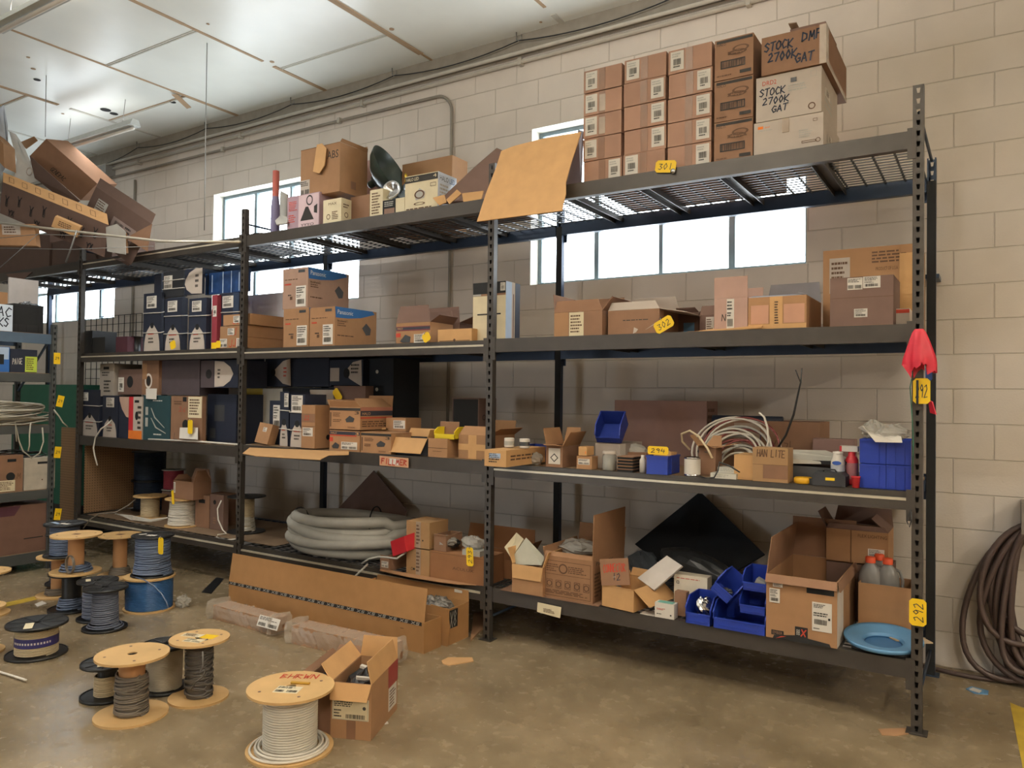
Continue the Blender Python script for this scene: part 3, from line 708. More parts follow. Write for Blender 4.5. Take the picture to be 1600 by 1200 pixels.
def flat(name, label, cat, pts, m, t=.004, z=.0):
    P = [at(u, v, z=z) for u, v in pts]; c = sum(P, Vector())/len(P); q = MB(); q.plate([p-c for p in P], (0,0,t), m); return tag(q.build(name, None, c), label, cat)
def lump(name, label, cat, loc, sx, sy, sz, m, seed=1, amp=.22, n=(18,10), rot=(0,0,0), spots=None, group=None, freq=3.2):
    """crumpled bag: an uneven closed skin resting on loc"""
    from mathutils import noise
    mb = MB(); N, K = n; vs = []; fs = []
    for j in range(K+1):
        ph = math.pi*j/K
        for i in range(N):
            th = 2*math.pi*i/N; d = Vector((math.sin(ph)*math.cos(th), math.sin(ph)*math.sin(th), math.cos(ph)))
            r = 1+amp*noise.noise(d*freq+Vector((seed*7.3,seed,0)))+amp*.8*noise.noise(d*freq*2.7+Vector((seed,seed*3.1,0)))
            vs.append((d.x*sx*r, d.y*sy*r, max(-.78*sz, d.z*sz*r)+.78*sz))
    for j in range(K):
        for i in range(N):
            k = (i+1) % N; fs.append((j*N+i, (j+1)*N+i, (j+1)*N+k, j*N+k))
    mb.add(vs, fs, m, False)
    return tag(mb.build(name, None, loc, rot), label, cat, group)

# ================================================================== TOP SHELF, MIDDLE BAY
y4 = 4.09
carton('brown carton printed ABS with a torn flap, standing high on smaller cartons', B4+.245, 4.11, 470, 531, 229, uD=574, name='cardboard_box', m=KR,
       op={'F': (150,.0001), 'B': (8,.05), 'R': (30,.03)},
       prints=[('F','txt',.68,.70,.96,.86,'ABS',INK),('R','rect',.40,.12,.58,.28,TAPE)], lab=[('F',.0,.02,.24,.36,dict(style='wide',m=WB))])
leaf('torn_flap', 'torn strip of tan cardboard hanging over the front of the ABS carton', 'cardboard', [(489,268,4.085),(499,271,4.085),(507,258,4.085),(510,232,4.09),(503,224,4.11),(495,226,4.09)], KL)
o = carton('mauve carton with a picture of a black gooseneck wall lamp', B4, y4, 449, 499, 304, d=.2, m=PURP,
       prints=[('F','lines',.05,.55,.32,.85,6,INKR),('F','lines',.05,.2,.32,.45,4,INKR),('F','rect',.36,.02,.98,.98,mat('pale_mauve_print','#cdb4b8',.7)),
               ('F','poly',[(.42,.22),(.84,.22),(.70,.52),(.66,.62),(.58,.62),(.54,.52)],INK),('F','ring',.70,.80,.036,INK,.04),('F','poly',[(.84,.42),(.94,.38),(.94,.66),(.84,.60)],INK),
               ('F','txt',.44,.05,.84,.13,'YYYO',INK)])
o = carton('small cream carton with line drawings beneath the ABS carton', B4, y4, 505, 533, 311, uD=549, m=CREAM,
       prints=[('F','txt',.3,.76,.75,.86,'MAX',INKB),('F','ring',.3,.3,.02,INKB),('F','lines',.5,.15,.85,.5,5,INKB),('R','lines',.2,.6,.8,.8,2,INKB),('R','ring',.5,.35,.02,INKB)])
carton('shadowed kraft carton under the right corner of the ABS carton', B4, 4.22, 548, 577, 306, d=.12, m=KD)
pass
# red tube with torn purple wrap
p = at(430, 268, y=4.12); a = at(430, 350, y=4.12); hh = p.z-B4
e = empty('cardboard_tube', (a.x, 4.12, B4), 'upright reddish cardboard tube with a torn purple sleeve beside the window', 'tube')
q = MB(); q.lathe([(.026,.0),(.026,hh),(.023,hh),(.023,.01),(0,.01)], mat('tube_red','#a5564a',.7), 20); q.build('tube', e)
q = MB(); q.lathe([(.036,.0),(.036,hh*.30),(.034,hh*.44),(.028,hh*.55),(.026,hh*.6)], mat('torn_wrap_purple','#6b6584',.5,bump=.5), 12); q.build('torn_sleeve', e)
leaf('folded_board', 'pale grey board standing beside the reddish tube', 'board', [(436,348,4.25),(449,344,4.22),(449,304,4.22),(438,298,4.25)], GREY, .01)
# enamel lamp shades
def shade(name, label, loc, rot, r, h, m, parts=()):
    e = empty(name, loc, label, 'lamp shade', rot=rot)
    q = MB(); q.lathe([(r,0),(r*.98,.012),(r*.86,h*.35),(r*.55,h*.7),(r*.24,h*.88),(r*.22,h),(0,h),(0,h-.004),(r*.2,h-.006),(r*.22,h*.86),(r*.53,h*.68),(r*.84,h*.34),(r*.97,.004),(r,0)], m, 36); q.build('shade', e)
    q = MB(); q.lathe([(.03,h),(.03,h+.05),(.018,h+.06),(0,h+.06)], m, 16); q.build('socket_cap', e)
    return e
p = at(612, 266, y=4.50); shade('enamel_pendant_lamp', 'dark green enamel lamp shade tipped on edge on the top shelf', p, Vector((-.84,-.17,-.45)).to_track_quat('Z','Y').to_euler(), .22, .17, LGREEN)
p = at(590, 305, y=4.36); shade('enamel_pendant_lamp', 'small dark green enamel lamp shade lying low under the tipped one', (p.x-.04, 4.66, B4+.15), (math.radians(35), math.radians(-125), 0), .13, .16, LGREEN)
p = at(640, 320, y=4.44); e = shade('enamel_pendant_lamp', 'grey metal dome lamp shade with a brass finial', (p.x, 4.44, B4+.10), (0, math.radians(-8), 0), .21, .17, mat('grey_enamel','#77828a',.25,metal=.5))
q = MB(); q.lathe([(.012,.23),(.018,.25),(.008,.265),(.016,.28),(.012,.30),(.004,.315),(0,.315)], BRASS, 14); q.build('finial', e)
p = at(612, 297, y=4.17); e = empty('reflector_lamp', p, 'round glass reflector lamp lying between the white cartons', 'lamp', rot=(math.radians(80),0,math.radians(15)))
q = MB(); q.lathe([(.02,-.1),(.03,-.06),(.068,0),(.07,.012),(.06,.012),(.045,.0),(0,-.02)], CHROME, 24); q.build('reflector', e)
carton('tall slim white lighting carton left of the reflector lamp', B4, 4.10, 578, 598, 296, d=.1, m=CREAM, prints=[('F','lines',.15,.1,.85,.9,8,INKB)])
carton('small cream carton with a brown picture panel below the reflector lamp', B4, 4.10, 598, 632, 311, d=.12, m=CREAM, prints=[('F','rect',.0,.0,.6,1,BLKM),('F','rect',.08,.1,.55,.45,TAPE),('F','lines',.08,.55,.5,.9,3,GREY)])
o = carton('cream carton with a black top band and a picture of a downlight', B4, 4.10, 633, 684, 272, uD=713, m=CREAM,
       prints=[('F','rect',0,.80,1,.98,INK),('F','txt',.04,.85,.42,.94,'HALO LED',CREAM),('F','txt',.86,.86,.96,.95,'4',CREAM),('F','poly',[(.3,.45),(.45,.62),(.62,.5),(.6,.34),(.34,.3)],GREY),('F','ring',.45,.2,.05,INKB,.01),
               ('F','ring',.45,.45,.045,INKB,.03),('F','frame',.78,.62,.95,.72,INKB,.003),('F','lines',.05,.04,.95,.1,1,INKB),('R','rect',0,0,1,1,mat('pale_blue_print','#cfd8e4',.6)),('R','txt',.1,.78,.55,.92,'HALO',INK),('R','txt',.62,.78,.9,.92,'LED',PBLUE),('R','lines',.1,.2,.8,.7,5,GREY)])
carton('kraft carton with crumpled tape behind the cream downlight carton', B4, 4.68, 628, 706, 250, d=.2, m=KR)
carton('tall mauve carton behind the dark lamp shade', B4, 4.62, 568, 590, 250, d=.1, m=mat('mauve_print','#b08f88',.7))
# flattened cartons lying on the beam ends
lump('crumpled_cardboard', 'crumpled flattened cardboard at the left end of the middle top shelf', 'cardboard', (at(415,365,y=4.25).x, 4.27, B4+.004), .26, .15, .022, mat('dusty_cardboard','#7d7672',.85), 77, .4)
leaf('plastic_wrap', 'crumpled purple-grey plastic lying at the foot of the reddish tube', 'plastic', [(432,351,4.06),(448,349,4.06),(450,340,4.1),(440,336,4.14),(428,340,4.12)], GREY, .01)

# ================================================================== SECOND SHELF, RIGHT BAY
def o3(*a, **k): return carton(*a, **k)
o3('kraft carton with open flaps at the left end of the right-hand second shelf', A3, 4.10, 866, 941, 487, d=.34, m=KD, op={'F': (0,.07), 'B': (10,.12), 'L': (12,.12), 'R': (35,.10)}, fskew=.03,
   prints=[('F','rect',0,0,.3,1,KR)], lab=[('F',.32,.02,.62,.98,dict(style='lines',m=CREAM))])
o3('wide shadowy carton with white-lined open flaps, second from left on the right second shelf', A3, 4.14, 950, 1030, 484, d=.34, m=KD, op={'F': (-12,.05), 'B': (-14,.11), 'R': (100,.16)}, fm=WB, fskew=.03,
   prints=[('F','lines',.3,.55,.85,.62,1,INK),('F','poly',[(.5,.05),(.52,.3),(.6,.22),(.56,.1)],WB),('F','poly',[(.75,.2),(.95,.42),(.9,.4),(.72,.16)],WB)])
o3('small grey-brown carton with crumpled top behind the 307 tag', A3, 4.45, 1058, 1092, 489, d=.2, m=KP, op={'F': (60,.05), 'R': (70,.05)}, prints=[('F','rect',.3,.1,.8,.6,LBLUE)])
o3('small dull carton half hidden by the tall upright flap of the next carton', A3, 4.40, 1093, 1118, 492, d=.2, m=KP, op={'F': (-20,.06)}, lab=[('F',.4,.1,.9,.9,dict(style='lines'))])
tagcard(1037, 507, 4.045, 32, 19, '302', 'yellow tag clipped at an angle on the second beam of the right bay', ang=28, clip=True, group='yellow inventory tags')
leaf('cardboard_strip', 'crushed strip of cardboard along the second beam of the right bay', 'cardboard', [(1074,524,4.055),(1120,518,4.055),(1190,511,4.055),(1192,507,4.12),(1140,510,4.12),(1076,519,4.12)], KL, .006, zmin=A3+.002)
o3('kraft carton with a tall upright flap and vertical label, right bay second shelf', A3, 4.10, 1116, 1168, 466, d=.3, m=mat('pinkish_cardboard','#b09083',.85), op={'F': (3,.115), 'B': (20,.1)}, fskew=.0,
   prints=[('F','hand',.22,.3,.36,.5,'N',INK,.004)], lab=[('F',.38,.02,.6,.98,dict(style='ship'))])
o3('kraft carton with sideways print on pale tape and its rear flap raised', A3, 4.10, 1169, 1260, 463, uD=1283, m=KR, op={'B': (6,.12), 'F': (-75,.05), 'R': (-60,.05)}, fm=mat('bluish_printed_card','#7f7b80',.8), fskew=.02,  # flaps in one bluish print colour
   prints=[('F','rect',0,.02,1,.16,KL),('F','rect',.05,.18,.36,.75,mat('pink_tape','#c09075',.5)),('F','rect',.62,.18,.97,.75,mat('pink_tape','#c09075',.5)),('F','rect',.38,0,.60,1,KL)],
   lab=[('F',.44,.1,.56,.9,dict(style=[('lines',.2,.05,.8,.95,9,INK)],m=KL,name='printed_label'))])
o3('very large brown carton at the back right of the second shelf, print at its top', A3, 4.50, 1286, 1437, 386, d=.35, m=KR,
   prints=[('F','lines',.52,.80,.97,.95,4,INKB),('F','txt',.56,.72,.86,.76,'PRODUCT OF U.S.A. 60612',INKB)],
   lab=[('F',.07,.48,.29,.90,dict(style='lines',m=WB)),('F',.80,.0,.96,.9,dict(style='tape',m=KL))])
o3('dull brown carton with a torn shipping label, in front of the very large carton', A3, 4.10, 1297, 1396, 432, d=.3, m=KP,
   prints=[('F','rect',0,.575,1,.585,INKB),('F','rect',0,.0,1,.02,KD)], lab=[('F',.28,.74,.52,.98,dict(style='wide')),('F',.53,.76,.80,.99,dict(style='ship')),('F',.39,.18,.60,.35,dict(style='ship'))])
o3('small pale carton beside the right rack post on the second shelf', A3, 4.22, 1398, 1421, 482, d=.2, m=WB, prints=[('F','rect',0,.75,1,.95,INKR)])

# ================================================================== SECOND SHELF, MIDDLE BAY
LB3 = at(480, 545, y=4.09)
pan = lambda tx=.08: [('F','rect',.62,.88,.88,.95,INK),('F','rect',.62,.88,.88,.95,DGREY),('F','lines',.08,.70,.9,.74,1,INKB),('F','lines',.08,.56,.4,.64,1,INKR),('F','lines',.22,.3,.42,.36,1,INK),('F','rect',.3,.22,.4,.3,INKB),
        ('R','poly',[(0,1),(.02,.72),(.3,.73),(.6,.78),(.95,.92),(.9,1)],PBLUE),('R','txt',.06,.82,.42,.93,'Panasonic',WH),('R','lines',.06,.5,.3,.66,3,INKB),('R','lines',.06,.24,.48,.3,1,INKB),
        ('R','poly',[(.64,.52),(.74,.66),(.86,.52),(.84,.36),(.74,.34)],DGREY),('R','txt',.05,.62,.3,.68,'FV-0811VF5',INKB)]
plb = [('F',.54,.04,.93,.55,dict(style='ship'))]
zz = at(503, 480, y=4.09).z
carton('kraft fan carton, bottom left of the three beside the flat brown cartons', B3, 4.09, 443, 482.5, 482, d=.36, m=KR, prints=pan(), lab=plb, group='fan cartons with blue bands')
carton('kraft fan carton with a blue band, bottom right of the three', B3, 4.09, 484, 523, 480, uD=588, m=KR, prints=pan(), lab=plb, group='fan cartons with blue bands')
carton('kraft fan carton with a blue band stacked on top of the other two', zz+.004, 4.09, 442, 481, 419, uD=545, m=mat('pale_kraft','#a08270',.85), prints=pan(), lab=plb, group='fan cartons with blue bands')
zc1 = at(364, 527, y=4.085).z; zc2 = at(368, 508, y=4.09).z; zc3 = at(370, 490, y=4.095).z
cw = lambda u0, u1, u2, v, zb, y, lab, ws: carton(lab, zb, y, u0, u1, v, uD=u2, m=KR, lab=ws, prints=[('F','hand',.35,.15,.62,.8,'JJ',INKR,.007)], group='flat brown cartons')
cw(343, 386, 443, 527, C3, 4.11, 'flat brown carton with two white labels, bottom of a stack of three', [('F',.02,.1,.28,.9,dict(style='wide')),('F',.62,.1,.98,.9,dict(style='lines'))])
cw(344, 387, 443, 509, zc1+.002, 4.11, 'flat brown carton with a small label, middle of a stack of three', [('F',.28,.2,.52,.8,dict(style='ship'))])
cw(349, 391, 443, 491, zc2+.002, 4.112, 'flat brown carton with red marks, top of a stack of three', [('F',.38,.2,.62,.85,dict(style='ship'))])
carton('long white carton lying behind the flat brown cartons', C3+.004, 4.52, 386, 470, 458, d=.3, m=mat('white_carton_cool','#d4d2d6',.6), prints=[('F','lines',.1,.45,.9,.5,1,GREY),('F','lines',.1,.35,.9,.4,1,GREY)])
halo = [('F','rect',0,.60,1,.82,mat('wine_band','#6e3038',.7)),('F','rect',0,.66,1,.78,mat('halo_dark_band','#2b2c38',.7)),('F','txt',.04,.68,.2,.77,'HALO',KL),('F','rect',.0,.30,.14,.5,INKR),('F','poly',[(.12,.1),(.28,.42),(.44,.3),(.42,.02),(.2,.02)],DGREY)]
carton('open kraft carton with red and black bands and raised flaps', B3, 4.085, 619, 672, 504, d=.26, m=KR, op={'F': (-8,.12), 'B': (4,.1), 'R': (55,.08)}, fskew=.03, fm=KP, prints=halo, lab=[('F',.54,.0,.86,.42,dict(style='ship'))])
carton('empty brown carton with a raised flap behind the red and black banded carton', B3, 4.42, 662, 718, 506, d=.2, m=KP, op={'F': (-6,.12), 'R': (70,.12)}, fskew=.02)
carton('low tan mailer carton with a tuck tab in front of the tall white carton', B3, 4.085, 684, 737, 514, d=.2, m=KL, prints=[('F','rect',.05,.03,.95,.08,INKB),('F','circ',.5,.1,.01,INKB)])
tagcard(666, 527, 4.045, 15, 14, '', 'small yellow tag clipped under the red and black banded carton', ang=30, group='yellow inventory tags')
o = carton('tall white carton with a black top band standing across the middle post', A3, 4.15, 739, 790, 441, uD=812, m=CREAM,
       prints=[('F','rect',0,.80,1,1,BLKM),('F','rect',0,.765,1,.80,KD),('F','rect',.14,.435,.86,.46,INK),('F','rect',.0,.77,.25,.8,GREY),('R','rect',0,0,.42,1,SKYB),('R','rect',.42,0,.6,1,WB),('R','rect',.64,0,1,1,NAVY),('R','rect',.5,.05,.56,.8,INKB)], lab=[('F',.84,.84,.98,.98,dict(style='bar'))])

# ================================================================== CABLE PULL BOXES
PEACH = mat('peach_print', '#b99a88', .75)
def bellp(side='F', x0=.06, x1=.94, h=.46, m=WB):
    c = (x0+x1)/2; w = (x1-x0)/2
    return (side, 'poly', [(x0,0),(x1,0),(x1-w*.06,h*.35),(x1-w*.25,h*.7),(c+w*.32,h*.92),(c+w*.16,h),(c-w*.16,h),(c-w*.32,h*.92),(x0+w*.25,h*.7),(x0+w*.06,h*.35)], m)
def cable_box(label, z, y, uL, uR, vT, uD=None, d=.3, bell=True, lab=(.18,.74,.72,.95), strap=True, extra=(), m=None, rz=0, group=None, hole=True, **kw):
    pr = list(extra)
    if bell: pr += [bellp(), ('F','lines',.3,.12,.7,.24,2,INK), ('F','lines',.28,.27,.72,.31,1,INKR)]
    if bell and hole: pr += [('F','circ',.5,.44,.026,BLKM)]
    ls = [('F', *lab, dict(style='ship'))] if lab else []
    o = carton(label, z, y, uL, uR, vT, uD=uD, d=d, m=m or NAVY, prints=pr, lab=ls, name='cable_box', cat='cable box', group=group, rz=rz, **kw)
    if strap:
        bb = [Vector(v.co) for v in o.data.vertices[:8]]; w = max(v.x for v in bb); dd = max(v.y for v in bb); h = max(v.z for v in bb)
        for f in (.32, .66):
            q = MB(); q.tube([(-.003,-.004,h*f),(w+.004,-.004,h*(f-.01)),(w+.004,dd,h*(f+.01))], .004, WH, 6); q.build('strap', o)
    return o
G1_ = 'dark blue cable pull boxes'
YC = 4.10
# second shelf, left bay: lower row
cable_box('dark blue cable box with a torn white flap, leftmost standing on the second shelf', C3, YC, 224, 252, 458, uD=256, group=G1_, extra=[('L','rect',0,0,1,1,GREY)])
cable_box('dark blue cable box behind the small yellow tag on the left second shelf', C3, YC, 257, 284, 466, uD=293, group=G1_)
cable_box('dark blue cable box, third from the left on the left second shelf', C3, YC, 295, 322, 466, uD=330, group=G1_)
carton('narrow crimson carton squeezed between the dark blue cable boxes', C3, YC+.02, 331, 339, 461, d=.3, m=mat('crimson_carton','#8a2f3b',.7), prints=[('F','rect',0,0,1,.12,YEL)], lab=[('F',.2,.6,.9,.8,dict(style='bar'))])
cable_box('dark blue cable box beside the left-hand rack post, above the flat brown cartons', C3, YC+.06, 342, 373, 458, uD=377, group=G1_, extra=[('F','rect',.7,0,1,1,WIRED)])
z2 = at(290, 463, y=YC+.05).z
carton('dark carton tilted on top of the leftmost cable box', z2+.02, YC+.1, 241, 252, 428, d=.25, m=NAVY, prints=[('F','frame',.1,.1,.9,.9,DGREY,.004)], name='cable_box', cat='cable box')
cable_box('black cable box with a tilted paper label on the upper row', z2+.004, YC+.04, 255, 287, 424, uD=293, bell=False, lab=(.04,.3,.45,.85), strap=True, m=mat('black_carton','#24262b',.6))
o = cable_box('dark cable box lying with its round white flap facing out, upper row', z2+.004, YC+.02, 289, 316, 420, uD=320, bell=False, lab=None, strap=False, extra=[('F','poly',[(1,0),(1,1),(.6,1),(.25,.86),(.05,.6),(0,.42),(.12,.2),(.4,.03)],WB),('F','lines',.6,.2,.8,.8,3,INK)])
cable_box('blue shrink-wrapped cable boxes bundle at the right end of the upper row', z2+.004, YC+.10, 321, 387, 424, uD=392, bell=False, lab=None, strap=False, m=mat('blue_wrapped','#23406e',.3,noise=.25,scale=20),
          extra=[('F','rect',.05,0,.09,1,NAVY),('F','rect',.16,.1,.18,.9,SKYB),('F','rect',.42,0,.44,1,SKYB),('F','rect',.62,0,.635,1,SKYB),('F','rect',.8,.05,.82,.9,SKYB)])
tagcard(270, 539, 4.045, 14, 13, '', 'small yellow tag stuck at the foot of a cable box on the left second shelf', ang=15, group='yellow inventory tags')
tagcard(341, 538, 4.045, 11, 11, '', 'small yellow label with a dark square beside the flat brown cartons', clip=False, group='yellow inventory tags')
# low things at the left end of that shelf
def tray(name, label, cat, z, y, uL, uR, vT, m, d=.25, **kw): return carton(label, z, y, uL, uR, vT, d=d, m=m, op={}, name=name, cat=cat, **kw)
tray('plastic_bin', 'black plastic bin with a cut-away front at the left end of the second shelf', 'bin', C3, 4.12, 124, 144, 517, BLK)
tray('plastic_bin', 'low dark plastic bin beside the first one, far left of the second shelf', 'bin', C3, 4.12, 145, 164, 527, BLK)
carton('small maroon carton among dark bins at the left end of the second shelf', C3, 4.12, 181, 199, 526, d=.2, m=mat('maroon','#4b2530',.6))
q = MB(); q.lathe([(0,0),(.05,0),(.05,.006),(.035,.01),(.035,.05),(.05,.055),(.05,.06),(0,.06)], BLK, 24); p = at(172, 545, y=4.2); tag(q.build('cable_reel', None, (p.x, 4.2, C3)), 'small silver-grey reel between the dark bins at the far left', 'reel')
for uu, hh, rr, lb in [(214,.155,.055,'tall black reel standing left of the dark blue cable boxes'), (205,.05,.05,'low black reel beside the maroon carton')]:
    q = MB(); q.lathe([(0,0),(rr,0),(rr,.006),(rr*.6,.01),(rr*.6,hh-.01),(rr,hh-.006),(rr,hh),(0,hh)], BLK, 24); p = at(uu, 545, y=4.22); tag(q.build('cable_reel', None, (p.x, 4.22, C3)), lb, 'reel')
# wire grid basket standing at the back left
def grid(name, label, cat, u0, u1, v0, v1, y, nx, nz, m, r=.003, group=None):
    a, b = at(u0, v1, y=y), at(u1, v1, y=y); top = at((u0+u1)/2, v0, y=y).z; zb = a.z; q = MB(); w = b.x-a.x; h = top-zb
    for i in range(nx+1): q.box(w*i/nx-r, -r, 0, w*i/nx+r, r, h, m)
    for i in range(nz+1): q.box(0, r, h*i/nz-r, w, 3*r, h*i/nz+r, m)
    return tag(q.build(name, None, (a.x, y, zb)), label, cat, group)
grid('wire_grid_panel', 'dark wire grid panel standing at the back of the far left shelves', 'grid', 133, 250, 492, 548, 4.86, 13, 4, BLK)
grid('wire_grid_panel', 'lower dark wire grid seen behind the cable boxes at the far left', 'grid', 131, 222, 562, 690, 4.88, 10, 9, BLK)

# third shelf, left bay
cable_box('dark blue cable box with a tilted white flap, leftmost on the third shelf', C2, YC, 126, 155, 609, uD=162, lab=(.06,.76,.4,.94), extra=[('R','rect',0,0,1,1,NAVY)])
carton('navy carton with a peach half circle standing behind the leftmost cable boxes', C2, 4.34, 152, 182, 611, d=.2, m=NAVY, prints=[('F','poly',[(0,1),(.6,1),(.6,.4),(.3,.5),(.1,.75)],PEACH)], name='cable_box', cat='cable box')
o = cable_box('dark blue cable box with a white cable coming out, left end of the third shelf', C2, YC, 160, 184, 618, uD=190, lab=(.25,.72,.75,.95), strap=False)
q = MB(); pts = [(at(u,v,y=y)-at(172,655,y=4.09)) for u,v,y in [(174,657,4.10),(167,664,4.05),(158,670,4.03),(149,684,4.025),(146,700,4.02),(148,712,4.02),(152,727,4.02)]]; q.tube(pts, .007, WIREW, 8)
tag(q.build('loose_cable', None, at(172,655,y=4.09)), 'white cable curving out of a cable box and down over the beam', 'cable')
carton('navy carton with a peach half oval left of the crimson carton, third shelf', C2, YC, 186, 201, 620, d=.3, m=NAVY, prints=[('F','poly',[(0,1),(1,1),(1,.5),(.75,.52),(.3,.7),(.05,.9)],PEACH)], name='cable_box', cat='cable box')
carton('crimson and orange carton edge on the third shelf', C2, YC-.005, 201, 208, 620, d=.3, m=RED, prints=[('F','rect',0,0,1,.2,INKO)])
carton('white printed cable carton with an orange base and a round hole', C2, YC-.01, 208, 222, 620, d=.3, m=WB, prints=[('F','rect',0,0,1,.2,INKO),('F','circ',.4,.55,.025,BLKM,.04),('F','rect',.15,.86,.65,.92,BLKM),('F','lines',.5,.2,.95,.8,5,INK)], name='cable_box', cat='cable box')
carton('dark teal cable carton with curved white line print, third shelf', C2, YC-.01, 224, 266, 618, d=.3, m=TEAL, name='cable_box', cat='cable box',
       prints=[('F','lines',.35,.86,.8,.9,1,WH),('F','rect',.08,.56,.18,.74,GREY),('F','rect',.08,.3,.18,.5,GREY),('F','poly',[(.28,.72),(.31,.72),(.45,.52),(.8,.3),(.8,.28),(.42,.5)],GREY),('F','poly',[(.28,.5),(.31,.5),(.5,.3),(.85,.18),(.85,.16),(.46,.28)],GREY),('F','lines',.4,.1,.7,.16,1,WH)])
zm = at(200, 617, y=YC+.1).z
carton('tall pale printed carton standing on the lower cable boxes at the left', at(166,620,y=4.12).z+.004, 4.11, 156, 178, 568, d=.28, m=mat('pale_grey_carton','#9f968b',.75), prints=[('F','rect',.25,.82,.65,.9,BLKM),('F','lines',.15,.6,.7,.75,2,INK),('F','lines',.3,.1,.85,.5,4,INK)])
carton('dark carton with a round hole and pale label on the upper row, third shelf', zm+.004, 4.13, 185, 222, 577, d=.28, m=KP, prints=[('F','circ',.5,.5,.05,BLKM,.055)], lab=[('F',.0,.1,.24,.68,dict(style='bar'))], name='cable_box', cat='cable box')
carton('kraft cable carton with a white ring and hanging label, upper row', zm+.004, 4.13, 222, 248, 563, d=.28, m=KD, prints=[('F','ring',.4,.40,.055,WH,.07),('F','rect',.02,.45,.3,.92,KR),('F','circ',.4,.40,.03,BLKM,.045)], name='cable_box', cat='cable box')
q = leaf('paper_label', 'white label hanging on the front of the dark teal cable carton', 'label', [(228,607,4.075),(245,607,4.075),(244,624,4.072),(228,623,4.072)], WH, .002)
carton('long dark brown carton on the upper row under the beam', zm+.004, 4.16, 249, 312, 563, d=.3, m=mat('deep_brown_carton','#4a4044',.8))
carton('kraft cable carton with a round hole and tape labels behind the yellow tag', C2, YC-.01, 267, 316, 619, uD=322, m=KD, name='cable_box', cat='cable box',
       prints=[('F','circ',.48,.38,.045,BLKM),('F','rect',.38,.88,.5,.98,BLKM),('F','hand',.1,.06,.6,.2,'LST',MRK,.004),('F','lines',.1,.8,.4,.9,2,INKB),('F','hand',.25,.66,.5,.76,'26',INKR,.003)], lab=[('F',.56,.54,.98,.99,dict(style='lines',m=CREAM))])
leaf('paper_label', 'wide white label taped over the beam below the kraft cable carton', 'label', [(281,668,4.072),(309,668,4.072),(309,687,4.045),(280,685,4.045)], WH, .002)
tagcard(297, 667, 4.035, 12, 22, '', 'upright yellow tag in front of the kraft cable carton on the third shelf', group='yellow inventory tags')
carton('dark blue cable carton with a round white flap left of the rack post', at(340,606,y=4.2).z, 4.14, 314, 372, 563, d=.3, m=NAVY, name='cable_box', cat='cable box',
       prints=[('F','circ',.26,.45,.03,BLKM),('F','rect',0,0,.36,1,mat('deep_brown_carton','#4a4044',.8)),('F','circ',.22,.5,.04,BLKM),('F','poly',[(.38,.02),(.38,.98),(.62,.95),(.8,.75),(.88,.5),(.8,.25),(.62,.05)],WB),('F','lines',.46,.3,.56,.7,3,INK)])
carton('dark navy carton behind the rack post on the third shelf', C2, 4.22, 324, 369, 616, d=.3, m=NAVY, prints=[('F','rect',.25,.45,.6,.78,DGREY),('F','rect',.1,.1,.3,.3,DGREY)], lab=None or (), name='cable_box', cat='cable box')
# conduit bits lying along this shelf
for (u0,v0,u1,v1,yy,m,l) in [(232,694,385,686,4.07,WIREW,'pale plastic conduit lying along the front of the third shelf at the left'),(330,690,384,694,4.10,BLK,'black pipe lying behind the pale conduit near the left rack post')]:
    a, b = at(u0,v0,y=yy), at(u1,v1,y=yy); q = MB(); q.tube([(0,0,0),((b.x-a.x)/2,.01,.008),(b.x-a.x,.05,.0)], .008, m, 8); tag(q.build('conduit_length', None, (a.x, yy, C2+.010)), l, 'conduit')

# ================================================================== THIRD SHELF, MIDDLE BAY
zu = at(450, 604, y=4.5).z
GN = 'navy cartons in the shadow at the back of the third shelf'
for (ua, ub, v0, pr, lb) in [(384, 412, 562, [('F','rect',.06,.25,.5,.75,WB),('F','rect',.75,.25,1,.75,WB)], 'navy carton with two small white labels just right of the left rack post'),
    (413, 455, 560, [('F','rect',.0,0,.04,1,WH),('F','poly',[(1,.02),(.96,.98),(.7,.9),(.5,.7),(.3,.5),(.5,.3),(.7,.1)],WB),('F','circ',.34,.5,.03,BLKM),('F','lines',.72,.3,.85,.7,3,INKR)], 'navy cable carton lying on its side with a pale round flap, upper back row'),
    (456, 514, 560, [], 'plain navy carton at the back of the upper row'),
    (515, 567, 562, [('F','rect',.02,.2,.3,.7,WB),('F','poly',[(.98,.0),(.95,.98),(.7,.9),(.5,.6),(.6,.3)],WB),('F','circ',.52,.5,.035,BLKM,.04),('F','lines',.65,.45,.9,.85,3,INK)], 'navy cable carton with a label and pale flap, right end of the upper back row')]:
    carton(lb, zu, 4.5, ua, ub, v0, d=.35, m=NAVY, prints=pr, name='cable_box', cat='cable box')
carton('tall black cabinet-like carton at the back right of the navy cartons', B2, 4.56, 572, 614, 560, d=.32, m=GBLK, prints=[('F','circ',.4,.85,.015,GREY),('F','circ',.4,.65,.015,GREY)])
for i,(ua,ub,v0,m,lb) in enumerate([(384,410,607,mat('mustard_carton','#b89b3a',.7),'mustard yellow carton at the back behind the left rack post'),(410,441,607,mat('foam_white','#b8b3a6',.7,bump=.4),'crumpled pale bag-covered carton beside the mustard carton'),(441,516,606,GBLK,'black carton under the upper back row, behind the small white carton'),(516,566,602,GBLK,'black carton at the back behind the brown carton with a yellow diamond tag')]):
    carton(lb, B2+.12 if i < 2 else B2, 4.50, ua, ub, v0, d=.3, m=m)
a_ = at(384,641,y=4.49).x; crate('cardboard_box', 'long low black carton under the mustard carton', 'box', (a_, 4.49, B2+.0015), at(441,641,y=4.49).x-a_, .3, .117, GBLK)
carton('leaning pale grey carton low at the back beside the left rack post', B2, 4.55, 392, 425, 655, d=.12, m=mat('pale_grey_carton','#9f968b',.75))
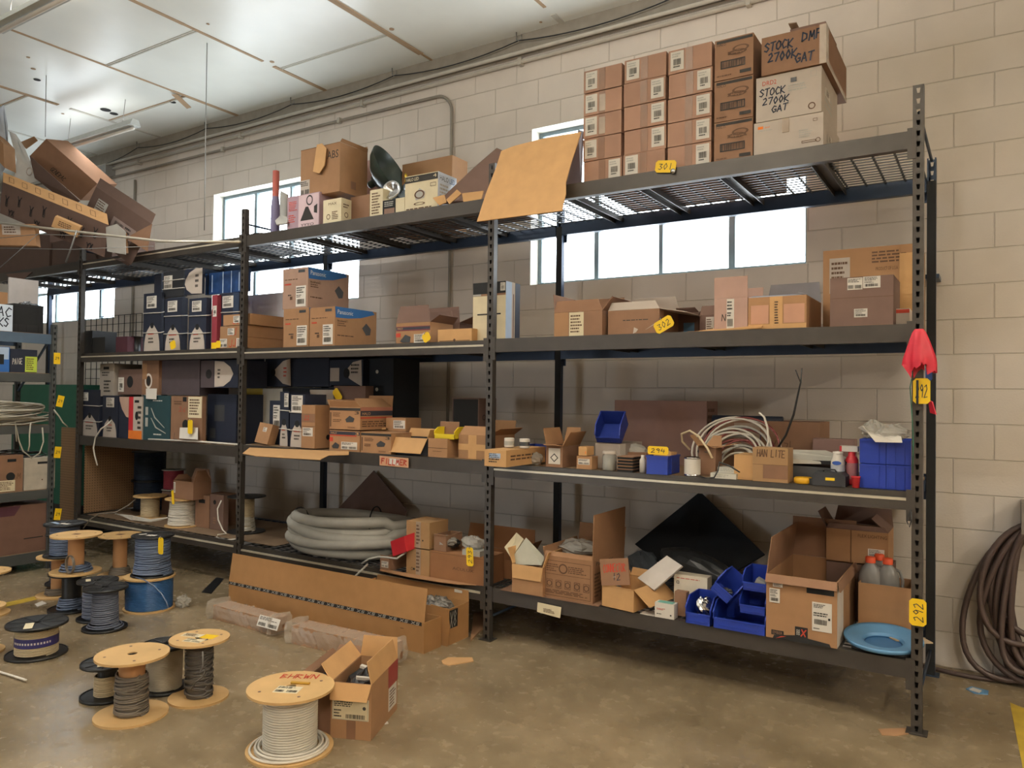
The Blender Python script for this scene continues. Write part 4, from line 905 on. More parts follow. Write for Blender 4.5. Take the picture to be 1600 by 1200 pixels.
cable_box('dark blue cable box half hidden behind the leaning kraft carton', B2, 4.26, 421, 440, 626, d=.2, bell=False, lab=(.3,.35,.9,.9), strap=False)
cable_box('narrow dark blue cable box standing left of its twin in the middle bay', B2, 4.16, 437, 451, 612, d=.22, group=None, lab=(.5,.72,.95,.97))
cable_box('dark blue cable box with a white flap beside the tall kraft carton', B2+.006, 4.08, 453, 476, 616, d=.22, lab=(.1,.66,.85,.98))
p = at(436, 687, y=4.12)
crate('cardboard_box', 'small kraft carton leaning back on the left of the middle third shelf', 'box', (at(396,687,y=4.12).x, 4.13, B2+.024), .155, .075, .165, KR, rot=(math.radians(-14),math.radians(6),0), lab=[('F',.38,.58,.66,.80,dict(style='ship'))])
carton('white carton behind the open fixture cartons on the third shelf', zz*0+at(500,628,y=4.4).z-.02, 4.4, 484, 521, 609, d=.09, m=WB, prints=[('F','circ',.15,.5,.008,INKR)])
carton('plain carton holding up the white carton at the back of the middle third shelf', B2, 4.405, 486, 560, 632, d=.085, m=KP)
carton('brown carton behind the yellow diamond tag on the third shelf', at(540,632,y=4.4).z+.03, 4.40, 522, 571, 603, d=.09, m=KP)
tagcard(527, 617, 4.37, 13, 21, '', 'yellow tag turned like a diamond on the brown carton at the back', ang=40, clip=False, group='yellow inventory tags')
carton('tall narrow kraft carton with a white label, right of the dark blue cable boxes', B2+.006, 4.05, 471, 492, 633, uD=515, m=KR, prints=[('F','rect',0,.60,1,.80,KD),('F','rect',0,.5,1,.51,INKB),('F','hand',.2,.66,.6,.76,'22',INKR,.004),('R','circ',.9,.25,.02,BLKM)], lab=[('F',.1,.28,.85,.48,dict(style='ship'))])
zh = at(540, 672, y=4.08).z
hal2 = [('F','rect',0,.84,1,.96,INK),('F','rect',.02,.1,.06,.75,INKB),('F','poly',[(.52,.45),(.66,.62),(.82,.5),(.78,.34),(.56,.32)],DGREY),('F','lines',.12,.55,.45,.75,3,INKB),('F','lines',.12,.3,.4,.45,2,INKB),('F','txt',.6,.06,.85,.14,'3000K',INKB),('F','txt',.82,.68,.96,.82,'3',INK),
        ('R','rect',0,.84,1,1,mat('salmon_band','#a8705c',.7)),('R','rect',0,.62,1,.84,mat('halo_dark_band','#2b2c38',.7)),('R','txt',.05,.66,.3,.78,'HALO',KL),('R','rect',0,.5,1,.56,INKR),('R','lines',.05,.1,.95,.4,3,INKB)]
carton('open kraft carton with a red and black printed lid raised, upper of the pair', zh+.004, 4.07, 515, 563, 636, uD=613, m=KR, op={'F': (25,.05), 'B': (20,.09), 'L': (50,.08), 'R': (-50,.1)}, fskew=.03, prints=hal2)
hal3 = [('F','rect',0,.80,1,.96,mat('halo_dark_band','#2b2c38',.7)),('F','txt',.04,.83,.24,.92,'HALO',KL),('F','txt',.85,.82,.97,.94,'3',KL),('F','rect',.0,.45,.12,.66,INKR),('F','rect',0,.74,.9,.79,INKR),('F','poly',[(.08,.22),(.2,.42),(.34,.3),(.3,.12),(.12,.12)],DGREY)]
carton('kraft fixture carton with a white label supporting the open one', B2, 4.07, 515, 562, 673, d=.3, m=KR, prints=hal3, lab=[('F',.40,.10,.92,.46,dict(style='wide'))])
carton('kraft carton with a picture of a black fixture, right of its labelled twin', B2, 4.07, 564, 611, 676, d=.22, m=KR, prints=[p for p in hal2 if p[0] == 'F'])
carton('flat shadowed carton lid lying across the fixture cartons', zh, 4.30, 566, 606, 668, d=.2, m=KL)
carton('small kraft carton with a white label resting behind the fixture cartons', at(618,674,y=4.3).z, 4.3, 603, 634, 653, uD=658, m=KR, lab=[('F',.38,.2,.96,.82,dict(style='ship'))])
carton('plain kraft carton supporting the small labelled carton at the back', B2, 4.31, 606, 650, 675, d=.2, m=KD)
carton('dark carton with a wide open tan flap facing the room', B2, 4.12, 613, 668, 684, d=.17, m=mat('black_carton','#24262b',.6), op={'F': (155,.115), 'R': (10,.06), 'B': (10,.06)}, fm=KL, fskew=.02)
carton('open kraft carton with a raised back panel holding a yellow bin', B2, 4.08, 669, 699, 685, uD=717, m=KR, op={'B': (2,.11)}, fm=KD, fskew=0, prints=[('F','rect',0,.47,1,.5,INKB),('F','lines',.25,.28,.7,.34,1,INKB)])
def hopper(name, label, cat, loc, w, d, h, m, rot=(0,0,0), group=None, lip=.42, stack=False):
    """open-fronted stacking bin, front at local y = 0"""
    e = empty(name, loc, label, cat, group, rot); t = .0035; mb = MB()
    mb.box(0,0,0,w,d,t,m); mb.box(0,0,t,w,t,h*lip,m); mb.box(0,d-t,t,w,d,h,m)
    prof = [(0,0),(0,h*.62),(d*.28,h),(d,h),(d,0)]
    for x in (0, w-t): mb.plate([(x,y,z) for y, z in prof], (t,0,0), m)
    mb.build('bin_body', e)
    r = MB()
    for x in (-.003, w-.004): r.plate([(x,-.002,h*.60),(x,-.002,h*.62+.003),(x,d*.28,h+.004),(x,d+.002,h+.004),(x,d+.002,h-.004),(x,d*.30,h-.004)], (.007,0,0), m)
    r.box(0,-.004,h*lip-.006,w,.003,h*lip+.002,m); r.box(0,d-.004,h-.006,w,d+.002,h+.004,m); r.build('rim', e)
    s = MB(); s.box(w*.12,-.003,h*.10,w*.88,.0,h*.13,m); s.box(w*.12,-.003,h*lip-.014,w*.88,0,h*lip-.008,m); s.build('label_slot', e)
    return e
p = at(697, 686, y=4.12); hopper('stacking_bin', 'yellow plastic bin sitting in the open kraft carton', 'bin', (p.x-.085, 4.10, B2+.125), .17, .14, .075, YBIN)
carton('dark carton lying open toward the room at the back near the middle post', B2+.12, 4.52, 707, 748, 622, uD=775, m=KP, prints=[('F','rect',.03,.02,.97,.97,BLKM),('R','ring',.3,.5,.02,INK)])
a_ = at(709,657,y=4.53).x; crate('cardboard_box', 'kraft carton hidden behind the bin, carrying the dark open carton', 'box', (a_, 4.53, B2+.0015), at(762,657,y=4.53).x-a_, .3, .117, KP)
carton('kraft carton with a cross of pale tape and lifted flaps left of the middle post', B2, 4.115, 714, 762, 680, uD=800, m=KR, op={'R': (62,.10), 'B': (25,.10), 'F': (-35,.07)}, fskew=.03, rz=math.radians(-4),
       prints=[('F','rect',.34,0,.62,1,KL),('F','rect',0,.36,1,.62,KL)])
carton('long flat kraft carton jutting out over the beam at the middle post', B2-.008+.004, 3.80, 757, 791, 703, uD=852, m=KL, prints=[('F','lines',.2,.2,.75,.8,4,INK),('R','lines',.1,.3,.9,.7,2,INKB),('F','rect',.22,.5,.74,.8,SKYB),('F','lines',.22,.5,.74,.8,3,INK)])
ZT = B2+.10
for u, v, rr, hh, lb in [(793, 702, .032, .055, 'small white ribbed electrical fitting on the flat kraft carton'), (817, 698, .032, .055, 'small white round box with a dark label on the flat kraft carton')]:
    p = at(u, v, y=4.0); q = MB(); q.lathe([(0,0),(rr*.9,0),(rr,hh*.1),(rr,hh),(rr*.8,hh+.003),(0,hh+.003)], WH, 14, smooth=False); o = q.build('electrical_fitting', None, (p.x, 4.02, ZT)); tag(o, lb, 'fitting')
    q = MB(); q.lathe([(rr+.0008,hh*.25),(rr+.0008,hh*.7)], DGREY if u > 800 else GREY, 14, smooth=False); q.build('paper_label', o)
p = at(838, 690, y=4.4); hopper('stacking_bin', 'dark blue bin edge behind the flat kraft carton', 'bin', (p.x-.1, 4.35, A2), .19, .2, .10, BLUED)
flat('cardboard_sheet', 'torn tan cardboard sheet jutting over the third beam of the middle bay', 'cardboard', [(390,700),(379,709),(400,713),(450,716),(500,719),(514,712),(545,711),(545,706)], KL, .004, z=B2+.002)
leaf('cardboard_sign', 'small cardboard sign lettered in red hanging on the third beam of the middle bay', 'sign', [(593,712,4.03),(638,716,4.03),(638,731,4.03),(593,727,4.03)], mat('pinkish_tan','#c99a78',.8), .003)
sg = Face(at(594.5,725.5,y=4.029), at(636.5,728.5,y=4.029)-at(594.5,725.5,y=4.029), Vector((0,0,1)), (at(636.5,728.5,y=4.029)-at(594.5,725.5,y=4.029)).length, .048); sg.n = Vector((0,-1,0))
for o in COL.objects:
    if o.get('category') == 'sign':
        q = MB(); q.M = Matrix.Translation(-o.location); ink(q, sg, ('rect',.33,.02,.72,.96,WH), random.Random(1)); ink(q, sg, ('hand',.02,.1,.99,.85,'FILLMER',INKR,.007), random.Random(2)); q.build('red_lettering', o)
tagcard(270, 777, 4.106, 6, 22, '', 'narrow yellow tag hanging edge-on at the white wire spool on the bottom shelf', ang=8, group='yellow inventory tags')

# ================================================================== helpers for loose goods
def can(name, label, cat, loc, prof, m, band=None, cap=None, rot=(0,0,0), group=None, capname='cap', seg=28):
    e = empty(name, loc, label, cat, group, rot); q = MB(); q.lathe(prof, m, seg); q.build('body', e)
    if band: q = MB(); q.lathe([(band[0]+.0008, band[1]), (band[0]+.0008, band[2])], band[3], seg); q.build('paper_label', e)
    if cap: q = MB(); q.lathe(cap[0], cap[1], seg); q.build(capname, e)
    return e

# ================================================================== THIRD SHELF, RIGHT BAY
ya = 4.075
lump('plastic_bag', 'crumpled clear bag of dark fittings on the third shelf just right of the middle post', 'bag', (at(834,720,y=4.14).x, 4.14, A2), .06, .05, .045, BAG, 3)
carton('open kraft carton with four raised flaps and a white diamond label', A2, ya, 853, 879, 697, uD=906, m=KD, op={'F': (80,.05), 'B': (14,.11), 'L': (16,.11), 'R': (30,.10)}, fskew=.012, fm=KR, lab=[('F',.16,.15,.86,.9,dict(style=[('poly',[(.5,.12),(.85,.4),(.5,.68),(.15,.4)],INK),('poly',[(.5,.2),(.75,.4),(.5,.6),(.25,.4)],WH)],m=WH))], prints=[])
carton('small kraft carton with a white strip label on the third shelf', A2, ya, 901, 925, 713, uD=934, m=KR, lab=[('F',.1,.35,.85,.8,dict(style='wide'))])
za = at(913, 713, y=ya).z
carton('tiny pale carton stacked on the small labelled kraft carton', za+.002, ya+.005, 904, 917, 698, uD=928, m=KL, prints=[('F','rect',.8,.2,.9,.5,INKO)])
p = at(948, 736, y=4.085)
can('plastic_jar', 'clear plastic jar of small screws with a white lid', 'jar', (p.x, 4.12, A2), [(0,0),(.040,0),(.042,.006),(.042,.085),(.036,.093),(.036,.098)], JARM, cap=([(.040,.096),(.040,.110),(.036,.113),(0,.113)], WB), capname='lid')
lump('screw_heap', 'heap of small grey screws filling the jar', 'screws', (p.x, 4.12, A2+.002), .032, .032, .042, GREY, 4, freq=12)
carton('pale carton under the tipped blue bin', A2, 4.20, 930, 968, 693, uD=1003, m=mat('pale_grey_carton2','#9c8f84',.75), lab=[('R',.0,.0,.25,1,dict(style='none'))])
zb = at(955, 693, y=4.2).z
hopper('stacking_bin', 'dark blue plastic bin tipped up on a pale carton on the third shelf', 'bin', (at(934,690,y=4.2).x, 4.19, zb+.004), .155, .17, .10, BLUED, rot=(math.radians(40), 0, math.radians(6)))
carton('long brown carton standing against the wall on the third shelf', A2, 4.70, 960, 1104, 626, d=.22, m=mat('mauve_brown_carton','#866a62',.85), prints=[('R','lines',.1,.1,.9,.9,8,INKB)])
lump('foam_packing', 'crumpled grey packing behind the third shelf goods, left of the blue bin', 'packing', (at(985,700,y=4.4).x, 4.42, A2+.06), .10, .08, .05, GREY, 9)
carton('low brown carton under the crumpled grey packing', A2, 4.32, 972, 1010, 707, d=.2, m=KD)
# stack of black trays
p = at(962, 738, y=4.08); e = empty('tray_stack', (p.x, 4.08, A2), 'stack of dark trays with cardboard layers in front of the pale carton', 'trays')
for i in range(5):
    q = MB(); q.box(.01+.004*(i%2), 0, .018*i, .105, .16, .018*i+.012, BLKM); q.build('tray', e)
    q = MB(); q.box(.008, -.004, .018*i+.0125, .11-.004*(i%2), .15, .018*i+.0165, KR if i%2 else KD); q.build('cardboard_layer', e)
p = at(1003, 740, y=4.1); can('white_bottle', 'small white bottle wedged left of the blue bin', 'bottle', (p.x, 4.11, A2), [(0,0),(.018,0),(.018,.07),(.01,.085),(.01,.1),(0,.1)], WH)
w1 = at(1010,742,y=4.06).x; w2 = at(1043,742,y=4.06).x
e = empty('storage_bin', (w1, 4.06, A2+.0015), 'royal blue plastic bin in the middle of the right third shelf', 'bin')
q = MB(); ww = w2-w1; hh = .105; dd = .19
for a in [(0,0,0,ww,.004,hh),(0,dd-.004,0,ww,dd,hh),(0,.004,0,.004,dd-.004,hh),(ww-.004,.004,0,ww,dd-.004,hh),(.004,.004,0,ww-.004,dd-.004,.004)]: q.box(*a, BLUE)
q.build('bin_body', e)
q = MB(); q.box(-.004,-.005,hh-.012,ww+.004,-.0005,hh,BLUE); q.box(ww+.0005,-.004,hh-.012,ww+.005,dd,hh,BLUE); q.build('rim', e)
q = MB()
q.box(ww+.0005,.05,.0,ww+.004,.056,hh-.013,BLUE); q.build('rib', e)
crate('cardboard_box', 'small open tan carton inside the royal blue bin', 'box', (w1+.01, 4.14, A2+.006), ww-.02, .09, .115, KL, op={'F': (10,.01)})
tagcard(1028, 704, 4.045, 34, 13, '294', 'wide yellow tag numbered 294 on top of the royal blue bin', clip=False, group='yellow inventory tags')
p = at(1079, 743, y=4.09)
can('paint_can', 'quart can with a pale printed wrap beside the royal blue bin', 'can', (p.x, 4.12, A2), [(0,0),(.044,0),(.046,.003),(.044,.006),(.044,.098),(.046,.101),(.040,.104),(.038,.099),(0,.099)], CHROME, band=(.044,.01,.094,WH))
carton('brown carton with splayed torn flaps behind the quart can', A2, 4.20, 1092, 1118, 700, uD=1128, m=KD, op={'F': (75,.07), 'B': (40,.08), 'L': (45,.09), 'R': (75,.12)}, fskew=.03, fm=KR)
q = MB(); q.tube([at(u,v,y=y)-at(1080,700,y=4.12) for u,v,y in [(1078,703,4.2),(1066,690,4.18),(1065,678,4.16),(1078,673,4.14),(1092,682,4.1),(1105,700,4.07),(1113,716,4.05)]], .006, WIREC, 8)
tag(q.build('loose_cable', None, at(1080,700,y=4.12)), 'cream cable looping up over the quart can', 'cable')
lump('tape_roll_heap', 'small grey hardware on the torn-flap carton', 'hardware', (at(1105,690,y=4.25).x, 4.24, A2+.115), .05, .04, .02, DGREY, 5)
# cover plates
for i, (u0,u1,v0,z0,y0,lb) in enumerate([(1110,1150,738,0,4.07,'white cover plate pack lying flat at the front of the third shelf'),(1121,1165,724,.03,4.12,'clear-wrapped pack of electrical plates stacked on another pack'),(1128,1160,742,0.0,4.065,'')]):
    if not lb: continue
    a, b = at(u0,v0,y=y0), at(u1,v0,y=y0)
    crate('electrical_plates', lb, 'plates', (a.x, y0, A2+z0), b.x-a.x, .10, .028, mat('plate_white','#c9c6ba',.35), prints=[('F','lines',.1,.2,.9,.8,2,GREY),('T','frame',.1,.1,.9,.9,GREY,.003)], seam=False)
q = MB(); q.tube([at(u,v,y=y)-at(1110,745,y=4.05) for u,v,y in [(1093,744,4.07),(1103,747,4.05),(1116,746,4.05),(1122,735,4.05),(1124,722,4.08),(1140,728,4.05),(1156,738,4.05)]], .004, BLK, 8)
tag(q.build('loose_cable', None, at(1110,745,y=4.05)), 'short black lead lying over the cover plate packs', 'cable')
carton('plain kraft carton pressed against the carton marked HAN', A2, 4.10, 1147, 1178, 711, d=.2, m=KL)
carton('kraft carton hand-lettered HAN LITE, right of the cable coil', A2, 4.065, 1176, 1231, 700, d=.12, m=mat('taped_kraft','#9a7852',.6), prints=[('F','hand',.12,.74,.92,.94,'HAN LITE',INKB,.005),('F','rect',0,.5,1,.51,INKB)], lab=[('F',.3,.1,1,.5,dict(style='tape'))])
# coil of cables
p = at(1152, 700, y=4.42); e = empty('cable_coil', (p.x, 4.40, A2), 'loose coil of white and red cables leaning behind the small cartons', 'cable')
rg = random.Random(5)
for i in range(20):
    R1 = .215-.013*(i%9)+rg.uniform(-.012,.012); mm = [WIREW, WIREW, mat('cable_red_brown','#7a3b36',.5), GREY][i%4]; q = MB(); pts = []
    tx = math.radians(56+rg.uniform(-11,11)); ox = rg.uniform(-.045,.045)
    for k in range(36):
        a = 2*math.pi*k/36; x, y = R1*math.cos(a), R1*math.sin(a)*.92; pts.append((x+ox, y*math.cos(tx)+rg.uniform(-.002,.002), max(.008, R1*.86*math.sin(tx)+y*math.sin(tx)-.03)))
    q.tube(pts, .0065, mm, 6, closed=True); q.build('cable_turn', e)
q = MB(); q.tube([at(u,v,y=4.22)-e.location for u,v in [(1186,645),(1194,652),(1199,668),(1201,690),(1196,705)]], .006, WIREW, 8); q.build('cable_end', e)
q = MB(); a, b = at(1114,655,y=4.72), at(1223,650,y=4.72); q.tube([(0,0,0),(b.x-a.x,0,.0)], .028, mat('navy_tube','#2b3444',.6), 18)
tag(q.build('rolled_sheet', None, (a.x, 4.72, A2+.30)), 'dark navy roll lying on the wrapped carton at the wall', 'roll')
carton('long wrapped kraft carton scribbled KI3L at the wall behind the grey fixture', A2, 4.66, 1116, 1281, 658, d=.3, m=KD, prints=[('F','hand',.55,.2,.78,.62,'KI3L',INKB,.004),('F','rect',.42,.1,.46,.8,mat('purple_print','#4b3f5c',.7))], lab=[('F',.2,.05,.45,.95,dict(style='none',m=CTAPE,name='packing_tape'))])
carton('low brown carton against the wall behind the white bottle', A2, 4.55, 1270, 1335, 686, d=.1, m=mat('mauve_brown_carton','#866a62',.85))
# big grey light fixture
e = empty('flood_fixture', (at(1212,745,y=4.25).x, 4.20, A2), 'large dark housing with a white sloping cover lying right of the HAN LITE carton', 'fixture')
q = MB(); q.plate([(0,0,.0),(.34,0,.02),(.36,0,.075),(.0,0,.085)], (0,.26,0), DGREY); q.build('housing', e)
q = MB(); q.plate([(-.03,-.02,.12),(.06,.05,.155),(.24,.12,.155),(.36,.06,.125),(.30,.0,.10),(.0,-.02,.088)], (0,.0,.006), mat('pale_cover','#b7b5ab',.4)); q.build('cover', e)
q = MB(); q.plate([(0,-.004,.088),(.36,-.004,.10),(.37,-.004,.115),(-.02,-.004,.112)], (0,.2,0), BLKM); q.build('gasket', e)
q = MB(); q.tube([at(u,v,y=y)-at(1230,690,y=4.15) for u,v,y in [(1215,700,4.2),(1228,680,4.17),(1240,648,4.14),(1246,620,4.12),(1251,598,4.10),(1253,575,4.10)]], [.006,.006,.006,.005,.004,.003], BLK, 8)
q.tube([at(1251,598,y=4.1)-at(1230,690,y=4.15), at(1243,578,y=4.1)-at(1230,690,y=4.15)], .003, BLK, 6)
tag(q.build('upright_lead', None, at(1230,690,y=4.15)), 'stiff black cable standing up from the white-covered fixture', 'cable')
# tape measure and case
p = at(1253, 756, y=4.07); e = empty('tape_measure', (at(1238,756,y=4.07).x, 4.06, A2), 'yellow and black round tape measure lying on the third shelf', 'tool')
q = MB(); q.lathe([(0,0),(.04,0),(.046,.006),(.046,.026),(.04,.032),(0,.032)], mat('tool_yellow','#e0a820',.45), 24, (.046,.05,0)); q.build('case', e)
q = MB(); q.box(.075,.02,0,.098,.07,.03,BLK); q.build('grip', e)
a, b = at(1269,757,y=4.06), at(1321,757,y=4.06); e = empty('tool_case', (a.x, 4.06, A2), 'flat black tool case with a tiny yellow label', 'case'); W_ = b.x-a.x
q = MB(); q.plate([(0,0,0),(W_,0,0),(W_,0,.05),(W_*.88,0,.068),(W_*.1,0,.068),(0,0,.055)], (0,.12,0), mat('case_black','#26272b',.55)); q.build('case_body', e)
q = MB(); q.box(W_*.4,-.001,.028,W_*.68,0,.042,YEL); q.build('paper_label', e)
q = MB(); q.tube([(W_*.3,.03,.068),(W_*.34,.03,.08),(W_*.66,.03,.08),(W_*.7,.03,.068)], .004, BLK, 6); q.build('handle', e)
p = at(1308, 740, y=4.16)
can('spray_bottle', 'white plastic bottle with a blue oval label on the third shelf', 'bottle', (p.x, 4.18, A2), [(0,0),(.030,0),(.033,.006),(.033,.115),(.026,.135),(.024,.150),(.024,.155),(0,.155)], WH, band=(.033,.02,.10,mat('label_grey','#b9bcc2',.6)), cap=([(.025,.156),(.025,.165),(0,.168)], WH))
q = MB(); ink(q, Face((-.024,-.0345,.098),(1,0,0),(0,0,1),.048,.024), ('circ',.5,.5,.022,mat('oval_blue','#2d4f9a',.5),.010), random.Random(1)); o = q.build('blue_oval_label', bpy.data.objects.get('spray_bottle'))
p = at(1330, 745, y=4.2)
can('red_bottle', 'red spray can with printed sides beside the white bottle', 'bottle', (p.x, 4.22, A2), [(0,0),(.030,0),(.031,.005),(.031,.125),(.024,.14),(.018,.145),(.018,.165),(0,.167)], RED, band=(.031,.03,.11,mat('label_pinkish','#a06a6c',.5)))
p = at(1337, 757, y=4.07)
can('plastic_cup', 'small red plastic cup at the foot of the blue bins', 'cup', (p.x, 4.075, A2), [(0,0),(.016,0),(.020,.05),(.022,.052),(.022,.056),(0,.05)], RED)
a = at(1312, 680, y=4.2); crate('cardboard_box', 'small white and red carton balanced on the bottles', 'box', (a.x, 4.20, A2+.1685), .085, .05, .028, WH, prints=[('F','rect',0,0,.12,1,RED)], seam=False)
# blue bins two by two
X = [at(1343,760,y=4.10).x, at(1385,760,y=4.10).x, at(1424,760,y=4.10).x]
for r in range(2):
    for c in range(2):
        x0 = X[c]; ww = X[c+1]-X[c]-.002; hh = .118; e = empty('storage_bin', (x0, 4.10, A2+.0015+r*(hh+.003)), 'royal blue storage bin with ribbed sides, %s %s of the block of four' % (['lower','upper'][r], ['left','right'][c]), 'bin', 'block of four royal blue bins by the right post')
        q = MB(); dd = .22
        for a in [(0,0,0,ww,.004,hh),(0,dd-.004,0,ww,dd,hh),(0,.004,0,.004,dd-.004,hh),(ww-.004,.004,0,ww,dd-.004,hh),(.004,.004,0,ww-.004,dd-.004,.004)]: q.box(*a, BLUE)
        q.build('bin_body', e)
        q = MB(); q.box(-.0,-.006,hh-.010,ww,-.0005,hh,BLUE); q.build('rim', e)
        for f in ((.72,) if c == 0 else (.35,.72)):
            q = MB(); q.box(ww*f-.003,-.004,.004,ww*f+.003,-.0005,hh-.011,BLUE); q.build('rib', e)
zt = A2+2*.121
lump('plastic_bag', 'clear bag of fittings heaped on the right-hand blue bins', 'bag', (at(1395,680,y=4.12).x, 4.14, zt), .075, .07, .04, BAG, 11, .3)
leaf('paper_sheet', 'crumpled white papers draped over the top blue bins', 'paper', [(1341,668,4.2),(1347,665,4.1),(1356,676,4.05),(1368,690,4.045),(1410,691,4.045),(1408,682,4.07),(1380,676,4.15),(1355,666,4.2)], WH, .003)
lump('plastic_bag', 'second crumpled clear bag with green and dark bits on the blue bins', 'bag', (at(1364,675,y=4.14).x, 4.16, zt), .05, .05, .05, BAG, 14, .35)

# ================================================================== BOTTOM SHELF, RIGHT BAY
zD = A1+.0
flat('cardboard_sheet', 'brown cardboard lining at the left of the right bottom shelf', 'cardboard', [(782,922),(935,948),(985,920),(835,898)], KD, .004, z=A1+.002)
zD = A1+.006
carton('small open kraft carton with a light front flap at the left of the bottom shelf', zD, 4.03, 800, 848, 884, d=.22, m=KR, op={'F': (177,.085), 'L': (25,.10), 'R': (20,.10)}, fm=KL, fskew=.01)
leaf('paper_folder', 'pale folder with a dark edge standing up in the small open carton', 'folder', [(799,873,4.07),(822,840,4.12),(851,871,4.10),(846,883,4.06),(806,882,4.06)], mat('folder_grey','#b3b09f',.7), .01)
leaf('paper_folder', 'cream and black folder leaning left of the pale folder', 'folder', [(788,855,4.10),(807,832,4.2),(818,842,4.14),(799,873,4.08)], CREAM, .02)
pano = [('F','lines',.05,.62,.3,.82,4,INKB),('F','ring',.40,.72,.03,INKB,.03),('F','lines',.5,.62,.9,.8,4,INKB),('F','rect',.0,.565,.95,.575,INKB)]+[('F','frame',x,.24,x+.12,.44,INKB,.003) for x in (.06,.25,.44,.63,.82)]+[('F','ring',x+.06,.34,.018,INKB) for x in (.06,.25,.44,.63,.82)]+[('F','lines',.05,.1,.95,.2,3,INKB),('F','frame',.03,.05,.97,.9,INKB,.003),('R','txt',.1,.86,.62,.95,'Panasonic',INK),('R','lines',.05,.1,.25,.7,7,INKB)]
BIGP = carton('open fan carton with pictogram panel and one tall raised side flap', zD, 4.06, 850, 926, 872, uD=975, m=mat('printed_kraft','#916c4e',.85), op={'R': (1,.27), 'B': (10,.14), 'F': (-30,.03), 'L': (15,.05)}, fskew=.0, prints=pano)
crate('cardboard_sign', 'small carton panel scribbled in marker leaning on the fan carton', 'cardboard', (at(937,925,y=4.02).x, 4.045, zD+.12), .17, .012, .15, KD, rot=(math.radians(-8),math.radians(-8),math.radians(8)), prints=[('F','hand',.1,.5,.9,.8,'CONNECTOR',INKR,.004),('F','hand',.4,.2,.7,.45,'12',MRK,.004)], seam=False)
lump('plastic_bag', 'crumpled clear bag of parts filling the open fan carton', 'bag', (at(905,860,y=4.3).x, 4.30, zD+.235), .14, .12, .045, BAG, 21, .3)
carton('low open tan carton with splayed flaps and tools inside', zD, 4.03, 936, 990, 918, uD=1022, m=KL, op={'F': (172,.002), 'R': (128,.13), 'B': (30,.05), 'L': (20,.03)}, fskew=.0, rz=math.radians(-9), inner=WB)
leaf('hand_tool', 'silver-handled tool leaning in the low open tan carton', 'tool', [(957,902,4.06),(961,901,4.06),(972,922,4.10),(966,922,4.10)], GREY, .01)
leaf('loose_paper', 'white papers lying at the front of the bottom shelf before the tiny white carton', 'paper', [(1000,958,4.05),(1010,953,4.14),(1026,957,4.12),(1022,963,4.05)], WH, .003)
carton('tiny white carton with a teal top at the front of the bottom shelf', A1, 4.045, 1023, 1053, 943, uD=1059, m=WH, prints=[('F','lines',.1,.5,.6,.65,2,INKR),('F','lines',.1,.2,.5,.3,1,INK),('F','rect',.8,.2,.88,.3,INK),('T','rect',.1,.1,.9,.9,mat('teal_top','#6fa89a',.6))], seam=False)
# paper-white carton behind
carton('upright white paper carton with small print behind the tiny white carton', A1, 4.265, 1053, 1105, 900, uD=1112, m=mat('paper_white_carton','#e2d8c4',.7), prints=[('F','lines',.08,.88,.85,.92,1,INKR),('F','frame',.08,.74,.16,.82,INK,.003),('F','frame',.6,.08,.95,.35,GREY,.002)])
# black square board standing on its corner against the wall
c = at(1100, 868, y=4.72)
e = leaf('felt_board', 'large black square board leaning on its corner against the wall', 'board', [(1094,768,5.08),(1195,866,4.90),(1130,905,4.78),(1085,925,4.70),(992,850,4.88)], GBLK, .012, zmin=A1+.004)
leaf('cardboard_sheet', 'brown cardboard square leaning on its corner behind the conduit coil', 'cardboard', [(584,735,5.12),(636,797,5.03),(620,850,4.925),(540,850,4.925),(523,800,5.0)], KP, .008, zmin=B1+.004)
lump('cushion', 'long black vinyl cushion slumped in front of the black square board', 'cushion', (at(1085,905,y=4.50).x, 4.52, A1+.13), .25, .12, .09, mat('black_vinyl','#26282a',.4), 31, .12, rot=(0,math.radians(14),0), freq=1.5)
lump('cushion', 'dark grey roll of cloth beside the tall flap of the fan carton', 'cloth', (at(1003,900,y=4.5).x, 4.5, A1+.05), .10, .10, .12, mat('dark_cloth','#2c3238',.8), 33, .2, freq=2)
leaf('folded_card', 'folded white card lying against the black cushion', 'card', [(996,903,4.18),(1042,868,4.26),(1066,884,4.24),(1022,922,4.16)], mat('off_white_card','#c9c2bb',.7), .02)
carton('small brown carton half hidden behind the folded white card', A1, 4.14, 1054, 1072, 925, d=.05, m=KD)
# blue hopper bins at the front
hb = lambda lb, u0, u1, v, y, z, d, h, rot=(0,0,0): hopper('stacking_bin', lb, 'bin', (at(u0,v,y=y).x, y, z), at(u1,v,y=y).x-at(u0,v,y=y).x, d, h, BLUE, rot, 'royal blue hopper bins on the bottom shelf')
hb('royal blue hopper bin holding silver fittings, leftmost at the front of the bottom shelf', 1071, 1110, 965, 4.035, A1, .22, .135)
hb('wide royal blue hopper bin at the bottom of the pile of bins', 1114, 1196, 975, 4.035, A1, .24, .13)
e = hb('royal blue hopper bin tipped onto its corner above the wide bin', 1119, 1153, 925, 4.045, A1+.165, .16, .12, (0, math.radians(36), 0)); e.location = (at(1109,932,y=4.03).x, 4.03, A1+.205)
hb('royal blue hopper bin on the wide bin, right beside the very large open carton', 1155, 1196, 955, 4.05, A1+.10, .19, .10)
hb('topmost royal blue hopper bin holding a small grey box', 1160, 1198, 925, 4.07, A1+.215, .19, .10)
lump('metal_fittings', 'silver pipe fittings heaped in the leftmost hopper bin', 'fittings', (at(1098,955,y=4.1).x, 4.12, A1+.03), .045, .045, .055, CHROME, 41, .35)
crate('junction_box', 'small grey electrical box inside the topmost hopper bin', 'box', (at(1175,915,y=4.1).x, 4.12, A1+.232), .05, .05, .045, GREY, rot=(0,math.radians(25),0), seam=False)
